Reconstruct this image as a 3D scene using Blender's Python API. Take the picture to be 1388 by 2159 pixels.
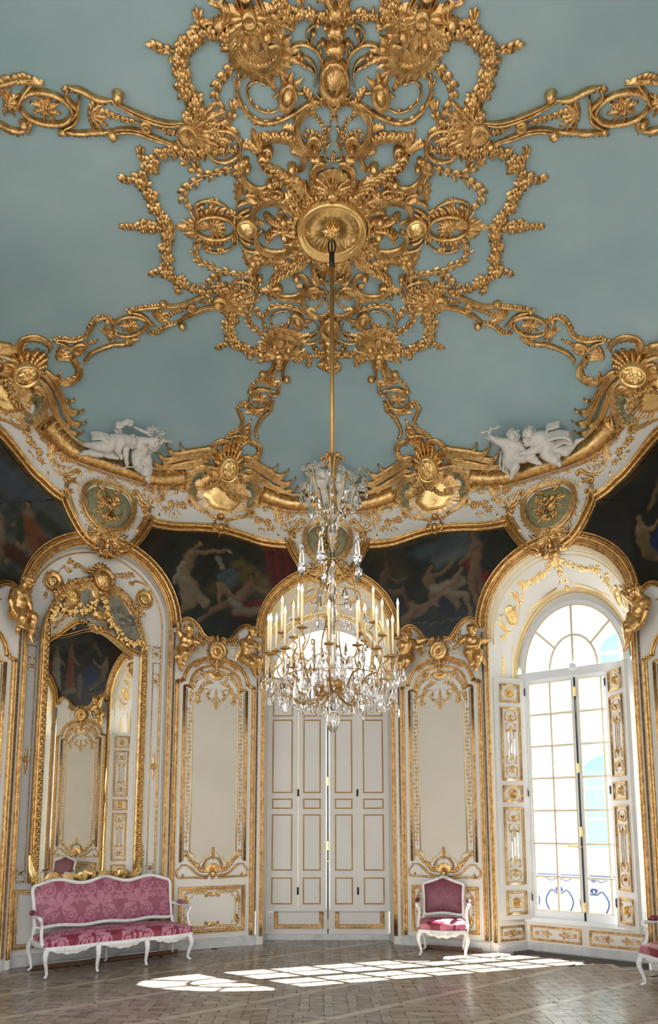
import bpy, math, random
import numpy as np
from mathutils import Vector, Matrix
PI = math.pi
SC = bpy.context.scene
for o in list(bpy.data.objects):
    bpy.data.objects.remove(o)
COL = SC.collection

# ------------------------------------------------------------ camera
F, PITCH = 1450.0, math.radians(7.3)
CX, CY, CH = -0.11, -6.15, 1.75
X0 = 676.5
PY = 1735 - F * math.tan(PITCH)
cam = bpy.data.cameras.new('camera')
camo = bpy.data.objects.new('camera', cam)
COL.objects.link(camo)
camo.location = (CX, CY, CH)
camo.rotation_euler = (PI / 2 + PITCH, 0, 0)
cam.sensor_fit = 'VERTICAL'
cam.sensor_height = 36.0
cam.sensor_width = 36.0 * 1388 / 2159
cam.lens = F / 2159 * 36.0
cam.shift_y = (PY - 1079.5) / 2159
cam.shift_x = (694 - X0) / 2159
cam.clip_start = 0.05
cam.clip_end = 200
SC.camera = camo

# ------------------------------------------------------------ world, sun, exposure
W = bpy.data.worlds.new('sky'); SC.world = W
W.use_nodes = True
nt = W.node_tree; nt.nodes.clear()
wo = nt.nodes.new('ShaderNodeOutputWorld'); bg = nt.nodes.new('ShaderNodeBackground')
sky = nt.nodes.new('ShaderNodeTexSky'); sky.sky_type = 'HOSEK_WILKIE'
sky.turbidity = 4.0; sky.ground_albedo = 0.6
SUN_DIR = Vector((-5.45, -1.9, -4.82)).normalized()
sky.sun_direction = -SUN_DIR
mixc = nt.nodes.new('ShaderNodeMix'); mixc.data_type = 'RGBA'
mixc.inputs[0].default_value = 0.62
mixc.inputs[7].default_value = (1.0, 0.985, 0.95, 1)
nt.links.new(sky.outputs[0], mixc.inputs[6])
bg.inputs[1].default_value = 1.35
nt.links.new(mixc.outputs[2], bg.inputs[0])
nt.links.new(bg.outputs[0], wo.inputs[0])
sun = bpy.data.lights.new('sun', 'SUN'); sun.energy = 34; sun.angle = 0.006
sun.color = (1.0, 0.96, 0.90)
suno = bpy.data.objects.new('sun', sun); COL.objects.link(suno)
suno.rotation_euler = SUN_DIR.to_track_quat('-Z', 'Y').to_euler()
suno.location = (9, 3, 9)
SC.view_settings.view_transform = 'Standard'
SC.view_settings.look = 'None'
SC.view_settings.gamma = 1
SC.view_settings.use_curve_mapping = False
SC.view_settings.exposure = 1.35
try:
    SC.cycles.max_bounces = 8
    SC.cycles.glossy_bounces = 4
    SC.cycles.transmission_bounces = 6
    SC.cycles.caustics_reflective = False
    SC.cycles.caustics_refractive = False
except Exception:
    pass

# ------------------------------------------------------------ materials
def mat(name, col, rough=0.5, metal=0.0, noise=0.0, nscale=8.0, col2=None, bump=0.0, bscale=40.0,
        spec=0.5, coat=0.0, attr=None, detail=5.0, stretch=None, emit=None, estr=0.0, trans=0.0, ior=1.45, alpha=1.0):
    m = bpy.data.materials.new(name); m.use_nodes = True
    t = m.node_tree; N = t.nodes; L = t.links
    p = N['Principled BSDF']
    p.inputs['Roughness'].default_value = rough
    p.inputs['Metallic'].default_value = metal
    p.inputs['Specular IOR Level'].default_value = spec
    p.inputs['Coat Weight'].default_value = coat
    p.inputs['Transmission Weight'].default_value = trans
    p.inputs['IOR'].default_value = ior
    if emit:
        p.inputs['Emission Color'].default_value = (*emit, 1)
        p.inputs['Emission Strength'].default_value = estr
    c = (*col, 1)
    p.inputs['Base Color'].default_value = c
    src = None
    if attr:
        a = N.new('ShaderNodeAttribute'); a.attribute_name = attr
        src = a.outputs['Color']
    if noise > 0 or bump > 0:
        tc = N.new('ShaderNodeTexCoord')
        vec = tc.outputs['Object']
        if stretch:
            mp = N.new('ShaderNodeMapping'); mp.inputs['Scale'].default_value = stretch
            L.new(vec, mp.inputs[0]); vec = mp.outputs[0]
    if noise > 0:
        n = N.new('ShaderNodeTexNoise'); n.inputs['Scale'].default_value = nscale
        n.inputs['Detail'].default_value = detail; n.inputs['Roughness'].default_value = 0.6
        L.new(vec, n.inputs['Vector'])
        r = N.new('ShaderNodeMapRange'); r.inputs[1].default_value = 0.3; r.inputs[2].default_value = 0.7
        r.inputs[3].default_value = 0; r.inputs[4].default_value = noise
        L.new(n.outputs['Fac'], r.inputs[0])
        mx = N.new('ShaderNodeMix'); mx.data_type = 'RGBA'
        if src is None: mx.inputs[6].default_value = c
        else: L.new(src, mx.inputs[6])
        c2 = col2 or tuple(x * 0.6 for x in col)
        mx.inputs[7].default_value = (*c2, 1)
        L.new(r.outputs[0], mx.inputs[0])
        src = mx.outputs[2]
    if src is not None: L.new(src, p.inputs['Base Color'])
    if bump > 0:
        n2 = N.new('ShaderNodeTexNoise'); n2.inputs['Scale'].default_value = bscale
        n2.inputs['Detail'].default_value = 3
        L.new(vec, n2.inputs['Vector'])
        b = N.new('ShaderNodeBump'); b.inputs['Strength'].default_value = bump; b.inputs['Distance'].default_value = 0.01
        L.new(n2.outputs['Fac'], b.inputs['Height']); L.new(b.outputs[0], p.inputs['Normal'])
    return m

GOLD = mat('gilding', (0.88, 0.60, 0.26), 0.30, 0.92, 0.95, 19, (0.36, 0.185, 0.06), 0.4, 70)
GOLD2 = mat('bright_gilding', (0.92, 0.66, 0.30), 0.30, 0.9, 0.4, 10, (0.70, 0.44, 0.14), 0.25, 60)
PALEGOLD = mat('pale_gilt_line', (0.83, 0.65, 0.33), 0.42, 0.55, 0.5, 9, (0.55, 0.36, 0.13), 0.2, 60)
GREENGOLD = mat('green_gilding', (0.38, 0.36, 0.20), 0.6, 0.35, 0.8, 13, (0.15, 0.15, 0.08), 0.5, 50)
SILVER = mat('silvered_relief', (0.42, 0.41, 0.34), 0.4, 0.6, 0.8, 9, (0.16, 0.15, 0.1), 0.6, 40)
WALLM = mat('painted_boiserie', (0.76, 0.73, 0.68), 0.45, 0, 0.35, 1.3, (0.68, 0.64, 0.57), 0.05, 90)
PANELM = mat('panel_paint', (0.66, 0.615, 0.545), 0.5, 0, 0.5, 1.8, (0.58, 0.53, 0.45), 0.06, 60)
BASEM = mat('skirting_paint', (0.70, 0.70, 0.71), 0.5, 0, 0.8, 7, (0.48, 0.47, 0.45), 0.1, 60)
SHUT = mat('shutter_paint', (0.69, 0.67, 0.64), 0.5, 0, 0.4, 2.0, (0.60, 0.575, 0.535), 0.04, 80)
FRAMEW = mat('window_paint', (0.82, 0.84, 0.87), 0.4, 0, 0.3, 3, (0.72, 0.74, 0.77))
BLUE = mat('sky_blue_plaster', (0.29, 0.44, 0.475), 0.85, 0, 0.9, 0.9, (0.40, 0.52, 0.55), 0.22, 3.5, spec=0.2, detail=8)
PLASTER = mat('white_plaster', (0.78, 0.75, 0.70), 0.6, 0, 0.6, 14, (0.52, 0.49, 0.44), 0.2, 45)
PAINTM = mat('oil_painting', (0.1, 0.1, 0.1), 0.32, attr='paint', noise=0.001, bump=0.15, bscale=60)
CHAIRW = mat('white_chair_paint', (0.84, 0.85, 0.86), 0.38, 0, 0.6, 22, (0.62, 0.60, 0.56), 0.2, 60)
DAMASK = mat('rose_damask', (0.6, 0.2, 0.27), 0.42, attr='damask', noise=0.001, bump=0.15, bscale=220, spec=0.6)
BRASS = mat('aged_brass', (0.52, 0.33, 0.12), 0.33, 1.0, 0.5, 25, (0.28, 0.15, 0.05), 0.1, 50)
RODM = mat('gilt_rod', (0.50, 0.31, 0.11), 0.45, 0.7, 0.5, 12, (0.36, 0.20, 0.07), 0.1, 50)
DARK = mat('dark_iron', (0.03, 0.03, 0.035), 0.5, 0.6)
IRONB = mat('balcony_iron', (0.02, 0.035, 0.10), 0.5, 0.2)
CANDLE = mat('candle_wax', (0.80, 0.66, 0.42), 0.5, emit=(0.9, 0.62, 0.3), estr=0.0)
BULB = mat('lit_bulb', (1, 0.9, 0.7), 0.3, emit=(1.0, 0.83, 0.52), estr=28)
CRYS = mat('rock_crystal', (0.97, 0.98, 1.0), 0.02, trans=1.0, ior=1.58, spec=0.8)
MIRROR = mat('mirror_glass', (0.80, 0.77, 0.69), 0.015, 1.0)
GLASS = bpy.data.materials.new('window_glass'); GLASS.use_nodes = True
_t = GLASS.node_tree; _t.nodes.clear(); _o = _t.nodes.new('ShaderNodeOutputMaterial'); _a = _t.nodes.new('ShaderNodeBsdfTransparent'); _b = _t.nodes.new('ShaderNodeBsdfGlossy'); _x = _t.nodes.new('ShaderNodeMixShader')
_a.inputs[0].default_value = (.96, .985, .98, 1); _b.inputs['Roughness'].default_value = .02; _x.inputs[0].default_value = .05
_t.links.new(_a.outputs[0], _x.inputs[1]); _t.links.new(_b.outputs[0], _x.inputs[2]); _t.links.new(_x.outputs[0], _o.inputs[0])
DARKWOOD = mat('dark_wood_rail', (0.16, 0.075, 0.035), 0.4, 0, 0.7, 12, (0.08, 0.035, 0.02))
FACADE = mat('pale_stone', (0.80, 0.80, 0.78), 0.8, 0, 0.4, 1.5, (0.66, 0.68, 0.70))
TEAL = mat('pale_teal_pane', (0.20, 0.52, 0.55), 0.5)
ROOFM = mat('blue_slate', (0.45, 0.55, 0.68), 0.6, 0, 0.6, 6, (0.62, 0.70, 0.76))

def floor_mat(name, c1, c2):
    m = bpy.data.materials.new(name); m.use_nodes = True
    N = m.node_tree.nodes; L = m.node_tree.links; p = N['Principled BSDF']
    g = N.new('ShaderNodeNewGeometry')
    oi = N.new('ShaderNodeAttribute'); oi.attribute_name = 'tone'
    tc = N.new('ShaderNodeTexCoord')
    mp = N.new('ShaderNodeMapping'); mp.inputs['Scale'].default_value = (2.5, 9, 1)
    L.new(g.outputs['Position'], mp.inputs[0])
    n = N.new('ShaderNodeTexNoise'); n.inputs['Scale'].default_value = 2.2; n.inputs['Detail'].default_value = 7
    L.new(mp.outputs[0], n.inputs['Vector'])
    mx = N.new('ShaderNodeMix'); mx.data_type = 'RGBA'
    mx.inputs[6].default_value = (*c1, 1); mx.inputs[7].default_value = (*c2, 1)
    ad = N.new('ShaderNodeMath'); ad.operation = 'ADD'
    sb = N.new('ShaderNodeMath'); sb.operation = 'MULTIPLY_ADD'; sb.inputs[1].default_value = 1.6; sb.inputs[2].default_value = -0.8
    L.new(n.outputs['Fac'], sb.inputs[0]); L.new(sb.outputs[0], ad.inputs[0]); L.new(oi.outputs['Fac'], ad.inputs[1])
    ad.use_clamp = True
    L.new(ad.outputs[0], mx.inputs[0]); L.new(mx.outputs[2], p.inputs['Base Color'])
    n3 = N.new('ShaderNodeTexNoise'); n3.inputs['Scale'].default_value = 1.1; n3.inputs['Detail'].default_value = 5
    L.new(g.outputs['Position'], n3.inputs['Vector'])
    rr = N.new('ShaderNodeMapRange'); rr.inputs[1].default_value = 0.3; rr.inputs[2].default_value = 0.7
    rr.inputs[3].default_value = 0.17; rr.inputs[4].default_value = 0.33
    L.new(n3.outputs['Fac'], rr.inputs[0]); L.new(rr.outputs[0], p.inputs['Roughness'])
    p.inputs['Specular IOR Level'].default_value = 0.62
    b = N.new('ShaderNodeBump'); b.inputs['Strength'].default_value = 0.12; b.inputs['Distance'].default_value = 0.004
    L.new(n.outputs['Fac'], b.inputs['Height']); L.new(b.outputs[0], p.inputs['Normal'])
    return m
OAK = floor_mat('parquet_oak', (0.125, 0.096, 0.072), (0.44, 0.365, 0.29))
OAKBASE = mat('parquet_gap', (0.035, 0.022, 0.014), 0.6)
# ------------------------------------------------------------ mesh helpers
class M:
    def __init__(s): s.v = []; s.f = []; s.n = 0
    def add(s, V, Fc):
        V = np.asarray(V, float).reshape(-1, 3)
        n = s.n; s.v.append(V); s.n += len(V)
        s.f.extend([tuple(i + n for i in q) for q in Fc])
    def verts(s): return np.concatenate(s.v) if s.v else np.zeros((0, 3))
    def merge(s, o, fn=None):
        V = o.verts()
        if len(V) == 0: return
        s.add(fn(V) if fn else V, o.f)
    def build(s, name, m, parent=None, fn=None, smooth=True, kind=None, color=None, cname='paint'):
        V = s.verts()
        if fn is not None: V = fn(V)
        me = bpy.data.meshes.new(name)
        me.from_pydata(V.tolist(), [], s.f)
        me.materials.append(m)
        if smooth: me.polygons.foreach_set('use_smooth', [True] * len(me.polygons))
        if color is not None:
            a = me.color_attributes.new(cname, 'FLOAT_COLOR', 'POINT')
            c = np.concatenate([color, np.ones((len(color), 1))], 1)
            a.data.foreach_set('color', c.ravel())
        me.update()
        o = bpy.data.objects.new(name, me); COL.objects.link(o)
        if parent is not None: o.parent = parent
        if kind: o['kind'] = kind
        return o
def tag(o, label=None, cat=None, group=None, kind=None):
    if label: o['label'] = label
    if cat: o['category'] = cat
    if group: o['group'] = group
    if kind: o['kind'] = kind
    return o
def empty(name, loc=(0, 0, 0), rz=0.0, parent=None, sc=None):
    o = bpy.data.objects.new(name, None); COL.objects.link(o)
    o.location = loc; o.rotation_euler = (0, 0, rz); o.empty_display_size = 0.1
    if sc: o.scale = sc
    if parent is not None: o.parent = parent
    return o
def copy_tree(o, parent=None):
    c = o.copy(); COL.objects.link(c)
    if parent is not None: c.parent = parent
    for ch in list(o.children): copy_tree(ch, c)
    return c
def grid_faces(r, c, closed=False):
    out = []
    for i in range(r - 1):
        for j in range(c if closed else c - 1):
            k = (j + 1) % c
            out.append((i * c + j, i * c + k, (i + 1) * c + k, (i + 1) * c + j))
    return out
def cr(pts, n=6, closed=False):
    P = np.asarray(pts, float)
    if len(P) < 3 and not closed:
        t = np.linspace(0, 1, n + 1)[:, None]
        return P[0] * (1 - t) + P[-1] * t
    if closed: Q = np.vstack([P[-1], P, P[0], P[1]])
    else: Q = np.vstack([2 * P[0] - P[1], P, 2 * P[-1] - P[-2]])
    out = []
    for i in range(1, len(Q) - 2):
        p0, p1, p2, p3 = Q[i - 1:i + 3]
        for k in range(n):
            t = k / n
            out.append(0.5 * ((2 * p1) + (p2 - p0) * t + (2 * p0 - 5 * p1 + 4 * p2 - p3) * t * t + (-p0 + 3 * p1 - 3 * p2 + p3) * t ** 3))
    if not closed: out.append(Q[-2])
    return np.array(out)
def resample(P, step):
    P = np.asarray(P, float)
    d = np.r_[0, np.cumsum(np.linalg.norm(np.diff(P, axis=0), axis=1))]
    n = max(2, int(round(d[-1] / step)) + 1)
    t = np.linspace(0, d[-1], n)
    return np.stack([np.interp(t, d, P[:, k]) for k in range(P.shape[1])], 1)
def tang(P, closed=False):
    if closed: T = np.roll(P, -1, 0) - np.roll(P, 1, 0)
    else: T = np.gradient(P, axis=0)
    return T / (np.linalg.norm(T, axis=1)[:, None] + 1e-9)
PROF = {
 'round': [(-1, 0), (-.85, .6), (-.35, .97), (.35, .97), (.85, .6), (1, 0)],
 'mould': [(-1, 0), (-1, .6), (-.82, .92), (-.64, .6), (-.56, .12), (-.12, .12), (-.04, .7), (.28, 1), (.6, .7), (.68, .18), (.8, .18), (.88, .6), (1, .5), (1, 0)],
 'flat': [(-1, 0), (-.92, 1), (.92, 1), (1, 0)],
 'ridge': [(-1, 0), (-.78, .85), (-.5, .35), (0, 1), (.5, .35), (.78, .85), (1, 0)],
 'cove': [(-1, 0), (-.9, 1), (-.65, 1), (-.45, .45), (.2, .3), (.5, .45), (.75, .85), (.95, .7), (1, 0)],
}
# everything below is laid out in a flat sheet (u, v, height) that is later mapped on the wall or the vault
def sweep(m, pts, w, h, prof='round', closed=False, taper=0.0, base=0.0):
    P = np.asarray(pts, float)[:, :2]; T = tang(P, closed)
    N = np.stack([-T[:, 1], T[:, 0]], 1); n = len(P)
    W = np.full(n, w) if np.isscalar(w) else np.asarray(w)
    if taper:
        t = np.linspace(0, 1, n)
        W = W * (1 - taper * np.abs(2 * t - 1) ** 2.0)
    pr = PROF[prof] if isinstance(prof, str) else prof
    V = []
    hs = W / (W.max() + 1e-9)
    for a, b in pr:
        xy = P + N * (W * a)[:, None]
        V.append(np.c_[xy, base + b * h * (0.35 + 0.65 * hs)])
    V = np.stack(V, 1).reshape(-1, 3); c = len(pr)
    Fc = grid_faces(n, c)
    if closed: Fc += [((n - 1) * c + j, (n - 1) * c + j + 1, j + 1, j) for j in range(c - 1)]
    else:
        Fc += [tuple(range(c)), tuple((n - 1) * c + j for j in range(c))]
    m.add(V, Fc)
def curl(P, r, side, turns=1.15, n=14):
    P = np.asarray(P, float); d = P[-1] - P[-2]; a = math.atan2(d[1], d[0]); p = P[-1].copy(); out = []
    dth = turns * 2 * PI / n
    for k in range(n):
        rr = r * (1 - 0.72 * k / n); a += side * dth
        p = p + np.array([math.cos(a), math.sin(a)]) * rr * dth; out.append(p.copy())
    return np.vstack([P, out])
def scroll(m, pts, w, h, c0=0, c1=0, r=None, prof='round', n=6, taper=0.25, end=0.35):
    P = cr(pts, n); r = r or w * 2.2
    if c1: P = curl(P, r, c1)
    if c0: P = curl(P[::-1], r, -c0)[::-1]
    L = len(P); t = np.linspace(0, 1, L)
    W = w * (1 - taper * (2 * t - 1) ** 2)
    if c1: W[-14:] *= np.linspace(1, .6, 14)
    if c0: W[:14] *= np.linspace(.6, 1, 14)
    if not c1: W = W * np.clip((1 - t) / 0.22, end, 1)
    if not c0: W = W * np.clip(t / 0.22, end, 1)
    sweep(m, P, W, h, prof)
    for c, e in ((c1, P[-1]), (c0, P[0])):
        if c: boss(m, e[0], e[1], r * .42, h * 1.35)
    return P
def boss(m, x, y, r, h, seg=10, ry=None, rings=3):
    ry = ry or r; V = []
    for k in range(rings):
        a = k / rings * PI / 2
        for j in range(seg):
            b = j / seg * 2 * PI
            V.append((x + r * math.cos(a) * math.cos(b), y + ry * math.cos(a) * math.sin(b), h * math.sin(a)))
    V.append((x, y, h)); Fc = grid_faces(rings, seg, True)
    Fc += [((rings - 1) * seg + j, (rings - 1) * seg + (j + 1) % seg, rings * seg) for j in range(seg)]
    m.add(V, Fc)
def leaf(m, x, y, a, L, W_, h, bend=0.0, base=0.0):
    rows = ((0, .25, .4), (.3, 1, 1.), (.65, .75, .9), (1, 0, .5)); V = []
    for t, wd, hh in rows:
        aa = a + bend * t
        px = x + L * t * math.cos(a + bend * t * .5); py = y + L * t * math.sin(a + bend * t * .5)
        nx, ny = -math.sin(aa), math.cos(aa)
        V += [(px + nx * W_ * wd, py + ny * W_ * wd, base + h * hh * .15), (px, py, base + h * hh), (px - nx * W_ * wd, py - ny * W_ * wd, base + h * hh * .15)]
    Fc = grid_faces(4, 3); m.add(V, Fc)
def acanth(m, x, y, a, L, W_, h, bend=0.0, lobes=4):
    # a lobed leaf with a raised mid rib
    n = lobes * 3 + 1; V = []; Fc = []
    for i in range(n):
        t = i / (n - 1); aa = a + bend * t
        px = x + L * t * math.cos(a + bend * t * .55); py = y + L * t * math.sin(a + bend * t * .55)
        nx, ny = -math.sin(aa), math.cos(aa); fx, fy = math.cos(aa), math.sin(aa)
        env = math.sin(PI * min(1, .12 + t * .88)) ** .6 * (1 - .3 * t)
        lob = (0.55, 1.0, 0.75)[i % 3] if i < n - 1 else 0.02
        wd = W_ * env * lob; fw = L * .10 * lob
        hh = h * (1 - .4 * t)
        V += [(px + nx * wd + fx * fw, py + ny * wd + fy * fw, hh * .12), (px + nx * wd * .5, py + ny * wd * .5, hh * .62), (px, py, hh * (1.0 if i % 3 else .9)),
              (px - nx * wd * .5, py - ny * wd * .5, hh * .62), (px - nx * wd + fx * fw, py - ny * wd + fy * fw, hh * .12)]
    m.add(V, grid_faces(n, 5))
def floret(m, x, y, r, h, n=5, rot=0.0, base=0.0):
    for k in range(n):
        leaf(m, x, y, rot + k * 2 * PI / n, r, r * .42, h, base=base)
    boss(m, x, y, r * .28, base + h * 1.3, 6, rings=2)
def rose(m, x, y, r, h, rng):
    a = rng.random() * 6
    for k in range(6): leaf(m, x, y, a + k * PI / 3, r, r * .48, h * .7, bend=.5)
    for k in range(5): leaf(m, x, y, a + .4 + k * 2 * PI / 5, r * .68, r * .36, h * .55, bend=.6, base=h * .5)
    boss(m, x, y, r * .3, h * 1.5, 7, rings=2)
def comb(m, P, side, L, W_, h, step, lean=0.5, bend=0.5, jit=0.15, seed=1, grow=None, ac=False):
    rng = random.Random(seed); Q = resample(P, step); T = tang(Q)
    for i, (p, t) in enumerate(zip(Q, T)):
        a = math.atan2(t[1], t[0]) + side * (PI / 2 - lean)
        g = 1.0
        if grow is not None: g = grow[0] + (grow[1] - grow[0]) * i / max(1, len(Q) - 1)
        k = g * (1 + rng.uniform(-jit, jit) * 1.5)
        (acanth if ac else leaf)(m, p[0], p[1], a + rng.uniform(-jit, jit), L * k, W_ * (k if ac else 1), h, bend=-side * bend)
def spray(m, pts, L, w, h, step, seed=1, lean=.75, tip=True):
    P = cr(pts, 5); rng = random.Random(seed)
    n = len(P); sweep(m, P, w * np.linspace(1, .5, n), h * .6)
    Q = resample(P, step); T = tang(Q)
    for i in range(1, len(Q)):
        a = math.atan2(T[i][1], T[i][0])
        for sd in (-1, 1):
            leaf(m, Q[i][0], Q[i][1], a + sd * (lean + rng.uniform(-.25, .25)), L * rng.uniform(.75, 1.15), L * .27, h, bend=-sd * .5)
    if tip: leaf(m, Q[-1][0], Q[-1][1], math.atan2(T[-1][1], T[-1][0]), L * 1.2, L * .3, h)
def garland(m, pts, wd, h, seed=1, big=(), sp=None):
    P = cr(pts, 6); rng = random.Random(seed); sp = sp or wd * .55
    Q = resample(P, sp); T = tang(Q)
    for i in range(len(Q)):
        a = math.atan2(T[i][1], T[i][0])
        for k in range(3):
            leaf(m, Q[i][0] + rng.uniform(-.3, .3) * wd, Q[i][1] + rng.uniform(-.3, .3) * wd, a + rng.choice((-1, 1)) * rng.uniform(.5, 1.8), wd * rng.uniform(.6, 1.05), wd * .24, h * .8)
        if i % 2 == 0: floret(m, Q[i][0] + rng.uniform(-.2, .2) * wd, Q[i][1] + rng.uniform(-.2, .2) * wd, wd * rng.uniform(.42, .62), h * .6, 5, rng.random() * 6, base=h * .5)
    for x, y in big: rose(m, x, y, wd * .95, h * 1.25, rng)
def fan(m, x, y, a, r0, r1, span, n, h, scal=0.08, rings=5, yr=1.0, curlh=1.0):
    V = []; c = n * 2 + 1
    for i in range(rings):
        t = i / (rings - 1)
        for j in range(c):
            b = a - span / 2 + span * j / (c - 1)
            rid = 1.0 if j % 2 else 0.0
            r = r0 + (r1 - r0) * t * (1 + (scal if rid else -scal))
            V.append((x + r * math.cos(b), y + yr * r * math.sin(b), h * (.35 + .65 * rid * (.4 + .6 * t)) * (1 if i else .3) * (1.0 if i < rings - 1 else .45 * curlh)))
    m.add(V, grid_faces(rings, c))
def disc(m, x, y, rx, ry, prof, seg=32, ribs=0, amp=0.0, rot=0.0):
    V = []
    for r, h in prof:
        for j in range(seg):
            b = j / seg * 2 * PI
            k = 1.0 + (amp * math.cos(ribs * b) if ribs else 0)
            ex, ey = rx * r * math.cos(b), ry * r * math.sin(b)
            V.append((x + ex * math.cos(rot) - ey * math.sin(rot), y + ex * math.sin(rot) + ey * math.cos(rot), h * k))
    m.add(V, grid_faces(len(prof), seg, True) + [tuple((len(prof) - 1) * seg + j for j in range(seg))])
def ell(x, y, rx, ry, a0=0, a1=360, n=28, rot=0.0):
    t = np.radians(np.linspace(a0, a1, n)); ex, ey = rx * np.cos(t), ry * np.sin(t)
    return np.stack([x + ex * math.cos(rot) - ey * math.sin(rot), y + ex * math.sin(rot) + ey * math.cos(rot)], 1)
def plate(m, outline, h, rings=5, dome=1.0, ctr=None, ribs=0):
    P = np.asarray(outline, float); c = np.mean(P, 0) if ctr is None else np.asarray(ctr); V = []; n = len(P)
    for i in range(rings):
        t = i / rings; k = 1 - t
        hh = h * (math.sin(min(1, t * 1.6) * PI / 2) if dome else (0 if i == 0 else 1))
        Q = c + (P - c) * k
        rb = np.array([1 + (.25 * (j % 2) if ribs else 0) for j in range(n)])
        V.append(np.c_[Q, hh * rb if i else np.zeros(n)])
    V = np.vstack(V + [np.array([[c[0], c[1], h]])])
    m.add(V, grid_faces(rings, n, True) + [((rings - 1) * n + j, (rings - 1) * n + (j + 1) % n, rings * n) for j in range(n)])
# 3-D helpers
def box(m, x0, x1, y0, y1, z0, z1):
    V = [(x, y, z) for z in (z0, z1) for y in (y0, y1) for x in (x0, x1)]
    m.add(V, [(0, 1, 3, 2), (4, 6, 7, 5), (0, 4, 5, 1), (2, 3, 7, 6), (0, 2, 6, 4), (1, 5, 7, 3)])
def bevbox(m, x0, x1, y0, y1, z0, z1, b=0.004):
    def ring(x0, x1, y0, y1, z): return [(x0, y0, z), (x1, y0, z), (x1, y1, z), (x0, y1, z)]
    V = ring(x0 + b, x1 - b, y0 + b, y1 - b, z0) + ring(x0, x1, y0, y1, z0 + b) + ring(x0, x1, y0, y1, z1 - b) + ring(x0 + b, x1 - b, y0 + b, y1 - b, z1)
    m.add(V, grid_faces(4, 4, True) + [(3, 2, 1, 0), (12, 13, 14, 15)])
def tube(m, P, r, seg=8, sx=1.0, cap=True, closed=False):
    P = np.asarray(P, float); n = len(P); R = np.full(n, r) if np.isscalar(r) else np.asarray(r, float)
    T = tang(P, closed); up = np.array([0, 0, 1.0])
    if abs(T[0] @ up) > .9: up = np.array([1.0, 0, 0])
    V = []; N = np.cross(T[0], up); N /= np.linalg.norm(N)
    for i in range(n):
        N = N - T[i] * (N @ T[i]); N /= (np.linalg.norm(N) + 1e-9); B = np.cross(T[i], N)
        for j in range(seg):
            a = j / seg * 2 * PI
            V.append(P[i] + R[i] * (math.cos(a) * N * sx + math.sin(a) * B))
    Fc = grid_faces(n, seg, True)
    if closed: Fc += [((n - 1) * seg + j, (n - 1) * seg + (j + 1) % seg, (j + 1) % seg, j) for j in range(seg)]
    elif cap: Fc += [tuple(range(seg))[::-1], tuple((n - 1) * seg + j for j in range(seg))]
    m.add(V, Fc)
def lathe(m, prof, seg=16, c=(0, 0, 0), flat=0):
    V = []
    for r, z in prof:
        for j in range(seg):
            a = (j + (.5 if flat else 0)) / seg * 2 * PI
            V.append((c[0] + r * math.cos(a), c[1] + r * math.sin(a), c[2] + z))
    n = len(prof); m.add(V, grid_faces(n, seg, True) + [tuple(range(seg))[::-1], tuple((n - 1) * seg + j for j in range(seg))])

# ------------------------------------------------------------ the oval plan and the vault
CORN = [(0, 4.15), (1.08, 4.15), (2.24, 3.60), (3.93, 2.34), (4.60, 1.06)]
q = CORN + [(x, -y) for x, y in CORN[-1:0:-1]] + [(0, -4.15)]
half = np.array(q)
dl = np.r_[0, np.cumsum(np.linalg.norm(np.diff(half, axis=0), axis=1))]
SB = dl[1:]            # bounds of bays and piers along the wall, measured from the middle of the back bay
HALF = dl[-1]
ss = np.arange(-HALF, HALF, 0.02)
xs = np.interp(np.abs(ss), dl, half[:, 0]) * np.sign(ss); ys = np.interp(np.abs(ss), dl, half[:, 1])
kern = np.exp(-0.5 * (np.arange(-14, 15) * .02 / .075) ** 2); kern /= kern.sum()
def csm(a): return np.convolve(np.r_[a[-14:], a, a[:14]], kern, 'valid')
xs, ys = csm(xs), csm(ys)
tx, ty = np.gradient(xs), np.gradient(ys); tl = np.hypot(tx, ty); nxs, nys = ty / tl, -tx / tl
def plan(s):
    return np.interp(s, ss, xs), np.interp(s, ss, ys), np.interp(s, ss, nxs), np.interp(s, ss, nys)
ZS, ZR, NP = 6.3, 1.35, 3.5
th = np.unwrap(np.arctan2(ys, xs))[::-1]; rr_ = np.hypot(xs, ys)[::-1]
def Rth(a):
    a = np.mod(np.asarray(a) - th[0], 2 * PI) + th[0]
    return np.interp(a, th, rr_)
def wallmap(V):
    V = np.asarray(V, float); s, z, w = V[:, 0], V[:, 1], V[:, 2]
    x, y, nx, ny = plan(s)
    t = np.clip((z - ZS) / ZR, 0, .98)
    rho = (1 - t ** 2) ** (1 / NP)
    R = np.hypot(x, y)
    dr = np.where(t > 0, R * (1 / NP) * (1 - t ** 2) ** (1 / NP - 1) * (-2 * t) / ZR, 0)
    ln = np.sqrt(1 + dr ** 2)
    return np.stack([x * rho + nx * w / ln, y * rho + ny * w / ln, z + w * dr / ln], 1)
def zceil(x, y):
    rho = np.clip(np.hypot(x, y) / Rth(np.arctan2(y, x)), 0, .999)
    return ZS + ZR * np.sqrt(1 - rho ** NP)
def ceilmap(V):
    V = np.asarray(V, float); x, y, w = V[:, 0], V[:, 1], V[:, 2]
    z = zceil(x, y); e = .02
    gx = (zceil(x + e, y) - zceil(x - e, y)) / (2 * e); gy = (zceil(x, y + e) - zceil(x, y - e)) / (2 * e)
    l = np.sqrt(1 + gx * gx + gy * gy)
    return np.stack([x + w * gx / l, y + w * gy / l, z - w / l], 1)
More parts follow.
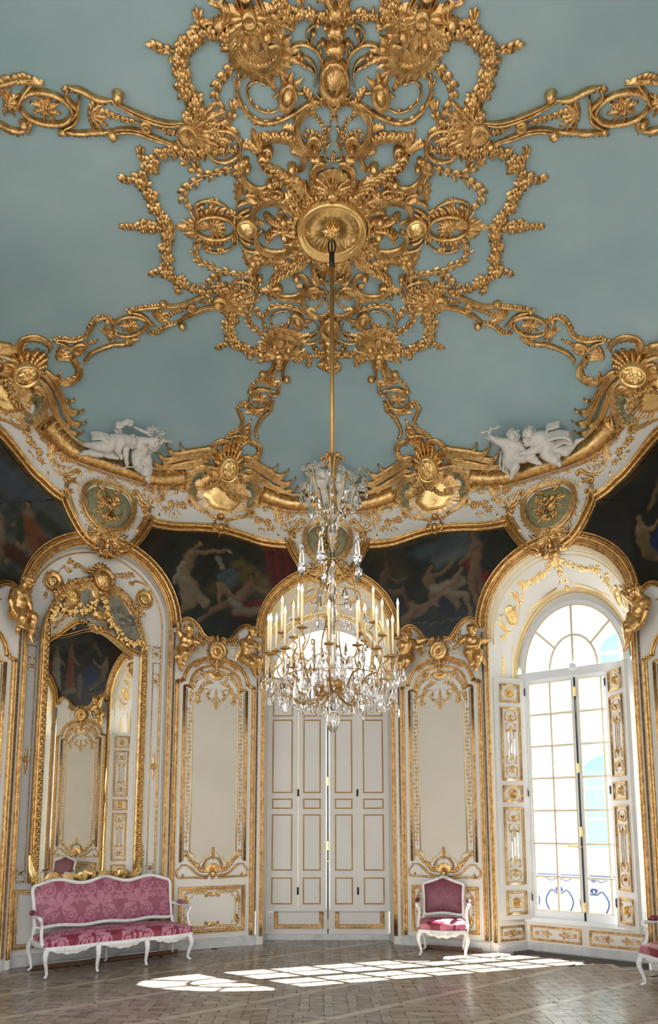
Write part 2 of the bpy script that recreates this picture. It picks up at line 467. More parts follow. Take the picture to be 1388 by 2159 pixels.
# measured positions of the photograph carried on to the vault / the wall surface
_c, _s = math.cos(PITCH), math.sin(PITCH)
def ray(px, py):
    a = (px - X0) / F; b = (PY - py) / F
    return np.array([a, _c - b * _s, _s + b * _c])
def onceil(px, py):
    r = ray(px, py); lo, hi = 0.5, 30.0
    f = lambda t: (CH + r[2] * t) - (zceil(CX + r[0] * t, CY + r[1] * t) if math.hypot(CX + r[0] * t, CY + r[1] * t) < .998 * Rth(math.atan2(CY + r[1] * t, CX + r[0] * t)) else ZS if t > 5 else 99)
    ts = np.linspace(.5, 14, 300); pv = ts[0]
    for t in ts[1:]:
        if f(t) > 0: lo, hi = pv, t; break
        pv = t
    for _ in range(28):
        mid = (lo + hi) / 2
        if f(mid) > 0: hi = mid
        else: lo = mid
    return (CX + r[0] * hi, CY + r[1] * hi)
def onwall(px, py):
    r = ray(px, py); ok = None; pv = 4.0
    def inside(t):
        x, y, z = CX + r[0] * t, CY + r[1] * t, CH + r[2] * t
        tt = min(.98, max(0, (z - ZS) / ZR)); return math.hypot(x, y) < (1 - tt * tt) ** (1 / NP) * Rth(math.atan2(y, x)) or y < -3.5
    t = 4.0
    while t < 16 and inside(t): pv = t; t += .05
    lo, hi = pv, t
    for _ in range(22):
        mid = (lo + hi) / 2
        if inside(mid): lo = mid
        else: hi = mid
    x, y, z = CX + r[0] * hi, CY + r[1] * hi, CH + r[2] * hi
    a = math.atan2(y, x); k = Rth(a) / math.hypot(x, y)
    d = (xs - x * k) ** 2 + (ys - y * k) ** 2
    return (ss[int(np.argmin(d))], z)
def CC(ox, oy, k, pts): return [onceil(ox + a / k, oy + b / k) for a, b in pts]
def WW(ox, oy, k, pts, s0=0.0):
    out = [onwall(ox + a / k, oy + b / k) for a, b in pts]
    return [(s - s0, z) for s, z in out]
def sbay(i):   # centre of bay i (0 back, 1 right back, 2 right, 3 right front, negative to the left)
    k = abs(i); c = 0 if k == 0 else (SB[2 * k - 1] + SB[2 * k]) / 2
    return math.copysign(c, i) if i else 0.0
def spier(i):  # centre of pier i (1,2,3 right; -1,-2,-3 left)
    k = abs(i) - 1; return math.copysign((SB[2 * k] + SB[2 * k + 1]) / 2, i)
def pierw(i): k = abs(i) - 1; return SB[2 * k + 1] - SB[2 * k]
# ------------------------------------------------------------ structure: walls, vault, floor
SIDE = {1: 'wall_back_right', 2: 'wall_right', 3: 'wall_right_front', -1: 'wall_back_left', -2: 'wall_left'}
WALL = {}
def bayframe(i):
    k = abs(i); c = CORN if k < 2 else CORN
    pts = {0: ((-1.08, 4.15), (1.08, 4.15)), 1: ((2.24, 3.60), (3.93, 2.34)), 2: ((4.60, 1.06), (4.60, -1.06)),
           3: ((3.93, -2.34), (2.24, -3.60)), -1: ((-3.93, 2.34), (-2.24, 3.60)), -2: ((-4.60, -1.06), (-4.60, 1.06))}[i]
    (x0, y0), (x1, y1) = pts
    return ((x0 + x1) / 2, (y0 + y1) / 2), math.atan2(y1 - y0, x1 - x0), math.dist(*pts) / 2
OPEN, SPR = 0.96, 4.58
def arch_pts(hw, spring, crown, n=26, z0=0.0, nj=10):
    P = [(-hw, z0 + (spring - z0) * k / nj) for k in range(nj)]
    for k in range(n + 1):
        a = PI - PI * k / n; P.append((hw * math.cos(a), spring + (crown - spring) * math.sin(a)))
    return P + [(hw, z0 + (spring - z0) * k / nj) for k in range(nj - 1, -1, -1)]
for i in SIDE:
    w = WALL[i] = tag(empty(SIDE[i], (0, 0, 0)), ('painted cream boiserie pier with gilt mouldings, ' +
        {1: 'right of the closed shutters', 2: 'right of the open window', 3: 'farthest right, seen in the mirror', -1: 'between the mirror and the closed shutters', -2: 'at the left edge beside the mirror'}[i]), 'wall', kind='structure')
    m = M(); c, hw = spier(i), pierw(i) / 2
    S = np.linspace(c - hw, c + hw, 17); Z = np.linspace(0, 6.3, 12)
    m.add([(s, z, 0) for z in Z for s in S], grid_faces(12, 17))
    m.build('plaster_ground', WALLM, w, wallmap)
BAYN = {3: 'wall_front_right', 0: 'wall_back', 1: 'wall_right_back', 2: 'wall_right_side', -1: 'wall_left_back', -2: 'wall_left_side'}
BAY = {}
for i in BAYN:
    w = BAY[i] = tag(empty(BAYN[i]), {3: 'arched bay near right of the camera, seen only in the mirror', 0: 'arched bay of the closed white shutters at the back', 1: 'arched bay round the open french window', 2: 'arched bay at far right seen in the mirror',
        -1: 'arched bay round the tall gilt mirror at left', -2: 'arched bay beyond the left edge of the photo'}[i], 'wall', kind='structure')
    m = M(); c = sbay(i); hw = 1.08 if i == 0 else 1.063
    A = arch_pts(OPEN, SPR, SPR + .95); V = []
    for (u, z) in A:
        if z <= SPR: o = (math.copysign(hw, u), z)
        else:
            d = np.array([u, z - SPR]); d /= np.linalg.norm(d)
            k = min(hw / (abs(d[0]) + 1e-6), (6.3 - SPR) / (abs(d[1]) + 1e-6)); o = (d[0] * k, SPR + d[1] * k)
        for t in np.linspace(0, 1, 7): V.append((c + u + (o[0] - u) * t, z + (o[1] - z) * t, 0))
    # corners of the rectangle above the arch
    m.add(V, grid_faces(len(A), 7))
    for sg in (-1, 1):
        g = []
        for a in np.linspace(0, 1, 4):
            for b in np.linspace(0, 1, 6):
                g.append((c + sg * (hw - a * .55), 5.6 + b * .7, -.004))
        m.add(g, grid_faces(4, 6))
    m.build('plaster_ground', WALLM, w, wallmap)
# the vault
ceil = tag(empty('ceiling'), 'sky blue vaulted ceiling with gilded openwork ornament', 'ceiling', kind='structure')
m = M(); SS = np.linspace(-HALF, HALF, 220)[:-1]; x, y, _, _ = plan(SS)
rh = np.r_[np.linspace(0.0, .8, 16), np.linspace(.83, .999, 22)]
V = []
for r in rh:
    xx, yy = x * r, y * r; V.append(np.c_[xx, yy, np.full(len(xx), ZS + ZR * max(0, 1 - r ** NP) ** .5)])
m.add(np.vstack(V), grid_faces(len(rh), 219, True))
m.build('blue_vault', BLUE, ceil)
def uloc(s):
    # nearest bay / pier coordinate
    b = min((-2, -1, 0, 1, 2, 3, -3), key=lambda i: abs(s - sbay(i)))
    return b, s - sbay(b)
def lift(s):
    r = 0.0
    for i in (2, 3, -2, -3):
        u = s - spier(i); r = max(r, .42 * math.exp(-(u / .85) ** 2))
    return r
def zframe(s):           # lower edge of the white cornice band (top of the paintings)
    b, u = uloc(s); a = abs(u)
    if a < .58: return 6.12
    t = min(1, (a - .58) / 1.15)
    return 6.10 + .13 * (0.5 - .5 * math.cos(PI * t)) + lift(s) * min(1, (a - .58) / .3)
def zblue(s):            # lower edge of the blue vault
    b, u = uloc(s); t = min(1, max(0, (abs(u) - .45) / 1.0))
    return 6.80 + .18 * (0.5 - .5 * math.cos(PI * t)) + .75 * lift(s) * .6
SR = (-10.2, 10.2)
band = tag(empty('trim_1'), 'white and gilt cornice band under the blue vault', 'cornice', kind='structure')
m = M(); S = np.arange(SR[0], SR[1], .06); V = []
for s in S:
    z0, z1 = zframe(s) - .02, zblue(s)
    for t in np.linspace(0, 1, 9): V.append((s, z0 + (z1 - z0) * t, .03 + .02 * math.sin(PI * t)))
m.add(V, grid_faces(len(S), 9)); m.build('white_band', WALLM, band, wallmap)
m = M()
for bi in range(-2, 3):
  P = [(s, zblue(s) - .11) for s in np.arange(sbay(bi) - 1.08, sbay(bi) + 1.081, .05)]; sweep(m, P, .10, .12, 'round', base=.02)
  P2 = resample(P, .052)
  for k, p in enumerate(P2):      # carved scales along the gilt roll
    t = k % 2
    leaf(m, p[0] - .02, p[1] - .085 + .03 * t, 1.25, .17, .028, .055, bend=-.5, base=.085)
m.build('gilt_roll', GOLD, band, wallmap)
m = M(); sweep(m, [(s, zblue(s) + .012) for s in S], .018, .075, 'round'); m.build('cream_fillet', PALEGOLD, band, wallmap)
m = M(); sweep(m, [(s, zblue(s) - .235) for s in S], .02, .07, 'mould', base=.02); m.build('gilt_fillet', GOLD, band, wallmap)

# ------------------------------------------------------------ windows, niches, shutters (bay-local frame: x along the wall, y outward)
def local(i, name, label, cat, kind='structure'):
    (x, y), rz, hw = bayframe(i)
    return tag(empty(name, (x, y, 0), rz), label, cat, kind=kind)
def place(m, a, b, fn=None):   # map sheet (t along a->b, z, w) to 3-D, w towards the room
    a = np.array(a, float); b = np.array(b, float); d = (b - a) / np.linalg.norm(b - a); n = np.array([d[1], -d[0]])
    def f(V):
        V = np.asarray(V, float)
        return np.c_[a[0] + d[0] * V[:, 0] + n[0] * V[:, 2], a[1] + d[1] * V[:, 0] + n[1] * V[:, 2], V[:, 1]]
    return f
def rectpts(x0, x1, z0, z1, st=.15):
    c = [(x0, z0), (x1, z0), (x1, z1), (x0, z1), (x0, z0)]; out = []
    for a, b in zip(c, c[1:]):
        n = max(2, int(math.dist(a, b) / st)); out += [(a[0] + (b[0] - a[0]) * k / n, a[1] + (b[1] - a[1]) * k / n) for k in range(n)]
    return out
def rframe(m, x0, x1, z0, z1, w=.014, h=.015, prof='mould'):
    # mitred rectangular moulding, running inward from the outline
    pr = PROF[prof]; V = []
    for (cx, cz, sx, sz) in ((x0, z0, 1, 1), (x1, z0, -1, 1), (x1, z1, -1, -1), (x0, z1, 1, -1)):
        for a, b in pr: V.append((cx + sx * w * (1 + a), cz + sz * w * (1 + a), b * h))
    n = len(pr); Fc = []
    for k in range(4):
        k2 = (k + 1) % 4
        for j in range(n - 1): Fc.append((k * n + j, k2 * n + j, k2 * n + j + 1, k * n + j + 1))
    m.add(V, Fc)
def arab(m, cx, cz, sc, h=.012, flip=1, seed=0):
    # small symmetrical arabesque: palmette, paired scrolls and leaf tips
    for sd in (-1, 1):
        scroll(m, [(cx, cz), (cx + sd * .35 * sc, cz + flip * .12 * sc), (cx + sd * .42 * sc, cz + flip * .55 * sc), (cx + sd * .12 * sc, cz + flip * .75 * sc)], .035 * sc, h, c1=sd * flip, r=.11 * sc)
        scroll(m, [(cx + sd * .08 * sc, cz + flip * .9 * sc), (cx + sd * .38 * sc, cz + flip * 1.05 * sc), (cx + sd * .36 * sc, cz + flip * 1.4 * sc)], .03 * sc, h, c1=sd * flip, r=.1 * sc)
        for a in (.4, 1.0, 1.5): leaf(m, cx + sd * .3 * sc, cz + flip * a * .6 * sc, flip * (PI / 2 - sd * 1.1), .2 * sc, .045 * sc, h)
        leaf(m, cx, cz + flip * 1.1 * sc, flip * (PI / 2 - sd * .5), .42 * sc, .05 * sc, h)
    leaf(m, cx, cz + flip * 1.0 * sc, flip * PI / 2, .75 * sc, .06 * sc, h)
    fan(m, cx, cz + flip * .25 * sc, flip * PI / 2, .05 * sc, .3 * sc, 2.2, 5, h * 1.4)
def minirose(m, cx, cz, r, h=.014):
    disc(m, cx, cz, r, r, [(1, 0), (.95, h), (.82, h * .9), (.76, h * .3), (.6, h * .2)], 18); boss(m, cx, cz, r * .22, h * 1.8, 8)
    for k in range(8): leaf(m, cx, cz, k * PI / 4, r * .74, r * .17, h * 1.3)
    for sx in (-1, 1):
        for sz in (-1, 1): boss(m, cx + sx * r * 1.35, cz + sz * r * .95, r * .13, h, 6, rings=2)
def shutter(parent, a, b, z0, z1, thick, rich, name='shutter', flipface=1):
    """one folding shutter leaf from a to b (plan points, bay-local)"""
    L = math.dist(a, b); fn = place(None, a, b)
    m = M(); box(m, 0, L, z0, z1, -thick, 0); sh = m.build(name, SHUT, parent, fn, smooth=False)
    g = M(); o = M(); H = z1 - z0
    rows = [(.02, .115), (.14, .455), (.475, .545), (.565, .875), (.895, .975)] if rich else [(.03, .145), (.175, .42), (.445, .49), (.515, .845), (.86, .985)]
    for k, (r0, r1) in enumerate(rows):
        zz0, zz1 = z0 + H * r0, z0 + H * r1; xm = .09 * L / .5
        rframe(g, xm, L - xm, zz0, zz1, .013 if rich else .009, .016 if rich else .01)
        cx = L / 2
        if rich:
            rframe(o, xm + .035, L - xm - .035, zz0 + .035, zz1 - .035, .004, .004, 'round')
            if zz1 - zz0 > .6:
                for q in (-1, 0, 1): sweep(o, [(cx + q * .045, zz0 + .32), (cx + q * .045, zz1 - .32)], .004, .006)
                arab(o, cx, zz0 + .05, .21); arab(o, cx, zz1 - .05, .21, flip=-1)
            else: minirose(o, cx, (zz0 + zz1) / 2, min(.075, (zz1 - zz0) * .3))
    g.build('panel_moulding', GOLD if rich else BRASS, sh, fn)
    if rich: o.build('gilt_carving', GOLD, sh, fn)
    h = M()
    for zz in (z0 + .25, z0 + H * .5, z1 - .25): tube(h, [(L - .004 if flipface > 0 else .004, -.0, zz), (L - .004 if flipface > 0 else .004, -.0, zz + .11)], .008)
    hv = h.verts(); hv = np.c_[hv[:, 0], hv[:, 2], hv[:, 1] + .008]
    h2 = M(); h2.add(hv, h.f); h2.build('hinge', DARK, sh, fn)
    return sh
def reveal(par, front, back, depth, name='niche_reveal'):
    A, B = front, back; V = []
    for (a, b) in zip(A, B):
        for t in np.linspace(0, 1, 7): V.append((a[0] + (b[0] - a[0]) * t, depth * t, a[1] + (b[1] - a[1]) * t))
    m = M(); m.add(V, grid_faces(len(A), 7)); return m.build(name, WALLM, par)
def revmap(front, back, depth):
    fa, ba = np.array(front), np.array(back)
    dd = np.r_[0, np.cumsum(np.linalg.norm(np.diff(fa, axis=0), axis=1))]; mid = dd[-1] / 2
    def f(V):
        V = np.asarray(V, float); a = V[:, 0] + mid; t = V[:, 1]
        fx, fz = np.interp(a, dd, fa[:, 0]), np.interp(a, dd, fa[:, 1]); bx, bz = np.interp(a, dd, ba[:, 0]), np.interp(a, dd, ba[:, 1])
        x, z, y = fx + (bx - fx) * t, fz + (bz - fz) * t, depth * t
        cx, cz = 0.0, np.minimum(z, SPR - .2); nx, nz = cx - x, cz - z; l = np.hypot(nx, nz) + 1e-6
        return np.c_[x + nx / l * V[:, 2], y, z + nz / l * V[:, 2]]
    return f, mid
def niche(i, par, back, depth, u0, arch_gold=True):
    front = arch_pts(OPEN, SPR, SPR + .95)
    rv = reveal(par, front, back, depth); f, mid = revmap(front, back, depth); g = M()
    A = 1.55
    for t, w in ((.03, .006), (.09, .004), (.17, .004), (.9, .010), (.97, .008)):
        sweep(g, [(a, t) for a in np.linspace(-A - .1, A + .1, 60)], w * (3 if t > .8 else 1.6), .012)
    ww = .55 / max(.3, depth)  # the sheet's second axis is a fraction of the depth: keep the ornaments round
    def E(m0, sy): 
        V = m0.verts(); V[:, 1] = V[:, 1] * sy; return V
    o = M()
    # swags, drop, roundels and the little lattice panels, laid out in metres then scaled into the reveal
    D = .62; o2 = M()
    for sd in (-1, 1):
        garland(o2, [(0, .14), (sd * .2, .25), (sd * .42, .28), (sd * .62, .2)], .06, .02, seed=5 + sd)
        disc(o2, sd * .98, .32, .105, .105, [(1, 0), (.97, .02), (.86, .022), (.8, .008), (.6, .006)], 22); boss(o2, sd * .98, .32, .022, .03, 8)
        for k in range(10): leaf(o2, sd * .98, .32, k * PI / 5, .085, .02, .02)
        for k in (-1, 1):
            scroll(o2, [(sd * .98 + k * .1, .42), (sd * .98 + k * .2, .36), (sd * .98 + k * .26, .26)], .012, .014, c1=-k, r=.04)
            scroll(o2, [(sd * .98 + k * .09, .22), (sd * .98 + k * .18, .18), (sd * .98 + k * .24, .24)], .010, .014, c1=k, r=.035)
            spray(o2, [(sd * .98 + k * .12, .32), (sd * .98 + k * .26, .34), (sd * .98 + k * .36, .28)], .05, .006, .012, .05, seed=3)
        sweep(o2, [(sd * .15, .50), (sd * .55, .52), (sd * .75, .47)], .007, .01); sweep(o2, [(sd * 1.25, .47), (sd * 1.5, .5), (sd * 1.72, .5)], .006, .01)
        sweep(o2, [(sd * 1.25, .15), (sd * 1.4, .11), (sd * 1.72, .11)], .006, .01)
        spray(o2, [(sd * 1.55, .3), (sd * 1.7, .3), (sd * 1.86, .3)], .06, .006, .012, .045, seed=8)
    garland(o2, [(0, .12), (.0, .24), (.0, .36)], .06, .022, seed=12)
    acanth(o2, 0, .5, PI / 2, .12, .06, .02); scroll(o2, [(-.12, .48), (-.05, .43), (0, .46), (.05, .43), (.12, .48)], .012, .018)
    V = o2.verts(); V[:, 1] /= D; o.add(V, o2.f)
    g.build('gilt_line', PALEGOLD, rv, f); o.build('gilt_carving', GOLD2, rv, f)
    return rv
def bars(parent, pts, w, y, d, name, mt=None):
    m = M()
    for a, b in pts:
        a = np.array(a, float); b = np.array(b, float); t = (b - a) / np.linalg.norm(b - a); n = np.array([-t[1], t[0]]) * w / 2
        q = [a + n, b + n, b - n, a - n]; V = [(p[0], y, p[1]) for p in q] + [(p[0], y + d, p[1]) for p in q]
        m.add(V, [(0, 1, 2, 3), (7, 6, 5, 4), (0, 4, 5, 1), (1, 5, 6, 2), (2, 6, 7, 3), (3, 7, 4, 0)])
    return m.build(name, mt or FRAMEW, parent, smooth=False)
def arcbar(m, cx, cz, rx, rz, w, y, d, n=28):
    a = np.linspace(0, PI, n + 1); V = []
    for t in a:
        for (k, yy) in ((w / 2, y), (w / 2, y + d), (-w / 2, y + d), (-w / 2, y)):
            V.append((cx + (rx + k) * math.cos(t), yy, cz + (rz + k) * math.sin(t)))
    m.add(V, [(i * 4 + j, i * 4 + (j + 1) % 4, (i + 1) * 4 + (j + 1) % 4, (i + 1) * 4 + j) for i in range(n) for j in range(4)])
def lunette(par, c, y, hw, zs, rz, outl):
    """fanlight: frame, muntins, panes; the solid spandrel around it follows the niche back outline"""
    fr = M(); arcbar(fr, c, zs, hw + .035, rz + .035, .07, y - .02, .07)
    f = fr.build('fanlight_frame', FRAMEW, par, smooth=False)
    b = M(); arcbar(b, c, zs, hw * .48, rz * .52, .036, y - .012, .04); gb = M(); arcbar(gb, c, zs, hw * .48, rz * .52, .012, y - .018, .01)
    arcbar(gb, c, zs, hw - .002, rz - .002, .014, y - .026, .01)
    b.build('glazing_bar', FRAMEW, f, smooth=False); gb.build('gilt_bead', PALEGOLD, f, smooth=False)
    pts = [((c, zs), (c, zs + rz))] + [((c + sd * hw * .48 * math.cos(t), zs + rz * .52 * math.sin(t)), (c + sd * hw * math.cos(t), zs + rz * math.sin(t))) for sd in (-1, 1) for t in (.72,)]
    bars(f, pts, .036, y - .012, .04, 'glazing_bar'); bars(f, pts, .012, y - .018, .01, 'gilt_bead', PALEGOLD)
    g = M(); n = 24; V = [(c, y + .01, zs)] + [(c + hw * math.cos(PI * k / n), y + .01, zs + rz * math.sin(PI * k / n)) for k in range(n + 1)]
    g.add(V, [(0, k + 1, k + 2) for k in range(n)]); g.build('pane', GLASS, f, smooth=False)
    boss_ = M(); lathe(boss_, [(.055, 0), (.055, .03), (.03, .045)], 20); V = boss_.verts(); bb = M(); bb.add(np.c_[V[:, 0] + c, y - .02 - V[:, 2], V[:, 1] + zs + .01], boss_.f); bb.build('hub', FRAMEW, f)
    # solid field between the fanlight and the niche outline
    A = [(c + (hw + .06) * math.cos(PI * k / 30), zs + (rz + .06) * math.sin(PI * k / 30)) for k in range(31)]
    oc = ((outl[0][0] + outl[-1][0]) / 2); m = M(); V = []
    arch = [p for p in outl if p[1] >= zs - .02][::-1]
    B = resample(np.array(arch), .02); B = B[np.linspace(0, len(B) - 1, 31).astype(int)]
    for a_, b_ in zip(A, B): V += [(a_[0], y + .02, a_[1]), (b_[0], y + .0, b_[1])]
    m.add(V, grid_faces(31, 2)); m.build('arch_field', WALLM, f)
def casement(par, x0, x1, z0, z1, y, rows, cols, outer=.05, name='casement'):
    m = M(); e = empty(name, (0, 0, 0), 0, par)
    fw = M(); box(fw, x0, x0 + outer, y, y + .05, z0, z1); box(fw, x1 - outer, x1, y, y + .05, z0, z1)
    box(fw, x0 + outer, x1 - outer, y, y + .05, z0, z0 + .11); box(fw, x0 + outer, x1 - outer, y, y + .05, z1 - .05, z1)
    fw.build('casement_frame', FRAMEW, e, smooth=False)
    a0, a1, b0, b1 = x0 + outer, x1 - outer, z0 + .11, z1 - .05
    pts = [((a0 + (a1 - a0) * k / cols, b0), (a0 + (a1 - a0) * k / cols, b1)) for k in range(1, cols)]
    ph = [((a0, b0 + (b1 - b0) * k / rows), (a1, b0 + (b1 - b0) * k / rows)) for k in range(1, rows)]
    bars(e, pts + ph, .032, y + .004, .038, 'glazing_bar')
    bars(e, pts + ph + [((a0, b0), (a0, b1)), ((a1, b0), (a1, b1)), ((a0, b0), (a1, b0)), ((a0, b1), (a1, b1))], .011, y - .002, .012, 'gilt_bead', PALEGOLD)
    first = None
    for r in range(rows):
        for c in range(cols):
            X0, X1 = a0 + (a1 - a0) * c / cols + .01, a0 + (a1 - a0) * (c + 1) / cols - .01
            Z0, Z1 = b0 + (b1 - b0) * r / rows + .01, b0 + (b1 - b0) * (r + 1) / rows - .01
            if first is None:
                pm = M(); box(pm, -(X1 - X0) / 2, (X1 - X0) / 2, 0, .003, -(Z1 - Z0) / 2, (Z1 - Z0) / 2); first = pm.build('pane', GLASS, e, smooth=False); p = first
            else: p = first.copy(); COL.objects.link(p)
            p.location = ((X0 + X1) / 2, y + .02, (Z0 + Z1) / 2)
    return e
def cremone(par, x, y, z0, z1):
    m = M(); tube(m, [(x, y, z0), (x, y, z1)], .011, 8); e = m.build('espagnolette_bolt', DARK, par)
    b = M()
    for zz in (z0 + .2, z0 + (z1 - z0) * .36, z0 + (z1 - z0) * .62, z1 - .2):
        lathe(b, [(.012, -.07), (.024, -.05), (.014, -.03), (.026, 0), (.014, .03), (.024, .05), (.012, .07)], 10, (x, y, zz))
    b.build('brass_knuckle', GOLD2, e)
    h = M(); zz = z0 + (z1 - z0) * .30
    tube(h, [(x, y - .02, zz), (x - .04, y - .06, zz), (x - .13, y - .06, zz + .005), (x - .16, y - .06, zz + .01)], [.014, .012, .010, .018], 8)
    h.build('handle', GOLD2, e)
def dado(par, a, b, z0, z1, panels=1, base=.1, corner=True):
    fn = place(None, a, b); L = math.dist(a, b)
    m = M(); m.add([(0, z0, 0), (L, z0, 0), (L, z1, 0), (0, z1, 0)], [(0, 1, 2, 3)]); d = m.build('dado_board', WALLM, par, fn, smooth=False)
    g, o = M(), M(); w = L / panels
    for k in range(panels):
        x0, x1 = w * k + .05, w * (k + 1) - .05; rframe(g, x0, x1, z0 + base + .03, z1 - .05, .012, .014)
        rframe(o, x0 + .03, x1 - .03, z0 + base + .06, z1 - .08, .004, .004, 'round')
        zc = (z0 + base + .03 + z1 - .05) / 2; hh = (z1 - z0 - base - .14) / 2
        if w > .4:
            for sd in (-1, 1):
                cx = (x0 + x1) / 2 + sd * ((x1 - x0) / 2 - .09)
                minirose(o, cx, zc, hh * .38, .01)
                for q in (-1, 1): scroll(o, [(cx, zc + q * hh * .3), (cx - sd * .08, zc + q * hh * .5), (cx - sd * .14, zc + q * hh * .2)], .006, .01, c1=-sd * q, r=.02)
                spray(o, [(cx - sd * .04, zc), (cx - sd * .12, zc), (cx - sd * .18, zc)], .035, .004, .01, .03, seed=4)
        else: 
            minirose(o, (x0 + x1) / 2, zc, min(hh, (x1 - x0) / 2) * .35, .01)
            rframe(o, x0 + .05, x1 - .05, z0 + base + .08, z1 - .1, .006, .008, 'round')
    g.build('panel_moulding', GOLD, d, fn); o.build('gilt_carving', GOLD, d, fn)
    s = M(); box(s, 0, L, z0, z0 + base, 0, .02); s.build('skirting', BASEM, d, fn, smooth=False)

def embrasure(par, x0, x1, y, d, zs):  # unseen outer wall thickness, put in to cut off raking sun
    A = arch_pts((x1 - x0) / 2, zs, zs + .98, 20, 0.0, 4); c = (x0 + x1) / 2; m = M(); m.add([(c + a, y + d * t, b) for a, b in A for t in (0, 1)], grid_faces(len(A), 2)); m.build('outer_embrasure', FACADE, par)
# --- back bay: closed shutters
w2 = local(0, 'window_2', 'tall arched window behind closed white folding shutters, centre back', 'window')
DB = .38; back0 = arch_pts(.94, 4.02, 5.02)
niche(0, w2, back0, DB, 0)
lunette(w2, 0, DB + .02, .86, 4.03, .78, back0)
bars(w2, [((-.95, 3.965), (.95, 3.965))], .13, DB - .01, .08, 'transom')
for n_, (x0, x1) in enumerate(((-.95, -.46), (-.456, -.035), (.035, .456), (.46, .95))):
    shutter(w2, (x0, DB), (x1, DB), .42, 3.895, .03, False, flipface=(1 if n_ in (0, 2) else -1))
for x0, x1 in ((-.92, -.008), (.008, .92)):
    casement(w2, x0, x1, .08, 3.9, DB + .12, 6, 2)
    fn = place(None, (x0, DB + .045), (x1, DB + .045)); m = M(); box(m, 0, x1 - x0, .08, .45, -.03, 0)
    o = m.build('lower_panel', SHUT, w2, fn, smooth=False); g = M(); rframe(g, .1, x1 - x0 - .06, .16, .6, .018, .02); rframe(g, .145, x1 - x0 - .105, .205, .6, .010, .012)
    V = g.verts(); V[:, 1] = np.minimum(V[:, 1], .445); g2 = M(); g2.add(V, g.f); g2.build('panel_moulding', GOLD, o, fn)
embrasure(w2, -.965, .965, DB - .03, .60, 4.07)
cremone(w2, 0.0, DB + .09, .02, 3.85)
for x0, x1 in ((-.985, -.90), (.90, .985)): m = M(); box(m, x0, x1, DB + .035, DB + .2, 0, 3.95); m.build('jamb', SHUT, w2, smooth=False)
s = M(); box(s, -.94, .94, DB - .0, DB + .05, 0, .08); s.build('sill', BASEM, w2, smooth=False)
# --- french windows with open shutters
def french(i, name, label, closed=False):
    w = local(i, name, label, 'window'); D = .5
    n = 26; back = [(-.72, 3.86 * k / 10) for k in range(10)]
    c = .07; hw = .79
    for k in range(n + 1):
        a = PI - PI * k / n; back.append((c + hw * math.cos(a), 3.88 + 1.12 * math.sin(a)))
    back += [(.86, 3.86 * k / 10) for k in range(9, -1, -1)]
    niche(i, w, back, D, 0)
    c = .08; lunette(w, c, D, .68, 3.92, .90, back)
    bars(w, [((-.75, 3.86), (.9, 3.86))], .12, D - .03, .1, 'transom')
    casement(w, c - .70, c - .005, .44, 3.8, D + .01, 7, 2, .045); casement(w, c + .005, c + .70, .44, 3.8, D + .01, 7, 2, .045)
    for sd, x0, x1 in ((0, -.75, c - .70), (0, c + .70, .9)):
        m = M(); box(m, x0, x1, D - .01, D + .08, .4, 3.85); m.build('jamb', FRAMEW, w, smooth=False)
    m = M(); box(m, -.74, .9, D - .06, D + .1, .38, .44); m.build('sill', FRAMEW, w, smooth=False)
    embrasure(w, c - .83, c + .83, D - .03, .33, 4.03)
    cremone(w, c, D - .01, .42, 3.78)
    dado(w, (-.72, D - .03), (.88, D - .03), 0, .385, 2)
    dado(w, (-.96, .0), (-.72, D - .03), 0, .385, 1); dado(w, (.88, D - .03), (.96, .0), 0, .385, 1)
    shutter(w, *(((-.62, .43), (-.08, .43)) if closed else ((-.92, .05), (-.62, .46))), .42, 3.83, .05, True); shutter(w, (.52, .36), (.86, -.02), .42, 3.83, .05, True, flipface=-1)
    return w
w1 = french(1, 'window_1', 'tall arched french window standing bright with open gilt-panelled shutters, right')
w3 = french(2, 'window_3', 'arched window at far right, seen only in the mirror', True)  # left leaf shut, invented to keep this window's sun off the floor
w4 = french(3, 'window_4', 'arched window nearest the camera at right, seen only at the mirror edge')
# dado returns of the back niche
dado(w2, (-1.0, .0), (-.945, DB), 0, .42, 1, .1); dado(w2, (.945, DB), (1.0, .0), 0, .42, 1, .1)

# ------------------------------------------------------------ outside the windows
def xf(i, x, y, z):
    (ox, oy), rz, _ = bayframe(i); c, s = math.cos(rz), math.sin(rz); return (ox + x * c - y * s, oy + x * s + y * c, z)
(ox, oy), rz, _ = bayframe(1)
rail = tag(empty('balcony_railing', xf(1, 0, 1.25, 0), rz), 'wrought iron scroll balcony railing outside the open window', 'railing')
m = M(); tube(m, [(-1.3, 0, .98), (1.3, 0, .98)], .02); tube(m, [(-1.3, 0, .34), (1.3, 0, .34)], .014); m.build('hand_rail', IRONB, rail)
m = M()
for k in range(-2, 3):
    cx = k * .5
    for sd in (-1, 1):
        P = cr([(cx, .36), (cx + sd * .12, .42), (cx + sd * .2, .6), (cx + sd * .12, .76), (cx + sd * .04, .72)], 6); P = curl(P, .05, -sd if sd > 0 else 1)
        tube(m, np.c_[P[:, 0], np.zeros(len(P)), P[:, 1]], .012, 6)
        P = curl(cr([(cx + sd * .2, .94), (cx + sd * .1, .9), (cx + sd * .03, .95)], 5), .03, sd); tube(m, np.c_[P[:, 0], np.zeros(len(P)), P[:, 1]], .009, 6)
m.build('scrollwork', IRONB, rail)
bld = tag(empty('building', xf(1, 0.5, 9.5, 0), rz), 'pale stone facade with arched teal-paned windows seen through the open window', 'building')
m = M(); box(m, -9, 9, 0, 1.5, -6, 9.2); m.build('wall', FACADE, bld, smooth=False)
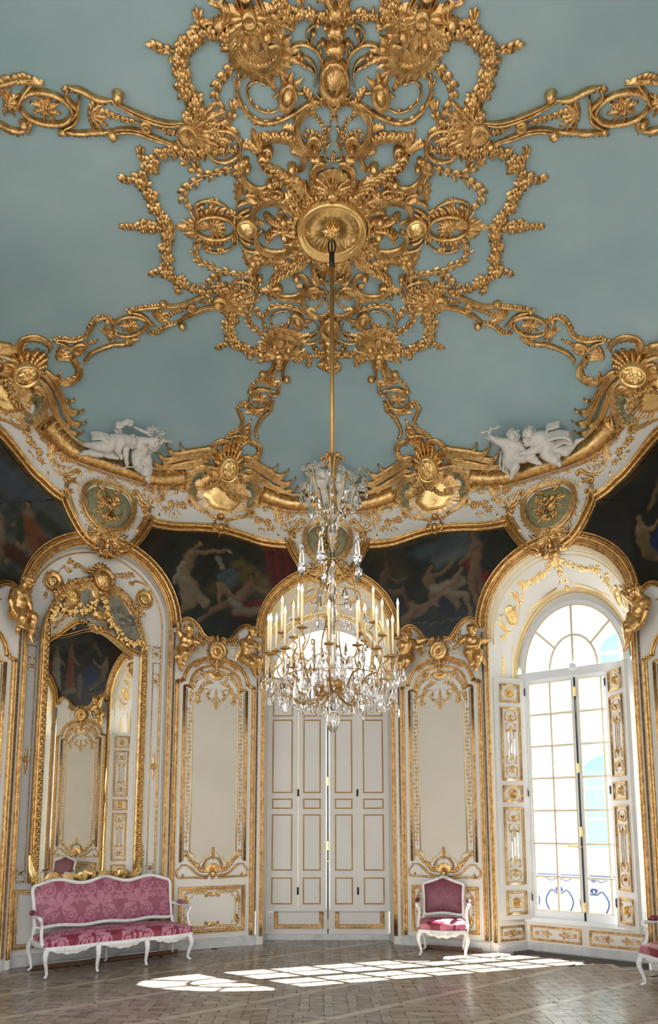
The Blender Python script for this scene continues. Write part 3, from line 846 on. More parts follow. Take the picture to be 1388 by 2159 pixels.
m = M(); m.add([(-9, -.25, 9.2), (9, -.25, 9.2), (9, 1.4, 9.6), (-9, 1.4, 9.6)], [(0, 1, 2, 3)]); m.build('roof', ROOFM, bld, smooth=False)
m = M()
for z0, z1, d in ((4.75, 4.95, .3), (4.45, 4.6, .22), (4.2, 4.3, .15), (9.0, 9.2, .3), (.3, .5, .2)): box(m, -9, 9, -d, 0, z0, z1)
m.build('cornice', FACADE, bld, smooth=False)
m = M(); box(m, -9, 9, -.06, 0, 4.3, 4.45); box(m, -9, 9, -.06, 0, -.9, .15); m.build('blue_frieze', ROOFM, bld, smooth=False)  # frieze and lower band in the roof's pale blue
for cx in (-5.55, -2.25, 1.05, 4.35):
  for zb in (1.1, 4.98):
    m = M(); n = 16; hw_ = .85 if zb < 2 else .5; cx += 0 if zb < 2 else .45; zt = zb + (1.55 if zb < 2 else 1.2); V = [(cx - hw_, -.02, zb), (cx + hw_, -.02, zb)] + [(cx + hw_ * math.cos(PI * k / n), -.02, zt + hw_ * math.sin(PI * k / n)) for k in range(n + 1)]
    m.add(V, [tuple(range(len(V)))]); wv = m.build('window', TEAL, bld, smooth=False)
    bars(wv, [((cx, zb), (cx, zt + hw_)), ((cx - hw_, zb + .75), (cx + hw_, zb + .75)), ((cx - hw_, zt), (cx + hw_, zt))], .08, -.06, .04, 'glazing_bar', FACADE)
    m = M(); arcbar(m, cx, zt, hw_ + .08, hw_ + .08, .16, -.08, .08); m.build('arch_moulding', FACADE, bld)
# ------------------------------------------------------------ ceiling rosette (one quadrant measured, mirrored to four)
A_ = lambda pts: CC(380, 0, 4.206, pts)
B_ = lambda pts: CC(380, 230, 4.206, pts)
C_ = lambda pts: CC(240, 300, 3.017, pts)
P_ = lambda pts: CC(0, 0, 1.0, pts)
def scr(m, pts, w, h, **k): return scroll(m, pts, w * .76, h * .9, **k)
def quad(name, m, four=True, mt=GOLD, xm=True, ym=True, label=None):
    o = m.build(name, mt, ceil, ceilmap)
    for sx in ((1, -1) if xm else (1,)):
        for sy in ((1, -1) if ym else (1,)):
            if (sx, sy) != (1, 1):
                c = o.copy(); COL.objects.link(c); c.scale = (sx, sy, 1)
    return o
u = .0058   # metres per photo pixel on the vault
# garland frame with its big roses
m = M()
garland(m, P_([(495, 88), (465, 65), (430, 60), (405, 80), (383, 95), (376, 125), (383, 160), (386, 190), (405, 205), (416, 225), (402, 250)]), .085, .055, 2,
        big=P_([(413, 75), (391, 94), (379, 125), (384, 152), (392, 185), (410, 212)]))
garland(m, P_([(428, 318), (390, 317), (350, 320), (320, 343), (297, 375), (310, 405), (322, 432), (343, 455), (352, 476)]), .085, .055, 3,
        big=P_([(318, 346), (294, 378), (318, 410), (325, 436), (345, 462)]))
for a, b in (((375, 105), (330, 96)), ((425, 62), (418, 36)), ((300, 345), (296, 322)), ((292, 378), (266, 376))):
    spray(m, P_([a, ((a[0] + b[0]) / 2, (a[1] + b[1]) / 2 + 2), b]), .07, .012, .04, .05)
quad('rose_garland', m)
m = M(); garland(m, P_([(352, 476), (325, 475), (300, 475)]), .085, .05, 7, big=P_([(352, 476), (318, 476), (302, 475)])); spray(m, P_([(300, 475), (280, 476), (265, 476)]), .06, .015, .04, .045)
acanth(m, *P_([(385, 477)])[0], 0, .32, .085, .05); sweep(m, P_([(352, 477), (390, 477)]), .015, .03)
quad('garland_cross', m, ym=False)
m = M(); q = P_([(702, 748), (702, 765), (703, 782)]); garland(m, q, .08, .05, 9, big=[q[0]]); q2 = P_([(702, 745), (660, 748), (630, 744), (598, 738)]); garland(m, q2, .07, .05, 4)
q3 = P_([(702, 745), (745, 748), (775, 744), (806, 738)]); garland(m, q3, .07, .05, 5)
q = P_([(655, 752), (652, 765)]); spray(m, q, .07, .01, .04, .04); q = P_([(750, 752), (753, 765)]); spray(m, q, .07, .01, .04, .04)
quad('garland_drop', m, xm=False)
# leaf sprays inside the frame
m = M()
for pts in (A_([(545, 590), (440, 600), (380, 680), (320, 770), (320, 880), (350, 980), (400, 1090), (430, 1130)]), B_([(500, 480), (380, 540), (220, 580), (130, 525), (75, 480)]), B_([(220, 600), (130, 640), (50, 700), (20, 780), (60, 830)]),
            B_([(440, 160), (330, 100), (240, 60)]), B_([(430, 150), (460, 60), (470, 0)])):
    spray(m, pts, .085, .012, .04, .085, seed=len(m.f))
quad('leaf_spray', m)
# big heart scroll, outer tendrils
m = M()
P = A_([(1372, 975), (1290, 905), (1200, 895), (1120, 950), (1060, 1020), (1035, 1085)]) + B_([(1036, 180), (1055, 260), (1100, 320), (1170, 350)])
scr(m, P, .036, .085, c1=-1, r=.06, prof='ridge'); comb(m, cr(P, 5)[4:40], 1, .03, .010, .06, .028, lean=.1)
acanth(m, *B_([(1030, 170)])[0], *(lambda a, b: (math.atan2(b[1] - a[1], b[0] - a[0]), math.dist(a, b)))(B_([(1030, 170)])[0], B_([(905, 150)])[0]), .05, .045)
acanth(m, *B_([(1090, 40)])[0], *(lambda a, b: (math.atan2(b[1] - a[1], b[0] - a[0]), math.dist(a, b)))(B_([(1090, 40)])[0], B_([(1200, 10)])[0]), .04, .04)
quad('heart_scroll', m)
m = M()
P = A_([(1388, 868), (1250, 880), (1150, 898), (1050, 960), (950, 1020), (830, 1065), (700, 1060), (600, 990), (535, 890), (505, 790), (515, 710), (570, 665)])
scr(m, P, .022, .05, taper=.3); Q = cr(P, 5); comb(m, Q[12:52], -1, .075, .014, .04, .07, lean=1.0, bend=.6); comb(m, Q[22:54], 1, .07, .014, .04, .1, lean=1.0, bend=.7)
P = A_([(910, 890), (880, 950), (800, 985), (700, 960), (620, 890), (592, 800), (610, 740), (680, 712), (740, 750)]); scr(m, P, .011, .03, c0=0); comb(m, cr(P, 5)[10:38], 1, .05, .01, .03, .09, lean=.9)
for a, b in ((((990, 290), (965, 240), (990, 180), (1060, 120), (1150, 100), (1240, 120), (1290, 170), (1290, 215)), 1), (((1210, 835), (1245, 740), (1262, 600), (1240, 480), (1180, 410), (1090, 375), (1010, 390), (972, 440), (1005, 490), (1055, 465)), 1),
             (((1225, 470), (1155, 380), (1120, 300), (1150, 230), (1222, 198)), 0), (((1160, 390), (1165, 330), (1185, 275)), 0), (((1215, 430), (1225, 380), (1265, 352)), 0), (((1180, 770), (1205, 670), (1190, 560), (1130, 495), (1082, 488)), 0), (((1200, 640), (1160, 590), (1105, 562)), 0),
             (((1388, 420), (1340, 380), (1295, 395)), 0), (((1210, 820), (1250, 855), (1300, 815)), 0)):
    scr(m, A_(a), .016 if b else .011, .04, taper=.3)
    boss(m, *A_([a[-1]])[0], .022, .05)
acanth(m, *A_([(1180, 890)])[0], *(lambda a, b: (math.atan2(b[1] - a[1], b[0] - a[0]), math.dist(a, b)))(A_([(1180, 890)])[0], A_([(1090, 765)])[0]), .05, .05)
comb(m, cr(A_([(1262, 700), (1262, 600), (1240, 480)]), 6), 1, .045, .01, .03, .07, lean=1.0)
quad('tendril_scroll', m)
m = M(); c = A_([(952, 830)])[0]
disc(m, *c, .078, .125, [(1, 0), (.97, .05), (.8, .075), (.7, .045), (.5, .05), (.3, .09), (.05, .1)], 24, rot=.35)
for a in (-.5, 0, .5): leaf(m, c[0], c[1] + 0, -PI / 2 + a + .25, .19, .03, .05)
for s_, e_ in (((1000, 740), (1058, 715)), ((880, 800), (822, 850)), ((1030, 800), (1110, 805))): scr(m, A_([s_, ((s_[0] + e_[0]) / 2, (s_[1] + e_[1]) / 2 + 12), e_]), .012, .03)
quad('bud_cartouche', m)
# shell with its C-scroll and crest fan
m = M(); c = A_([(700, 415)])[0]
P = A_([(575, 360), (530, 350), (505, 420), (560, 510), (650, 562), (730, 572), (820, 535), (880, 460), (890, 370), (850, 300), (775, 280)])
scr(m, P, .036, .085, prof='ridge', c0=0, c1=0, end=.7); boss(m, *P[0], .04, .08); boss(m, *P[-1], .045, .09)
fan(m, c[0], c[1], PI / 2, .03, .24, 3.7, 13, .06, .05, yr=-1 if False else 1)
comb(m, cr(P, 6)[6:], 1, .11, .035, .05, .045, lean=.2, bend=.2, jit=.3); comb(m, cr(P, 6)[22:50], 1, .17, .04, .05, .09, lean=.15, bend=.25, jit=.35, ac=True)
c2 = A_([(610, 110)])[0]
fan(m, c2[0], c2[1], PI / 2 - .3, .06, .27, 2.6, 8, .06, .12)
for k in range(9): acanth(m, *c2, -.9 + k * .45 + .6, .30 + .05 * (k % 2), .05, .06, bend=.3)
P = A_([(385, 0), (400, 70), (395, 150), (340, 190)]); scr(m, P, .05, .06, prof='mould', end=.6); boss(m, *P[-1], .05, .08)
disc(m, *c2, .06, .06, [(1, .0), (.9, .09), (.6, .09), (.45, .05)], 16)
garland(m, A_([(900, 80), (890, 140), (960, 120)]), .07, .05, 6, big=A_([(925, 75), (880, 20)]))
quad('shell', m)
# junction shell where the spoke leaves
m = M(); c = B_([(65, 185)])[0]
disc(m, *c, .07, .07, [(1.3, 0), (1.2, .07), (.9, .08), (.6, .03)], 16)
for k in range(11): acanth(m, *c, -1.0 + k * .24, .30 + .09 * ((k * 7) % 3) / 2, .045, .055, bend=.1)
garland(m, B_([(60, 400), (150, 400), (220, 350), (300, 365), (400, 335), (480, 350)]), .065, .045, 8)
garland(m, B_([(200, 60), (240, 130), (330, 200), (380, 310)]), .06, .04, 12)
quad('junction_shell', m)
m = M()
P = B_([(290, 225), (300, 185), (370, 172), (460, 190), (520, 260), (530, 350), (490, 415), (400, 455), (310, 440), (230, 370)]); scr(m, P, .024, .05, c0=0, taper=.3); boss(m, *P[0], .035, .06); comb(m, cr(P, 5)[14:44], -1, .05, .012, .035, .09, lean=1.)
P = B_([(515, 300), (530, 400), (545, 440), (590, 435)]); scr(m, P, .02, .05); boss(m, *P[-1], .026, .06)
quad('ring_scroll', m)
m = M()
P = B_([(780, 345), (735, 330), (745, 270), (810, 240), (890, 236), (960, 250), (1030, 300), (1080, 370), (1100, 440), (1075, 505), (1035, 530), (990, 500)])
scr(m, P, .03, .08, prof='ridge', c0=0, c1=0, end=.6); boss(m, *P[0], .04, .08); boss(m, *P[-1], .045, .09)
comb(m, cr(P, 5)[8:32], -1, .06, .02, .05, .035, lean=.3); comb(m, cr(P, 5)[8:32], 1, .02, .01, .05, .05, lean=.3)
for a, b in (((715, 350), (610, 180)), ((715, 350), (690, 200)), ((700, 350), (560, 285)), ((690, 340), (545, 330)), ((700, 345), (650, 390)), ((750, 260), (765, 190)), ((1050, 380), (975, 370))):
    p0, p1 = B_([a, b]); acanth(m, *p0, math.atan2(p1[1] - p0[1], p1[0] - p0[0]), math.dist(p0, p1), .05, .05, bend=.3)
quad('leaf_scroll', m)
# the dense acanthus band running diagonally into the centre
m = M()
band_ = cr(B_([(700, 395), (740, 470), (850, 550), (960, 620), (1050, 720), (1100, 820)]), 8)
sweep(m, band_, np.linspace(.03, .075, len(band_)), .06)
comb(m, band_[4:], 1, .16, .042, .075, .055, lean=1.0, bend=.5, ac=True, grow=(.7, 1.3)); comb(m, band_[4:], -1, .16, .042, .075, .055, lean=1.0, bend=.5, ac=True, grow=(.7, 1.3), seed=3)
comb(m, band_[8:], 1, .07, .03, .11, .06, lean=1.2, bend=.2, ac=True, seed=4)
P = B_([(760, 400), (720, 390), (700, 430), (740, 490)]); scr(m, P, .03, .09, c0=1, r=.05)
comb(m, cr(B_([(800, 690), (860, 650), (940, 670), (1030, 740), (1080, 830)]), 6), -1, .13, .035, .07, .05, lean=.9, ac=True, seed=8)
quad('acanthus_band', m)
m = M()
P = B_([(600, 505), (565, 488), (545, 540), (565, 600), (610, 655), (670, 690), (740, 688), (795, 645)]); scr(m, P, .026, .08, prof='ridge', end=.7); boss(m, *P[0], .035, .08); boss(m, *P[-1], .04, .08)
comb(m, cr(P, 6)[3:], 1, .15, .04, .05, .07, lean=.6, bend=.5, ac=True, jit=.25, seed=9); comb(m, cr(P, 6)[16:], 1, .2, .05, .04, .11, lean=.9, bend=.2, ac=True, jit=.3, seed=2)
comb(m, cr(P, 6)[3:], 1, .08, .04, .07, .05, lean=.2, bend=.2, seed=11)
quad('fringed_scroll', m)
# lateral scrolls, bosses, openwork
m = M()
P = B_([(735, 1005), (680, 975), (650, 930), (655, 870), (700, 820), (790, 792), (890, 800), (970, 850), (1010, 920), (985, 985), (915, 965)]); scr(m, P, .034, .09, prof='ridge', end=.6); boss(m, *P[-1], .045, .1)
comb(m, cr(P, 6)[20:50], -1, .08, .03, .07, .045, lean=.6, ac=True, seed=5)
for a, b in (((900, 800), (1000, 760)), ((960, 840), (1060, 800)), ((1000, 900), (1085, 850)), ((1010, 960), (1080, 920))):
    p0, p1 = B_([a, b]); acanth(m, *p0, math.atan2(p1[1] - p0[1], p1[0] - p0[0]), math.dist(p0, p1) * 1.5, .06, .08, bend=-.7)
for pts in ([(490, 905), (520, 835), (600, 805), (650, 830)], [(500, 960), (540, 900), (620, 870)], [(520, 1000), (560, 940), (630, 915)], [(600, 760), (700, 720), (790, 700), (860, 690)]): scr(m, B_(pts), .018, .05, taper=.2)
for x_, y_ in ((640, 770), (760, 740), (850, 730)): disc(m, *B_([(x_, y_)])[0], .075, .05, [(1, 0), (.95, .05), (.7, .05), (.6, .01)], 14, rot=.3)
P = B_([(770, 905), (785, 955), (850, 1000), (950, 1015)]); comb(m, cr(P, 6), 1, .07, .022, .06, .035, lean=.6, ac=True); comb(m, cr(P, 6), -1, .07, .022, .06, .035, lean=.6, ac=True); sweep(m, cr(P, 6), .015, .06)
comb(m, cr(B_([(490, 1040), (495, 960), (480, 900)]), 5), -1, .04, .015, .05, .03)
quad('side_scroll', m)
m = M(); c = B_([(592, 1036)])[0]
disc(m, *c, .085, .085, [(1.25, 0), (1.2, .05), (1.05, .06), (1., .03), (.9, .06), (.5, .09), (.1, .1)], 24); quad('gilt_boss', m, mt=GOLD2, ym=False)
m = M(); c = C_([(645, 532)])[0]; c = (c[0], 0.0)
sweep(m, ell(c[0], 0, .20, .135), .016, .05, closed=True)
for k in range(9): acanth(m, c[0] - .05, 0, PI + (k - 4) * .35 + PI, .16, .03, .05)
floret(m, c[0], 0, .07, .05, 6)
E_ = ell(c[0], 0, .215, .15, 35, 325, 40)
comb(m, E_, -1, .10, .022, .045, .038, lean=.3, bend=.5, jit=.3, seed=6); comb(m, E_[8:32], -1, .16, .03, .04, .07, lean=.1, bend=.4, jit=.4, ac=True, seed=7)
for sy in (1, -1):
    P = C_([(562, 400), (535, 415), (525, 385), (600, 360), (690, 385), (745, 440), (762, 530)]); P = [(a, b * sy) for a, b in P]; scr(m, P, .012, .035, end=.8, taper=.1); boss(m, *P[0], .03, .05)
    floret(m, *[(a, b * sy) for a, b in C_([(625, 372)])][0], .05, .04, 5)
acanth(m, c[0] - .20, 0, PI, .22, .06, .05)
quad('oval_medallion', m, ym=False)
# axis ornaments
m = M(); c = P_([(703, 392)])[0]; c = (0.0, c[1])
fan(m, 0, c[1], -PI / 2, .03, .19, 3.2, 9, .08, .06)
for k in range(9): acanth(m, 0, c[1] + .02, -PI / 2 + (k - 4) * .36, .21, .04, .1, bend=(k - 4) * .12)
disc(m, 0, c[1] + .04, .06, .05, [(1, 0), (.95, .1), (.5, .12)], 14)
for sd in (-1, 1):
    P = B_([(1290, 500), (1290, 475), (1230, 478), (1178, 530), (1160, 600), (1180, 680), (1230, 735), (1310, 760)]); P = [(abs(a) * sd, b) for a, b in P]; scr(m, P, .028, .085, prof='ridge', end=.7)
    comb(m, cr(P, 5)[10:], sd, .09, .03, .08, .045, lean=.8, ac=True)
    P = B_([(1330, 440), (1285, 420), (1300, 330), (1380, 280)]); scr(m, [(abs(a) * sd, b) for a, b in P], .013, .04, end=.8)
    P = B_([(1385, 300), (1312, 220), (1318, 160), (1380, 148)]); scr(m, [(abs(a) * sd, b) for a, b in P], .015, .04, end=.8)
    for k_ in ([(1290, 330), (1240, 220), (1150, 190)], [(1300, 280), (1260, 120), (1200, 60)], [(1270, 340), (1200, 250), (1130, 230)], [(1330, 130), (1350, 40), (1345, 10)]):
        spray(m, [(abs(a) * sd, b) for a, b in B_(k_)], .035, .005, .025, .035, seed=3)
    c3 = B_([(1190, 300)])[0]; fan(m, abs(c3[0]) * sd, c3[1], -PI / 2, .01, .07, 4.5, 7, .06, .1)
    P = B_([(1120, 430), (1200, 400), (1280, 420), (1240, 450), (1160, 470)]); P = [(abs(a) * sd, b) for a, b in P]; plate(m, P, .05, ribs=1)
spray(m, [(0, c[1] - .22), (0, c[1] - .27), (0, c[1] - .31)], .035, .01, .04, .03)
c = A_([(1388, 690)])[0]
disc(m, 0, c[1], .125, .175, [(1, 0), (.97, .06), (.85, .085), (.74, .05), (.6, .05), (.4, .1), (.1, .12)], 30, ribs=15, amp=.1)
for k in range(3): disc(m, 0, c[1] - .24 - k * .12, .085 - k * .01, .06, [(1, 0), (.9, .07), (.5, .09)], 16, ribs=6, amp=.2)
for sd in (-1, 1): acanth(m, sd * .03, c[1] - .5, -PI / 2 + sd * .5, .2, .06, .06)
garland(m, [(-.1, c[1] - .62), (.0, c[1] - .66), (.1, c[1] - .62)], .09, .06, 5, big=[(0, c[1] - .66)])
quad('axis_palmette', m, xm=False)
m = M()
disc(m, 0, 0, .335, .335, [(1.05, 0), (1.03, .1), (.97, .12), (.93, .07), (.88, .07), (.84, .1), (.8, .05), (.78, .03)], 56)
fan(m, 0, 0, 0, .03, .275, 2 * PI, 26, .13, .03); comb(m, ell(0, 0, .36, .36, 0, 360, 60), -1, .05, .02, .08, .045, lean=.3)
for k in range(8): acanth(m, 0, 0, k * PI / 4 + .2, .13, .04, .13)
for k in range(6): acanth(m, 0, 0, k * PI / 3, .08, .03, .17)
boss(m, 0, 0, .035, .2)
m.build('central_roundel', GOLD2, ceil, ceilmap)
m = M()
for k in range(44):
    a = (k + .5) * 2 * PI / 44; acanth(m, .36 * math.cos(a), .36 * math.sin(a), a + .25 * (-1) ** k, .17 + .04 * (k % 3), .045, .09 - .02 * (k % 2), bend=.4 * (-1) ** k)
m.build('acanthus_collar', GOLD, ceil, ceilmap)

# ------------------------------------------------------------ spokes from the rosette to the cartouches
E5 = lambda pts: CC(0, 640, 2.892, pts)
J0, K0 = np.array(P_([(432, 625)])[0]), np.array(P_([(70, 772)])[0])
ax = (K0 - J0); LN = np.linalg.norm(ax); ax /= LN; nr = np.array([-ax[1], ax[0]])
def tl(pts): return [(float((np.array(p) - J0) @ ax) / LN, float((np.array(p) - J0) @ nr)) for p in pts]
def spoke(J, K, flip=1):
    J, K = np.array(J), np.array(K); a = K - J; L = np.linalg.norm(a); a = a / L; n = np.array([-a[1], a[0]]) * flip; m = M(); kw = L / LN * .5 + .5
    g = lambda pts: [tuple(J + a * (t * L) + n * w * kw) for t, w in tl(pts)]
    def sc(pts, w=.026, h=.055, **k): P = g(pts); scr(m, P, w, h, **k); return P
    def cmb(P, side, Lf, st, **k): comb(m, P, side * flip, Lf, .014, .04, st, **k)
    P = sc(C_([(595, 955), (520, 990), (430, 1028), (350, 1035), (318, 1022)]), .03, .06, prof='mould', end=.8); boss(m, *P[-1], .05, .075); boss(m, *P[0], .04, .07)
    P = sc(C_([(318, 1035), (250, 1042), (170, 1050), (100, 1068)]), .026); cmb(cr(P, 5), 1, .05, .035, lean=.5); boss(m, *P[-1], .035, .06)
    P = sc(C_([(690, 1042), (610, 1042), (540, 1060), (460, 1100), (405, 1140)]), .03, .06, prof='mould', end=.8); boss(m, *g(C_([(435, 1160)]))[0], .05, .08)
    P = sc(C_([(405, 1145), (340, 1158), (295, 1195), (245, 1215)]), .026); cmb(cr(P, 5), 1, .05, .04, lean=.5)
    P = sc(C_([(250, 1215), (215, 1180), (225, 1130), (180, 1090), (110, 1075)]), .024, end=.8); P = sc(C_([(270, 1175), (225, 1130), (150, 1100), (100, 1100)]), .02, end=.8)
    c = g(C_([(495, 1042)]))[0]; disc(m, *c, .05, .05, [(1, 0), (.95, .05), (.75, .05), (.65, .02), (.3, .05)], 16)
    for pts in (C_([(470, 1050), (400, 1075), (320, 1110)]), C_([(540, 1025), (580, 1010), (620, 1000)])): spray(m, g(pts), .05, .008, .03, .04)
    c = g(C_([(265, 1110)]))[0]; c1 = g(C_([(330, 1085)]))[0]; aa = math.atan2(c1[1] - c[1], c1[0] - c[0])
    for k in range(7): acanth(m, *c, aa + (k - 3) * .42, .17, .03, .04)
    ce = g(E5([(790, 130)]))[0]; rot = math.atan2(a[1], a[0]); sweep(m, ell(*ce, .20, .135, rot=rot), .02, .05, closed=True)
    for k in range(8): acanth(m, *ce, k * PI / 4, .12, .03, .05, bend=.5)
    floret(m, *ce, .05, .06, 6)
    P = sc(E5([(690, 110), (640, 80), (590, 95), (560, 135), (530, 190), (450, 222), (370, 215), (330, 225)]), .028, end=.7); cmb(cr(P, 5), 1, .06, .03, lean=.5); boss(m, *g(E5([(655, 100)]))[0], .04, .07)
    P = sc(E5([(820, 228), (760, 238), (690, 242), (620, 265), (550, 300), (512, 345)]), .028, end=.7); cmb(cr(P, 5), -1, .06, .03, lean=.5); acanth(m, *g(E5([(760, 238)]))[0], rot + PI, .2, .05, .06)
    P = sc(E5([(690, 110), (700, 170), (800, 215)]), .022, end=.9)
    c = g(E5([(655, 185)]))[0]
    for k in range(7): acanth(m, *c, rot + (k - 3) * .6 + PI, .13, .03, .04)
    spray(m, g(E5([(600, 215), (560, 235), (520, 250)])), .05, .008, .03, .035)
    c = g(E5([(482, 268)]))[0]; disc(m, *c, .1, .07, [(1, 0), (.95, .045), (.75, .045), (.65, .02), (.3, .05)], 16, rot=rot)
    P = sc(E5([(330, 225), (400, 245), (450, 290), (465, 340)]), .02, end=.8)
    P = sc(E5([(150, 320), (125, 300), (112, 260), (135, 218), (190, 198), (250, 205), (300, 240), (318, 262)]), .034, .07, prof='ridge', end=.8); cmb(cr(P, 5), 1, .085, .035, lean=.3)
    P = sc(E5([(440, 320), (478, 365), (492, 410), (470, 450), (420, 478), (370, 475), (345, 445)]), .034, .07, prof='ridge', end=.8); cmb(cr(P, 5), 1, .085, .035, lean=.3)
    c = g(E5([(340, 330)]))[0]; c1 = g(E5([(420, 290)]))[0]; aa = math.atan2(c1[1] - c[1], c1[0] - c[0])
    for k in range(5): acanth(m, *c, aa + (k - 2) * .35, .2, .035, .05)
    return m
b1 = spoke(J0, K0).build('strapwork_spoke', GOLD, ceil, ceilmap)
J1, K1 = P_([(588, 745)])[0], P_([(484, 972)])[0]
b2 = spoke(J1, K1).build('strapwork_spoke', GOLD, ceil, ceilmap)
for o in (b1, b2):
    for sx, sy in ((-1, 1), (1, -1), (-1, -1)):
        c = o.copy(); COL.objects.link(c); c.scale = (sx, sy, 1)
# ------------------------------------------------------------ boiserie of the piers
def mir(pts): return [(-a, b) for a, b in pts]
def pier_orn(i):
    w = WALL[i]; c = spier(i); k = pierw(i) / 1.284
    fn = lambda V: wallmap(np.c_[V[:, 0] * k + c, V[:, 1], V[:, 2]])
    far = i in (3,)
    # pilaster mouldings and the arched outer frame
    m = M()
    for sd in (-1, 1):
        sweep(m, [(sd * .585, z) for z in np.arange(.14, 3.80, .18)] + [(sd * .585, 3.80)], .030, .035, 'mould')
        sweep(m, [(sd * .645, .14), (sd * .645, 4.5)], .012, .03)
        sweep(m, [(sd * .585, 3.79), (sd * .53, 3.79), (sd * .50, 3.83)], .028, .035, 'mould')
    P = [(-.49, 3.80), (-.47, 3.90), (-.42, 4.0), (-.33, 4.09), (-.2, 4.155), (-.08, 4.17)]
    for q in (P, mir(P)): sweep(m, cr(q, 4), .026, .04, 'mould')
    m.build('pilaster_moulding', GOLD, w, fn)
    m = M()
    for sd in (-1, 1):
        sweep(m, [(sd * .475, z) for z in (1.2, 2., 3., 3.73)], .020, .022, 'mould'); sweep(m, [(sd * .475, 3.73), (sd * .39, 3.735)], .018, .022, 'mould')
        sweep(m, [(sd * .435, z) for z in (1.22, 2., 3., 3.69)], .006, .012)
        P = [(sd * .395, 3.70), (sd * .385, 3.80), (sd * .34, 3.91), (sd * .25, 4.0), (sd * .12, 4.05), (sd * .04, 4.06)]; sweep(m, cr(P, 4), .02, .026, 'mould')
        P = [(sd * .36, 3.70), (sd * .34, 3.80), (sd * .29, 3.89), (sd * .2, 3.96)]; sweep(m, cr(P, 4), .006, .012)
    m.build('panel_moulding', GOLD, w, fn)
    # pale gilt inner frame
    half = [(-.345, 1.34), (-.345, 2.2), (-.345, 3.50), (-.325, 3.525), (-.27, 3.52), (-.25, 3.56), (-.245, 3.62), (-.2, 3.68), (-.16, 3.62), (-.12, 3.56), (-.08, 3.55), (-.05, 3.49), (-.02, 3.47), (0, 3.41)]
    low = [(-.345, 1.34), (-.29, 1.31), (-.27, 1.26), (-.26, 1.21), (-.2, 1.18), (-.17, 1.21), (-.14, 1.25), (-.09, 1.27), (-.06, 1.31), (-.03, 1.34), (0, 1.39)]
    m = M()
    for q in (half, mir(half), low, mir(low)): sweep(m, q, .011, .008, 'flat')
    m.build('pale_gilt_frame', PALEGOLD, w, fn)
    ring_ = half[:0:-1] + low + mir(low)[::-1] + mir(half)
    pm = M(); R = half[1:] + mir(half)[::-1][1:-1] + mir(low)[:] + low[::-1][1:]
    plate(pm, R, .003, rings=3, dome=0, ctr=(0, 2.4)); pm.build('panel_board', PANELM, w, fn, smooth=False)
    # carved vines, shell head, arabesques
    m = M()
    for sd in (-1, 1):
        pts = [(sd * (.392 + .010 * math.sin(j * 2.1)), 1.42 + j * .13) for j in range(16)]
        spray(m, pts, .042, .0045, .016, .06, seed=i * 7 + sd + 20, lean=.9)
        spray(m, [(sd * .39, 3.45), (sd * .37, 3.62), (sd * .33, 3.78), (sd * .24, 3.88)], .06, .007, .02, .05, seed=4)
        spray(m, [(sd * .36, 3.60), (sd * .28, 3.64), (sd * .2, 3.76), (sd * .12, 3.80)], .055, .006, .02, .04, seed=6)
        spray(m, [(sd * .31, 3.56), (sd * .26, 3.50), (sd * .27, 3.56)], .05, .008, .02, .03, seed=2)
        scroll(m, [(sd * .05, 3.72), (sd * .12, 3.66), (sd * .15, 3.6), (sd * .1, 3.58)], .008, .02, c1=sd, r=.02)
        scroll(m, [(sd * .26, 3.62), (sd * .2, 3.7), (sd * .12, 3.7), (sd * .1, 3.64)], .008, .018, c1=sd, r=.02)
        scroll(m, [(sd * .03, 4.0), (sd * .12, 3.98), (sd * .16, 3.9), (sd * .12, 3.82), (sd * .04, 3.80)], .014, .035, c0=-sd, r=.03, prof='ridge')
        acanth(m, sd * .14, 3.94, (0 if sd > 0 else PI) + sd * .35, .2, .035, .03, bend=-sd * .6)
        spray(m, [(sd * .08, 4.10), (sd * .2, 4.11), (sd * .3, 4.05)], .05, .006, .025, .035, seed=9)
        spray(m, [(sd * .02, 3.6), (sd * .05, 3.55), (sd * .0, 3.5)], .03, .005, .015, .03, seed=9)
    fan(m, 0, 3.97, -PI / 2, .02, .125, 2.9, 8, .045, .08)
    boss(m, 0, 3.98, .035, .06); acanth(m, 0, 3.98, PI / 2, .12, .05, .05)
    spray(m, [(0, 3.72), (0, 3.6), (0, 3.46)], .04, .006, .02, .04, seed=3)
    # base cartouche with the long S scrolls
    for sd in (-1, 1):
        P = [(sd * .47, 1.16), (sd * .38, 1.155), (sd * .31, 1.10), (sd * .22, 1.03), (sd * .1, 1.00), (sd * .03, 1.03)]; scroll(m, P, .014, .03, taper=.1, end=.7)
        P = [(sd * .46, 1.14), (sd * .52, 1.08), (sd * .51, 1.0), (sd * .46, .985), (sd * .43, 1.01)]; scroll(m, P, .015, .03, end=.7); boss(m, sd * .435, 1.02, .018, .035)
        P = [(sd * .46, .985), (sd * .3, .985), (sd * .08, .97)]; sweep(m, cr(P, 4), .012, .018, 'flat')
        comb(m, cr([(sd * .38, 1.145), (sd * .31, 1.08), (sd * .22, 1.01), (sd * .1, .98)], 5), -sd if sd > 0 else 1, .06, .014, .025, .04, lean=.8, ac=True, seed=5)
        P = [(sd * .395, 1.37), (sd * .38, 1.3), (sd * .33, 1.24), (sd * .25, 1.15), (sd * .14, 1.08)]; sweep(m, cr(P, 4), .008, .02); comb(m, cr(P, 4), 1, .05, .014, .024, .035, lean=.8, seed=7); comb(m, cr(P, 4), -1, .05, .014, .024, .035, lean=.8, seed=8)
        scroll(m, [(sd * .42, 1.36), (sd * .43, 1.3), (sd * .39, 1.28)], .01, .02, c1=-sd, r=.02)
        floret(m, sd * .235, 1.15, .045, .03, 6); acanth(m, sd * .13, 1.06, (0 if sd > 0 else PI) + sd * .4, .1, .035, .03)
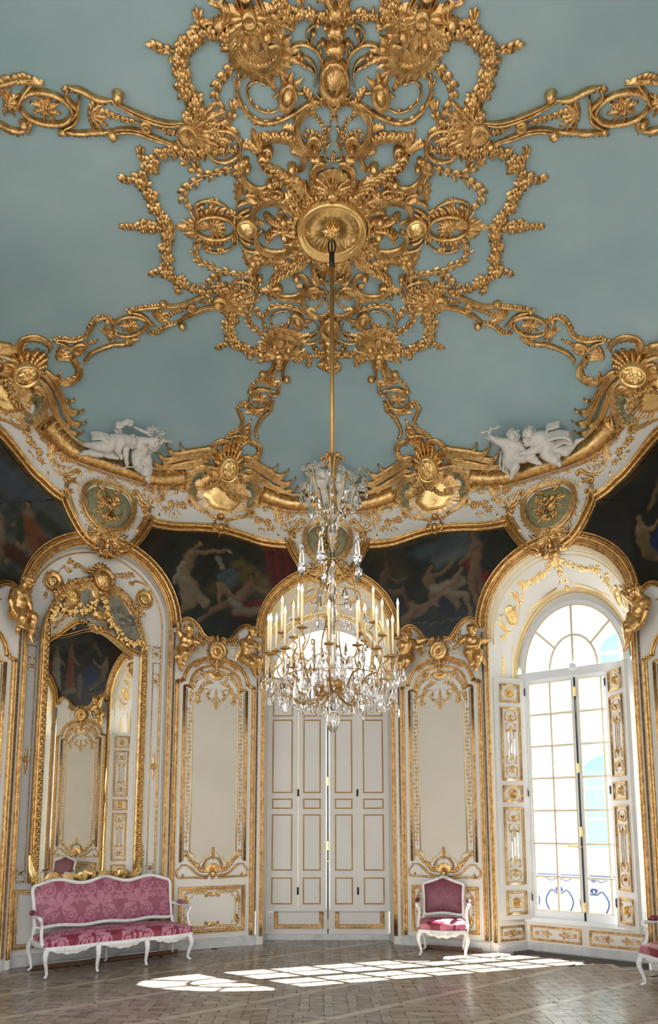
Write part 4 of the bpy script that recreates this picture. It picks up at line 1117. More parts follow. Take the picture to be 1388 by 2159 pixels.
        E_ = ell(sd * .05, 1.14, .075, .08, 20 if sd > 0 else -200, 200 if sd > 0 else -20, 20); comb(m, ell(0, 1.14, .125, .105, -10, 190, 26), -1, .035, .01, .025, .02, lean=.2)
        P = [(0, 1.27), (sd * .05, 1.25), (sd * .1, 1.2), (sd * .12, 1.13), (sd * .09, 1.06), (sd * .03, 1.04)]; scroll(m, P, .012, .03, end=.8)
    fan(m, 0, 1.06, PI / 2, .02, .12, 3.4, 9, .035, .06); spray(m, [(0, 1.22), (0, 1.3), (0, 1.37)], .04, .006, .02, .03, seed=2)
    disc(m, 0, 1.03, .035, .045, [(1, .0), (.9, .04), (.5, .05)], 12); acanth(m, 0, 1.02, -PI / 2, .07, .05, .035)
    m.build('gilt_carving', GOLD, w, fn)
    # dado
    m = M(); rframe(m, -.49, .49, .21, .855, .020, .024); rframe(m, -.445, .445, .255, .81, .006, .010, 'round'); m.build('dado_moulding', GOLD, w, fn)
    m = M(); q = [(-.34, .36), (-.30, .36), (-.28, .31), (-.12, .31), (-.08, .335), (0, .35)]; q2 = [(-.34, .36), (-.34, .70), (-.30, .71), (-.28, .76), (-.12, .76), (-.08, .735), (0, .72)]
    for t in (q, mir(q), q2, mir(q2)): sweep(m, t, .011, .008, 'flat')
    m.build('dado_pale_frame', PALEGOLD, w, fn)
    m = M()
    for sd in (-1, 1):
        for zz, f in ((.78, 1), (.29, -1)):
            spray(m, [(sd * .06, zz), (sd * .2, zz + .012 * f), (sd * .33, zz)], .045, .005, .015, .045, seed=2)
            scroll(m, [(sd * .30, zz), (sd * .38, zz - .02 * f), (sd * .40, zz - .10 * f), (sd * .36, zz - .12 * f)], .010, .02, c1=sd * f, r=.02)
            acanth(m, sd * .38, zz - .04 * f, -f * PI / 2 + sd * .3, .12, .035, .022)
            scroll(m, [(0, zz - .0), (sd * .06, zz - .02 * f), (sd * .07, zz - .06 * f)], .009, .02, c1=sd * f, r=.02)
        spray(m, [(sd * .405, .42), (sd * .405, .53), (sd * .405, .64)], .035, .005, .012, .045, seed=5)
    fan(m, 0, .77, -PI / 2, .01, .06, 3, 5, .02); fan(m, 0, .30, PI / 2, .01, .06, 3, 5, .02)
    m.build('dado_carving', GOLD, w, fn)
    m = M(); V = []
    for s in np.linspace(-.64, .64, 9): V += [(s, 0, 0), (s, 0, .035), (s, .115, .035), (s, .135, .012), (s, .135, 0)]
    m.add(V, grid_faces(9, 5)); m.build('skirting', BASEM, w, fn, smooth=False)
    # zone above: rosette cartouche, painting-frame base, little square frames
    m = M(); P = [(-.60, 4.62), (-.56, 4.68), (-.46, 4.725), (-.37, 4.69), (-.29, 4.61), (-.23, 4.52), (-.16, 4.465), (-.06, 4.45)]
    for q in (P, mir(P)): sweep(m, cr(q, 4), .032, .06, 'mould')
    m.build('frame_base', GOLD, w, fn)
    m = M()
    disc(m, 0, 4.285, .115, .125, [(1.15, 0), (1.1, .06), (1.0, .07), (.93, .04), (.86, .05), (.5, .03), (.25, .03), (.2, .07), (.08, .09)], 32)
    for t in range(20): leaf(m, .05 * math.cos(t * PI / 10), 4.285 + .05 * math.sin(t * PI / 10), t * PI / 10, .06, .012, .06)
    comb(m, ell(0, 4.285, .135, .145, 0, 360, 40), -1, .04, .016, .04, .03, lean=.2, ac=True)
    for sd in (-1, 1):
        scroll(m, [(sd * .03, 4.46), (sd * .07, 4.5), (sd * .11, 4.49), (sd * .12, 4.45)], .012, .05, c1=-sd, r=.025)
        comb(m, cr([(sd * .1, 4.42), (sd * .22, 4.43), (sd * .32, 4.5)], 4), 1, .07, .02, .04, .05, lean=.6, ac=True, seed=3); comb(m, cr([(sd * .1, 4.42), (sd * .22, 4.43), (sd * .32, 4.5)], 4), -1, .06, .02, .04, .05, lean=.6, ac=True, seed=4)
        disc(m, sd * .27, 4.43, .035, .035, [(1, 0), (.9, .05), (.5, .05), (.4, .02)], 12)
        scroll(m, [(sd * .14, 4.2), (sd * .1, 4.13), (sd * .06, 4.08), (sd * .02, 4.1)], .014, .04, c1=sd, r=.02)
        scroll(m, [(sd * .28, 4.11), (sd * .17, 4.17), (sd * .08, 4.17)], .012, .03, end=.7)
    acanth(m, 0, 4.44, PI / 2, .1, .05, .07); acanth(m, 0, 4.16, -PI / 2, .12, .05, .05)
    m.build('rosette_cartouche', GOLD, w, fn)
    m = M()
    for sd in (-1, 1): rframe(m, min(sd * .19, sd * .30), max(sd * .19, sd * .30), 4.23, 4.37, .006, .012, 'round')
    m.build('square_bead', PALEGOLD, w, fn)

def bay_orn(i):
    w = BAY[i]; c = sbay(i); fn = lambda V: wallmap(V + np.array([c, 0, 0]))
    m = M()
    A = [(1.08 * math.cos(t), SPR + 1.08 * math.sin(t)) for t in np.linspace(-.01, PI + .01, 60)]
    sweep(m, A, .062, .085, 'mould')
    m.build('arch_moulding', GOLD, w, fn)
    m = M(); Q = arch_pts(.985, SPR, SPR + .985, 48, .12, 14); sweep(m, Q, .028, .03, 'mould'); m.build('inner_moulding', GOLD, w, fn)
    # central medallion
    md = empty('medallion', (0, 0, 0), 0, w)
    m = M(); P = [(.615, 6.16), (.60, 6.05), (.53, 5.90), (.42, 5.72), (.30, 5.58), (.16, 5.50)]
    fld = [(p[0] - .045, p[1] + .02) for p in cr(P, 3)]; fld = fld + [(-a, b) for a, b in fld[::-1]] + [(-.46, 6.28), (0, 6.32), (.46, 6.28)]
    plate(m, fld, .03, rings=3, dome=0, ctr=(0, 6.0)); m.build('white_field', WALLM, md, fn, smooth=False)
    m = M()
    for q in (P, mir(P)): sweep(m, cr(q, 4), .062, .10, 'mould', base=.01)
    m.build('medallion_moulding', GOLD, md, fn)
    m = M(); O = [(0, 6.44), (.2, 6.42), (.33, 6.30), (.35, 6.12), (.28, 5.93), (.15, 5.80), (0, 5.76)]
    O = cr(O, 5); ring = np.vstack([O, np.array(mir(O[::-1]))[1:-1]])
    plate(m, ring * [1.06, 1] + [0, 0], .06, rings=4, dome=0, ctr=(0, 6.12)); m.build('green_field', GREENGOLD, md, fn)
    m = M(); sweep(m, ring, .036, .06, 'ridge', closed=True, base=.05); comb(m, ring, 1, .085, .03, .07, .045, lean=.3, ac=True, seed=4); comb(m, ring * [1.12, 1] , 1, .06, .022, .05, .05, lean=.9, bend=.6, ac=True, seed=9)
    m.build('medallion_rim', GOLD, md, fn)
    m = M(); rng = random.Random(i * 3 + 40)
    # trophy in relief
    for t in range(5):
        a = rng.uniform(.6, 2.5); L = rng.uniform(.3, .42); x0, z0 = -math.cos(a) * L / 2, 6.1 - math.sin(a) * L / 2
        tubeP = [(x0, z0), (x0 + math.cos(a) * L, z0 + math.sin(a) * L)]; sweep(m, tubeP, .009, .03, base=.06)
    for t in range(3): disc(m, rng.uniform(-.1, .1), 6.1 + rng.uniform(-.12, .12), .07, .05, [(1, .06), (.9, .1), (.6, .1), (.45, .08)], 14, rot=rng.random() * 3)
    mm = M()
    for t in range(14): acanth(mm, rng.uniform(-.12, .12), 6.1 + rng.uniform(-.16, .16), rng.random() * 6.3, rng.uniform(.09, .16), .03, .04)
    garland(mm, [(-.16, 6.28), (-.1, 6.15), (-.14, 6.0), (0, 5.92), (.12, 5.98)], .05, .03, 7)
    V = mm.verts(); V[:, 2] += .06; m.add(V, mm.f)
    m.build('trophy_relief', GOLD, md, fn)
    m = M()
    for sd in (-1, 1):
        P = [(sd * .40, 6.30), (sd * .50, 6.33), (sd * .58, 6.27), (sd * .57, 6.18), (sd * .51, 6.17)]; scroll(m, P, .03, .09, prof='ridge', end=.8); boss(m, sd * .52, 6.18, .035, .11)
        P = [(sd * .55, 6.15), (sd * .50, 6.0), (sd * .42, 5.87)]; sweep(m, cr(P, 4), .03, .06, 'ridge'); acanth(m, sd * .55, 6.12, -PI / 2 - sd * .25, .2, .035, .07)
        P = [(sd * .08, 5.66), (sd * .16, 5.60), (sd * .22, 5.68), (sd * .30, 5.78)]; scroll(m, P, .028, .09, c0=sd, r=.04, prof='ridge')
        scroll(m, [(sd * .05, 5.62), (sd * .11, 5.5), (sd * .09, 5.40), (sd * .03, 5.41)], .022, .11, c1=-sd, r=.03)
        comb(m, cr([(sd * .12, 6.52), (sd * .3, 6.44), (sd * .42, 6.34)], 5), -sd, .11, .035, .07, .06, lean=.7, ac=True, seed=3)
        scroll(m, [(sd * .04, 6.40), (sd * .12, 6.45), (sd * .16, 6.37), (sd * .1, 6.32)], .022, .1, c1=-sd, r=.03)
        acanth(m, sd * .1, 5.72, (0.3 if sd > 0 else PI - .3), .17, .05, .08); acanth(m, sd * .08, 5.5, (-.3 if sd > 0 else PI + .3), .15, .045, .08)
    fan(m, 0, 5.78, -PI / 2, .02, .16, 3.0, 8, .10, .08); boss(m, 0, 5.76, .05, .13); acanth(m, 0, 5.66, -PI / 2, .3, .07, .11)
    fan(m, 0, 6.43, PI / 2, .02, .13, 3.0, 8, .09, .08)
    garland(m, [(-.42, 6.5), (-.2, 6.56), (0, 6.55), (.2, 6.56), (.42, 6.5)], .07, .05, 4, big=[(-.3, 6.54), (.3, 6.54)])
    m.build('scroll_console', GOLD, md, fn)

def cart_orn(i):
    w = WALL[i]; c = spier(i)
    def fn(V):
        V = np.array(V, float); u = V[:, 0]
        z = V[:, 1] + np.exp(-(u / .95) ** 2) * np.interp(V[:, 1], [5.6, 6.1, 6.3, 6.7, 7.02, 7.2, 7.4], [0, .42, .38, .22, .15, .06, 0]) * (1.0 if abs(i) > 1 else 0)
        return wallmap(np.c_[u + c, z, V[:, 2]])
    ct = empty('cornice_cartouche', (0, 0, 0), 0, w)
    m = M(); plate(m, [(.58 * (1 + .05 * math.cos(9 * a)) * math.cos(a), 6.70 + .33 * (1 + .05 * math.cos(9 * a)) * math.sin(a)) for a in np.linspace(0, 2 * PI, 61)[:-1]], .045, rings=4, dome=0, ribs=1); m.build('cartouche_ground', GOLD, ct, fn)
    m = M(); n = 40; O = []
    for k in range(n):
        a = k / n * 2 * PI; r = 1 + .05 * math.cos(6 * a) + .035 * math.cos(20 * a); O.append((.37 * r * math.cos(a), 6.68 + .235 * r * math.sin(a)))
    plate(m, O, .085, rings=9, ctr=(0, 6.60), ribs=1); comb(m, O + O[:1], -1, .11, .035, .07, .055, lean=.25, ac=True, seed=6); m.build('shell_plate', GOLD2, ct, fn)
    m = M(); garland(m, [(-.28, 6.78), (-.12, 6.84), (0, 6.8), (.12, 6.72), (.28, 6.70)], .055, .045, 3)
    V = m.verts(); V[:, 2] += .11; m2 = M(); m2.add(V, m.f); m2.build('rose_garland', GOLD, ct, fn)
    m = M(); disc(m, 0, 7.02, .155, .125, [(1.1, .06), (1.05, .17), (.92, .18), (.84, .13), (.8, .12), (.6, .15), (.3, .17), (.05, .18)], 30); floret(m, 0, 7.02, .10, .03, 7, base=.16); m.build('gilt_boss', GOLD2, ct, fn)
    m = M()
    for k in range(11):
        a = PI / 2 + (k - 5) * .36; acanth(m, .13 * math.cos(a), 7.03 + .11 * math.sin(a), a, .13, .055, .12)
    comb(m, [(-.46, 6.45), (-.3, 6.38), (-.12, 6.36)], 1, .08, .03, .07, .05, lean=.4, ac=True)
    for sd in (-1, 1):
        P = [(sd * .10, 6.93), (sd * .22, 6.90), (sd * .30, 6.96), (sd * .42, 6.97), (sd * .53, 6.90), (sd * .56, 6.76), (sd * .50, 6.62), (sd * .40, 6.55)]
        scroll(m, P, .034, .14, prof='ridge', end=.7)
        comb(m, cr(P, 5)[8:], -sd, .13, .045, .10, .06, lean=.5, ac=True, seed=2)
        P = [(sd * .48, 6.56), (sd * .36, 6.46), (sd * .22, 6.42), (sd * .1, 6.36)]; scroll(m, P, .03, .11, c0=sd, r=.04, prof='ridge'); comb(m, cr(P, 5), sd, .07, .03, .09, .05, lean=.5, ac=True, seed=7)
        P = [(sd * .03, 6.24), (sd * .10, 6.26), (sd * .13, 6.18), (sd * .08, 6.12)]; scroll(m, P, .02, .13, c1=-sd, r=.025)
        acanth(m, sd * .05, 6.35, (.2 if sd > 0 else PI - .2), .22, .05, .1)
    boss(m, 0, 6.38, .07, .14); fan(m, 0, 6.3, PI / 2, .05, .12, 3.2, 7, .1); acanth(m, 0, 6.27, -PI / 2, .2, .05, .12); disc(m, 0, 6.2, .05, .06, [(1, 0), (.9, .13), (.4, .15)], 12)
    m.build('scroll_frame', GOLD, ct, fn)
    m = M()   # the long swept plumes on either side
    for sd in (-1, 1):
        for k, (x1, z1, zz) in enumerate(((1.00, 7.12, 7.15), (1.12, 7.04, 7.11), (.80, 7.16, 7.17), (1.02, 6.99, 7.07), (1.16, 6.95, 7.03), (.96, 6.93, 6.99), (.90, 6.86, 6.94), (1.06, 6.88, 6.95))):
            P = [(sd * (.14 + .02 * k), 7.10 - k * .035), (sd * (.30 + .03 * k), zz - .01 * k), (sd * (.64 * x1), zz - .06 - .012 * k), (sd * (x1 * .88), z1 - .10), (sd * x1 * .98, z1 - .085), (sd * (x1 + .05), z1 - .05)]
            scroll(m, P, .026, .13 - .006 * k, end=.3, prof='ridge', taper=.45); boss(m, sd * (x1 + .055), z1 - .042, .016, .06)
    m.build('plume', GOLD, ct, fn)
    m = M()
    for sd in (-1, 1):
        fan(m, sd * .40, 6.78, (0.2 if sd > 0 else PI - .2), .04, .19, 3.6, 9, .13, .07)
        P = [(sd * .60, 6.78), (sd * .72, 6.82), (sd * .82, 6.76), (sd * .80, 6.66), (sd * .72, 6.66)]; scroll(m, P, .03, .10, prof='ridge'); comb(m, cr(P, 4), sd, .07, .03, .08, .05, lean=.4, ac=True)
    m.build('green_shell', GREENGOLD, ct, fn)
    m = M()
    for sd in (-1, 1):
        P = [(sd * .62, 6.66), (sd * .78, 6.70), (sd * .90, 6.62), (sd * .94, 6.48), (sd * 1.02, 6.38), (sd * 1.12, 6.38)]; scroll(m, P, .036, .10, c0=sd, r=.05, prof='ridge'); comb(m, cr(P, 5), sd, .12, .045, .08, .06, lean=.5, ac=True, seed=5)
        comb(m, cr(P, 5)[8:], -sd, .13, .05, .08, .065, lean=.6, ac=True, seed=6)
        garland(m, [(sd * .48, 6.50), (sd * .6, 6.42), (sd * .72, 6.44), (sd * .86, 6.33)], .10, .07, 9, big=[(sd * .6, 6.45), (sd * .78, 6.42)])
        garland(m, [(sd * 1.0, 6.55), (sd * 1.14, 6.5), (sd * 1.26, 6.58)], .095, .06, 19, big=[(sd * 1.1, 6.52)])
        P = [(sd * .98, 6.34), (sd * 1.08, 6.28), (sd * 1.2, 6.33), (sd * 1.3, 6.45)]; scroll(m, P, .032, .08, c1=-sd, r=.04); comb(m, cr(P, 5), -sd, .1, .04, .07, .055, lean=.6, ac=True, seed=8)
        for q in ((.72, 6.34), (.95, 6.26), (1.2, 6.62)): leaf(m, sd * q[0], q[1], -PI / 2, .15, .04, .06)
        P = [(sd * 1.15, 6.72), (sd * 1.02, 6.72), (sd * .96, 6.62)]; scroll(m, P, .032, .08, c1=-sd, r=.03); comb(m, cr(P, 5), -1, .09, .04, .07, .05, ac=True, seed=8)
        spray(m, [(sd * .6, 6.30), (sd * .75, 6.24), (sd * .9, 6.27)], .09, .012, .05, .07, seed=3); acanth(m, sd * .88, 6.46, -.6 if sd > 0 else PI + .6, .2, .06, .08)
    for sd in (-1, 1):
        for k, (a_, b_, L_, an) in enumerate(((.70, 6.60, .17, -.3), (.70, 6.60, .16, .7), (.88, 6.70, .16, -1.2), (1.0, 6.42, .17, .5), (1.02, 6.48, .15, 2.4), (1.18, 6.40, .17, 1.1), (1.2, 6.44, .15, -.4), (.62, 6.30, .13, .3), (.78, 6.28, .12, 1.3), (1.32, 6.52, .14, 1.8), (1.12, 6.70, .15, 0), (1.3, 6.66, .13, -1.9))):
            acanth(m, sd * a_, b_, an if sd > 0 else PI - an, L_, .055, .075, bend=.5 * (-1) ** k)
        P = [(sd * 1.36, 6.42), (sd * 1.28, 6.30), (sd * 1.18, 6.26)]; scroll(m, P, .028, .08, c1=sd, r=.03)
        P = [(sd * .62, 6.86), (sd * .74, 6.74), (sd * .90, 6.72), (sd * 1.04, 6.62)]; scroll(m, P, .03, .09, c1=-sd, r=.04, prof='ridge')
    m.build('band_carving', GOLD, ct, fn)
    # frame of the painting along the top
    m = M(); S = np.arange(c - 1.27 - .0 * c, c + 1.27, .05)
    lim = pierw(i) / 2 + 1.06 - .60
    S = np.arange(c - lim, c + lim + .001, .05)
    sweep(m, [(s, zframe(s) - .055) for s in S], .072, .10, 'mould', base=.02); m.build('painting_moulding', GOLD, ct, wallmap)

for i in SIDE: pier_orn(i)
for i in BAYN: bay_orn(i)
for i in SIDE: cart_orn(i)
MROT = 0.075
# ------------------------------------------------------------ mirrors in the left bays
def build_mirror(i, label, u0):
    (x, y), rz, _ = bayframe(i)
    mr = tag(empty('wall_mirror', (x + .02, y - .0, 0), rz + .165), label, 'mirror')
    bk = M(); A = arch_pts(.985, SPR, SPR + .965, 26, 0.0, 10); yb = .16
    bk.add([(a, yb, b) for a, b in A], [tuple(range(len(A)))]); bo = bk.build('bay_board', WALLM, BAY[i], smooth=False)
    bo.location = (x, y, 0); bo.rotation_euler = (0, 0, rz)
    rvl = reveal(BAY[i], arch_pts(OPEN, SPR, SPR + .95), A, .17); rvl.location = (x, y, 0); rvl.rotation_euler = (0, 0, rz)
    hw, zb, zs, zc = .68, 1.02, 4.10, 4.98
    fn = lambda V: np.c_[V[:, 0] + u0, .08 - V[:, 2], V[:, 1]]
    glassm = M(); G = [(-hw, zb), (hw, zb)] + [(hw * math.cos(t), zs + .25 + .62 * math.sin(t)) for t in np.linspace(0, PI, 30)]
    glassm.add([(a, b, .03) for a, b in G], [tuple(range(len(G)))]); gl = glassm.build('mirror_glass', MIRROR, mr, fn, smooth=False); gl.rotation_euler = (0, 0, MROT)
    m = M(); P = [(-hw - .03, z) for z in np.linspace(zb, zs, 14)] + [(-(hw + .03) * math.cos(t), zs + (zc - zs) * math.sin(t)) for t in np.linspace(.05, PI - .05, 34)] + [(hw + .03, z) for z in np.linspace(zs, zb, 14)]
    sweep(m, P, .046, .08, 'ridge'); sweep(m, np.array(P) * [1.075, 1.0], .018, .06, 'mould')
    Q = resample(np.array(P), .075)
    for q in Q: boss(m, q[0], q[1], .022, .125, 8, rings=2, ry=.03)
    comb(m, np.array(P), -1, .04, .012, .09, .03, lean=.8)
    m.build('mirror_frame', GOLD, mr, fn)
    # silvered relief tympanum with its valance moulding
    m = M(); V = []; a = np.linspace(-hw, hw, 31)
    lowz = lambda u_: 4.13 + .22 * (.5 + .5 * math.cos(u_ / hw * PI))
    topz = lambda u_: zs + .25 * 0 + (zc - zs - .03) * math.sqrt(max(0, 1 - (u_ / (hw + .02)) ** 2))
    rng = random.Random(5)
    for u_ in a:
        for t in np.linspace(0, 1, 9):
            z0, z1 = min(lowz(u_), topz(u_)), max(topz(u_), lowz(u_)); V.append((u_, z0 + (z1 - z0) * t, .05 + .018 * math.sin(u_ * 23 + t * 5) * math.sin(t * 9 + u_ * 8)))
    m.add(V, grid_faces(31, 9)); m.build('silvered_tympanum', SILVER, mr, fn)
    m = M()
    for k in range(12):
        a0 = rng.uniform(-.5, .5); z = 4.45 + rng.uniform(0, .3) * (1 - abs(a0)); P2 = [(a0 - .14, z - .03), (a0 - .05, z + .03), (a0 + .05, z), (a0 + .15, z + .05)]; scroll(m, P2, .022, .08, c1=rng.choice((-1, 1)), r=.04, prof='ridge')
    m.build('cloud_relief', SILVER, mr, fn)
    m = M(); sweep(m, [(u_, lowz(u_)) for u_ in a if abs(u_) > .06], .028, .09, 'mould'); boss(m, 0, 4.37, .05, .13)
    for sd in (-1, 1): scroll(m, [(sd * .2, 4.36), (sd * .1, 4.40), (sd * .05, 4.34)], .022, .11, c1=-sd, r=.02)
    plate(m, [(.16 * math.cos(t) * (1 + .1 * math.cos(7 * t)), 4.56 + .10 * math.sin(t) * (1 + .1 * math.cos(7 * t))) for t in np.linspace(0, 2 * PI, 29)[:-1]], .10, ribs=1); acanth(m, 0, 4.42, -PI / 2, .12, .06, .12)
    m.build('valance', GOLD, mr, fn)
    m = M()
    garland(m, [(-.66, 4.35), (-.6, 4.52), (-.45, 4.50), (-.25, 4.56), (-.08, 4.72)], .075, .06, 3)
    garland(m, [(.06, 4.75), (.12, 4.55), (.28, 4.36), (.48, 4.24), (.62, 4.30), (.72, 4.22)], .075, .06, 8)
    V = m.verts(); V[:, 2] += .08; g = M(); g.add(V, m.f); g.build('rose_garland', GOLD2, mr, fn)
    m = M()
    disc(m, .02, 5.06, .14, .15, [(1.1, .04), (1.05, .12), (.95, .14), (.86, .1), (.7, .12), (.3, .16), (.05, .17)], 26, ribs=13, amp=.08)
    comb(m, ell(.02, 5.06, .16, .17, 0, 360, 40), -1, .06, .03, .09, .05, lean=.3, ac=True)
    for sd in (-1, 1):
        scroll(m, [(sd * .62, 4.52), (sd * .45, 4.80), (sd * .28, 4.93), (sd * .12, 4.90), (sd * .08, 4.82)], .04, .13, prof='ridge', c1=-sd, r=.04)
        comb(m, cr([(sd * .64, 4.56), (sd * .45, 4.86), (sd * .2, 5.0)], 5), -sd, .09, .03, .09, .05, lean=.9, ac=True)
        garland(m, [(sd * .14, 5.02), (sd * .3, 4.98), (sd * .5, 4.84), (sd * .62, 4.70)], .06, .09, 4)
    for k in range(5): acanth(m, .02, 5.18, PI / 2 + (k - 2) * .4, .14, .04, .1)
    m.build('mirror_crest', GOLD, mr, fn)
    m = M()
    for sd in (-1, 1):
        scroll(m, [(sd * .78, 1.38), (sd * .76, 1.2), (sd * .70, 1.08), (sd * .58, 1.03), (sd * .52, 1.10)], .04, .13, c1=sd, r=.05, prof='ridge'); comb(m, [(sd * .76, 1.45), (sd * .76, 1.3), (sd * .7, 1.15)], 1, .07, .03, .1, .05, ac=True)
        scroll(m, [(sd * .10, 1.04), (sd * .24, 1.09), (sd * .36, 1.03), (sd * .46, 1.06)], .03, .12, c0=sd, r=.04, prof='ridge')
        comb(m, [(sd * .12, 1.06), (sd * .3, 1.08), (sd * .5, 1.06)], sd, .06, .025, .1, .04, lean=.8, ac=True)
        spray(m, [(sd * .1, 1.0), (sd * .3, .99), (sd * .55, 1.0)], .05, .02, .09, .05)
    boss(m, 0, 1.10, .06, .16); fan(m, 0, 1.02, PI / 2, .03, .13, 3.2, 8, .1)
    m.build('mirror_base_scrolls', GOLD2, mr, fn)
    # painted field beside and above the mirror
    m = M()
    for sd in (-1, 1):
        comb(m, ell(sd * .64, 4.96, .11, .125, 0, 360, 40), -1, .035, .012, .025, .022, lean=.3); floret(m, sd * .64, 4.96, .07, .02, 8, base=.02)
        disc(m, sd * .64, 4.96, .10, .115, [(1.1, 0), (1.05, .03), (.9, .035), (.82, .015), (.5, .02), (.15, .035)], 24); fl = [m]
        for k in range(8): leaf(m, sd * .64, 4.96, k * PI / 4, .08, .02, .03)
        for q in (-1, 1):
            scroll(m, [(sd * .64 + q * .03, 4.96 + q * .12), (sd * .58 + q * .06, 4.98 + q * .2), (sd * .5, 4.98 + q * .22), (sd * .46, 5.0 + q * .14)], .016, .025, c1=-q * sd, r=.03)
            spray(m, [(sd * .64 + q * .08, 4.9 + q * .08), (sd * .68 + q * .05, 4.9 + q * .16)], .05, .006, .015, .03)
        garland(m, [(0, 5.30), (sd * .14, 5.20), (sd * .3, 5.24), (sd * .44, 5.28)], .055, .035, 5)
        z0 = 4.35
        for zz, hh in ((4.1, .30), (3.7, .22), (1.2, .22)): arab(m, sd * .85, zz, .13, flip=1 if zz > 2 else -1)
        rframe(m, min(sd * .80, sd * .92), max(sd * .80, sd * .92), 1.15, 4.05, .006, .012, 'round')
        minirose(m, sd * .86, 2.55, .045); leaf(m, sd * .86, 2.55, PI / 2, .2, .02, .02); leaf(m, sd * .86, 2.55, -PI / 2, .2, .02, .02)
    garland(m, [(0, 5.3), (0, 5.22), (.01, 5.14)], .05, .035, 5)
    sweep(m, arch_pts(.925, SPR, SPR + .905, 40, .2, 12), .010, .018)
    o = m.build('gilt_carving', GOLD, bo, lambda V: np.c_[V[:, 0], yb - V[:, 2], V[:, 1]])
    m = M(); rframe(m, -.92, .92, .2, .92, .02, .022); rframe(m, -.87, .87, .25, .87, .006, .01, 'round')
    m.build('dado_moulding', GOLD, bo, lambda V: np.c_[V[:, 0], yb - V[:, 2], V[:, 1]])
    m = M(); box(m, -.985, .985, yb - .035, yb, 0, .13); m.build('skirting', BASEM, bo, smooth=False)
    return mr
build_mirror(-1, 'tall arched gilt mirror behind the pink sofa, reflecting the opposite pier', -.06)
build_mirror(-2, 'tall arched gilt mirror in the bay beyond the left edge', 0)

# ------------------------------------------------------------ paintings between the arches
def blob(cols, U, Z, x0, z0, x1, z1, r0, r1, col, soft=.45, amp=1.0):
    d = np.array([x1 - x0, z1 - z0]); L2 = d @ d + 1e-9
    t = np.clip(((U - x0) * d[0] + (Z - z0) * d[1]) / L2, 0, 1); px, pz = x0 + d[0] * t, z0 + d[1] * t
    r = r0 + (r1 - r0) * t; dist = np.hypot(U - px, Z - pz) / r
    a = np.clip((1 - dist) / soft, 0, 1) * amp
    sh = .62 + .5 * np.clip((Z - pz) / r * .6 + (pz * 0) + (px - U) / r * .35 + .4, 0, 1)
    for k in range(3): cols[:, k] = cols[:, k] * (1 - a) + col[k] * sh * a
FL = (.31, .185, .10); FD = (.18, .095, .05); HAIR = (.04, .02, .012)
def figure(c, U, Z, pts, s=1.0, fl=FL):
    """a loosely brushed generic figure: head, neck, shoulder, hip, knee, foot, elbow, hand"""
    h, sh, hp, kn, ft, el, hd, kn2, ft2 = pts
    g = lambda a, b, r0, r1, col=fl, **k: blob(c, U, Z, a[0], a[1], b[0], b[1], r0 * s * 1.22, r1 * s * 1.22, col, **k)
    g(hp, kn2, .062, .045, tuple(x * .75 for x in fl)); g(kn2, ft2, .042, .022, tuple(x * .75 for x in fl))
    g(sh, hp, .075, .07); g(hp, kn, .066, .046); g(kn, ft, .044, .024); g(sh, el, .036, .028); g(el, hd, .028, .02)
    g(sh, h, .03, .028); g((h[0], h[1] + .012 * s), (h[0] + .01, h[1] + .02), .046, .044, HAIR); g(h, (h[0], h[1] - .012), .034, .03)
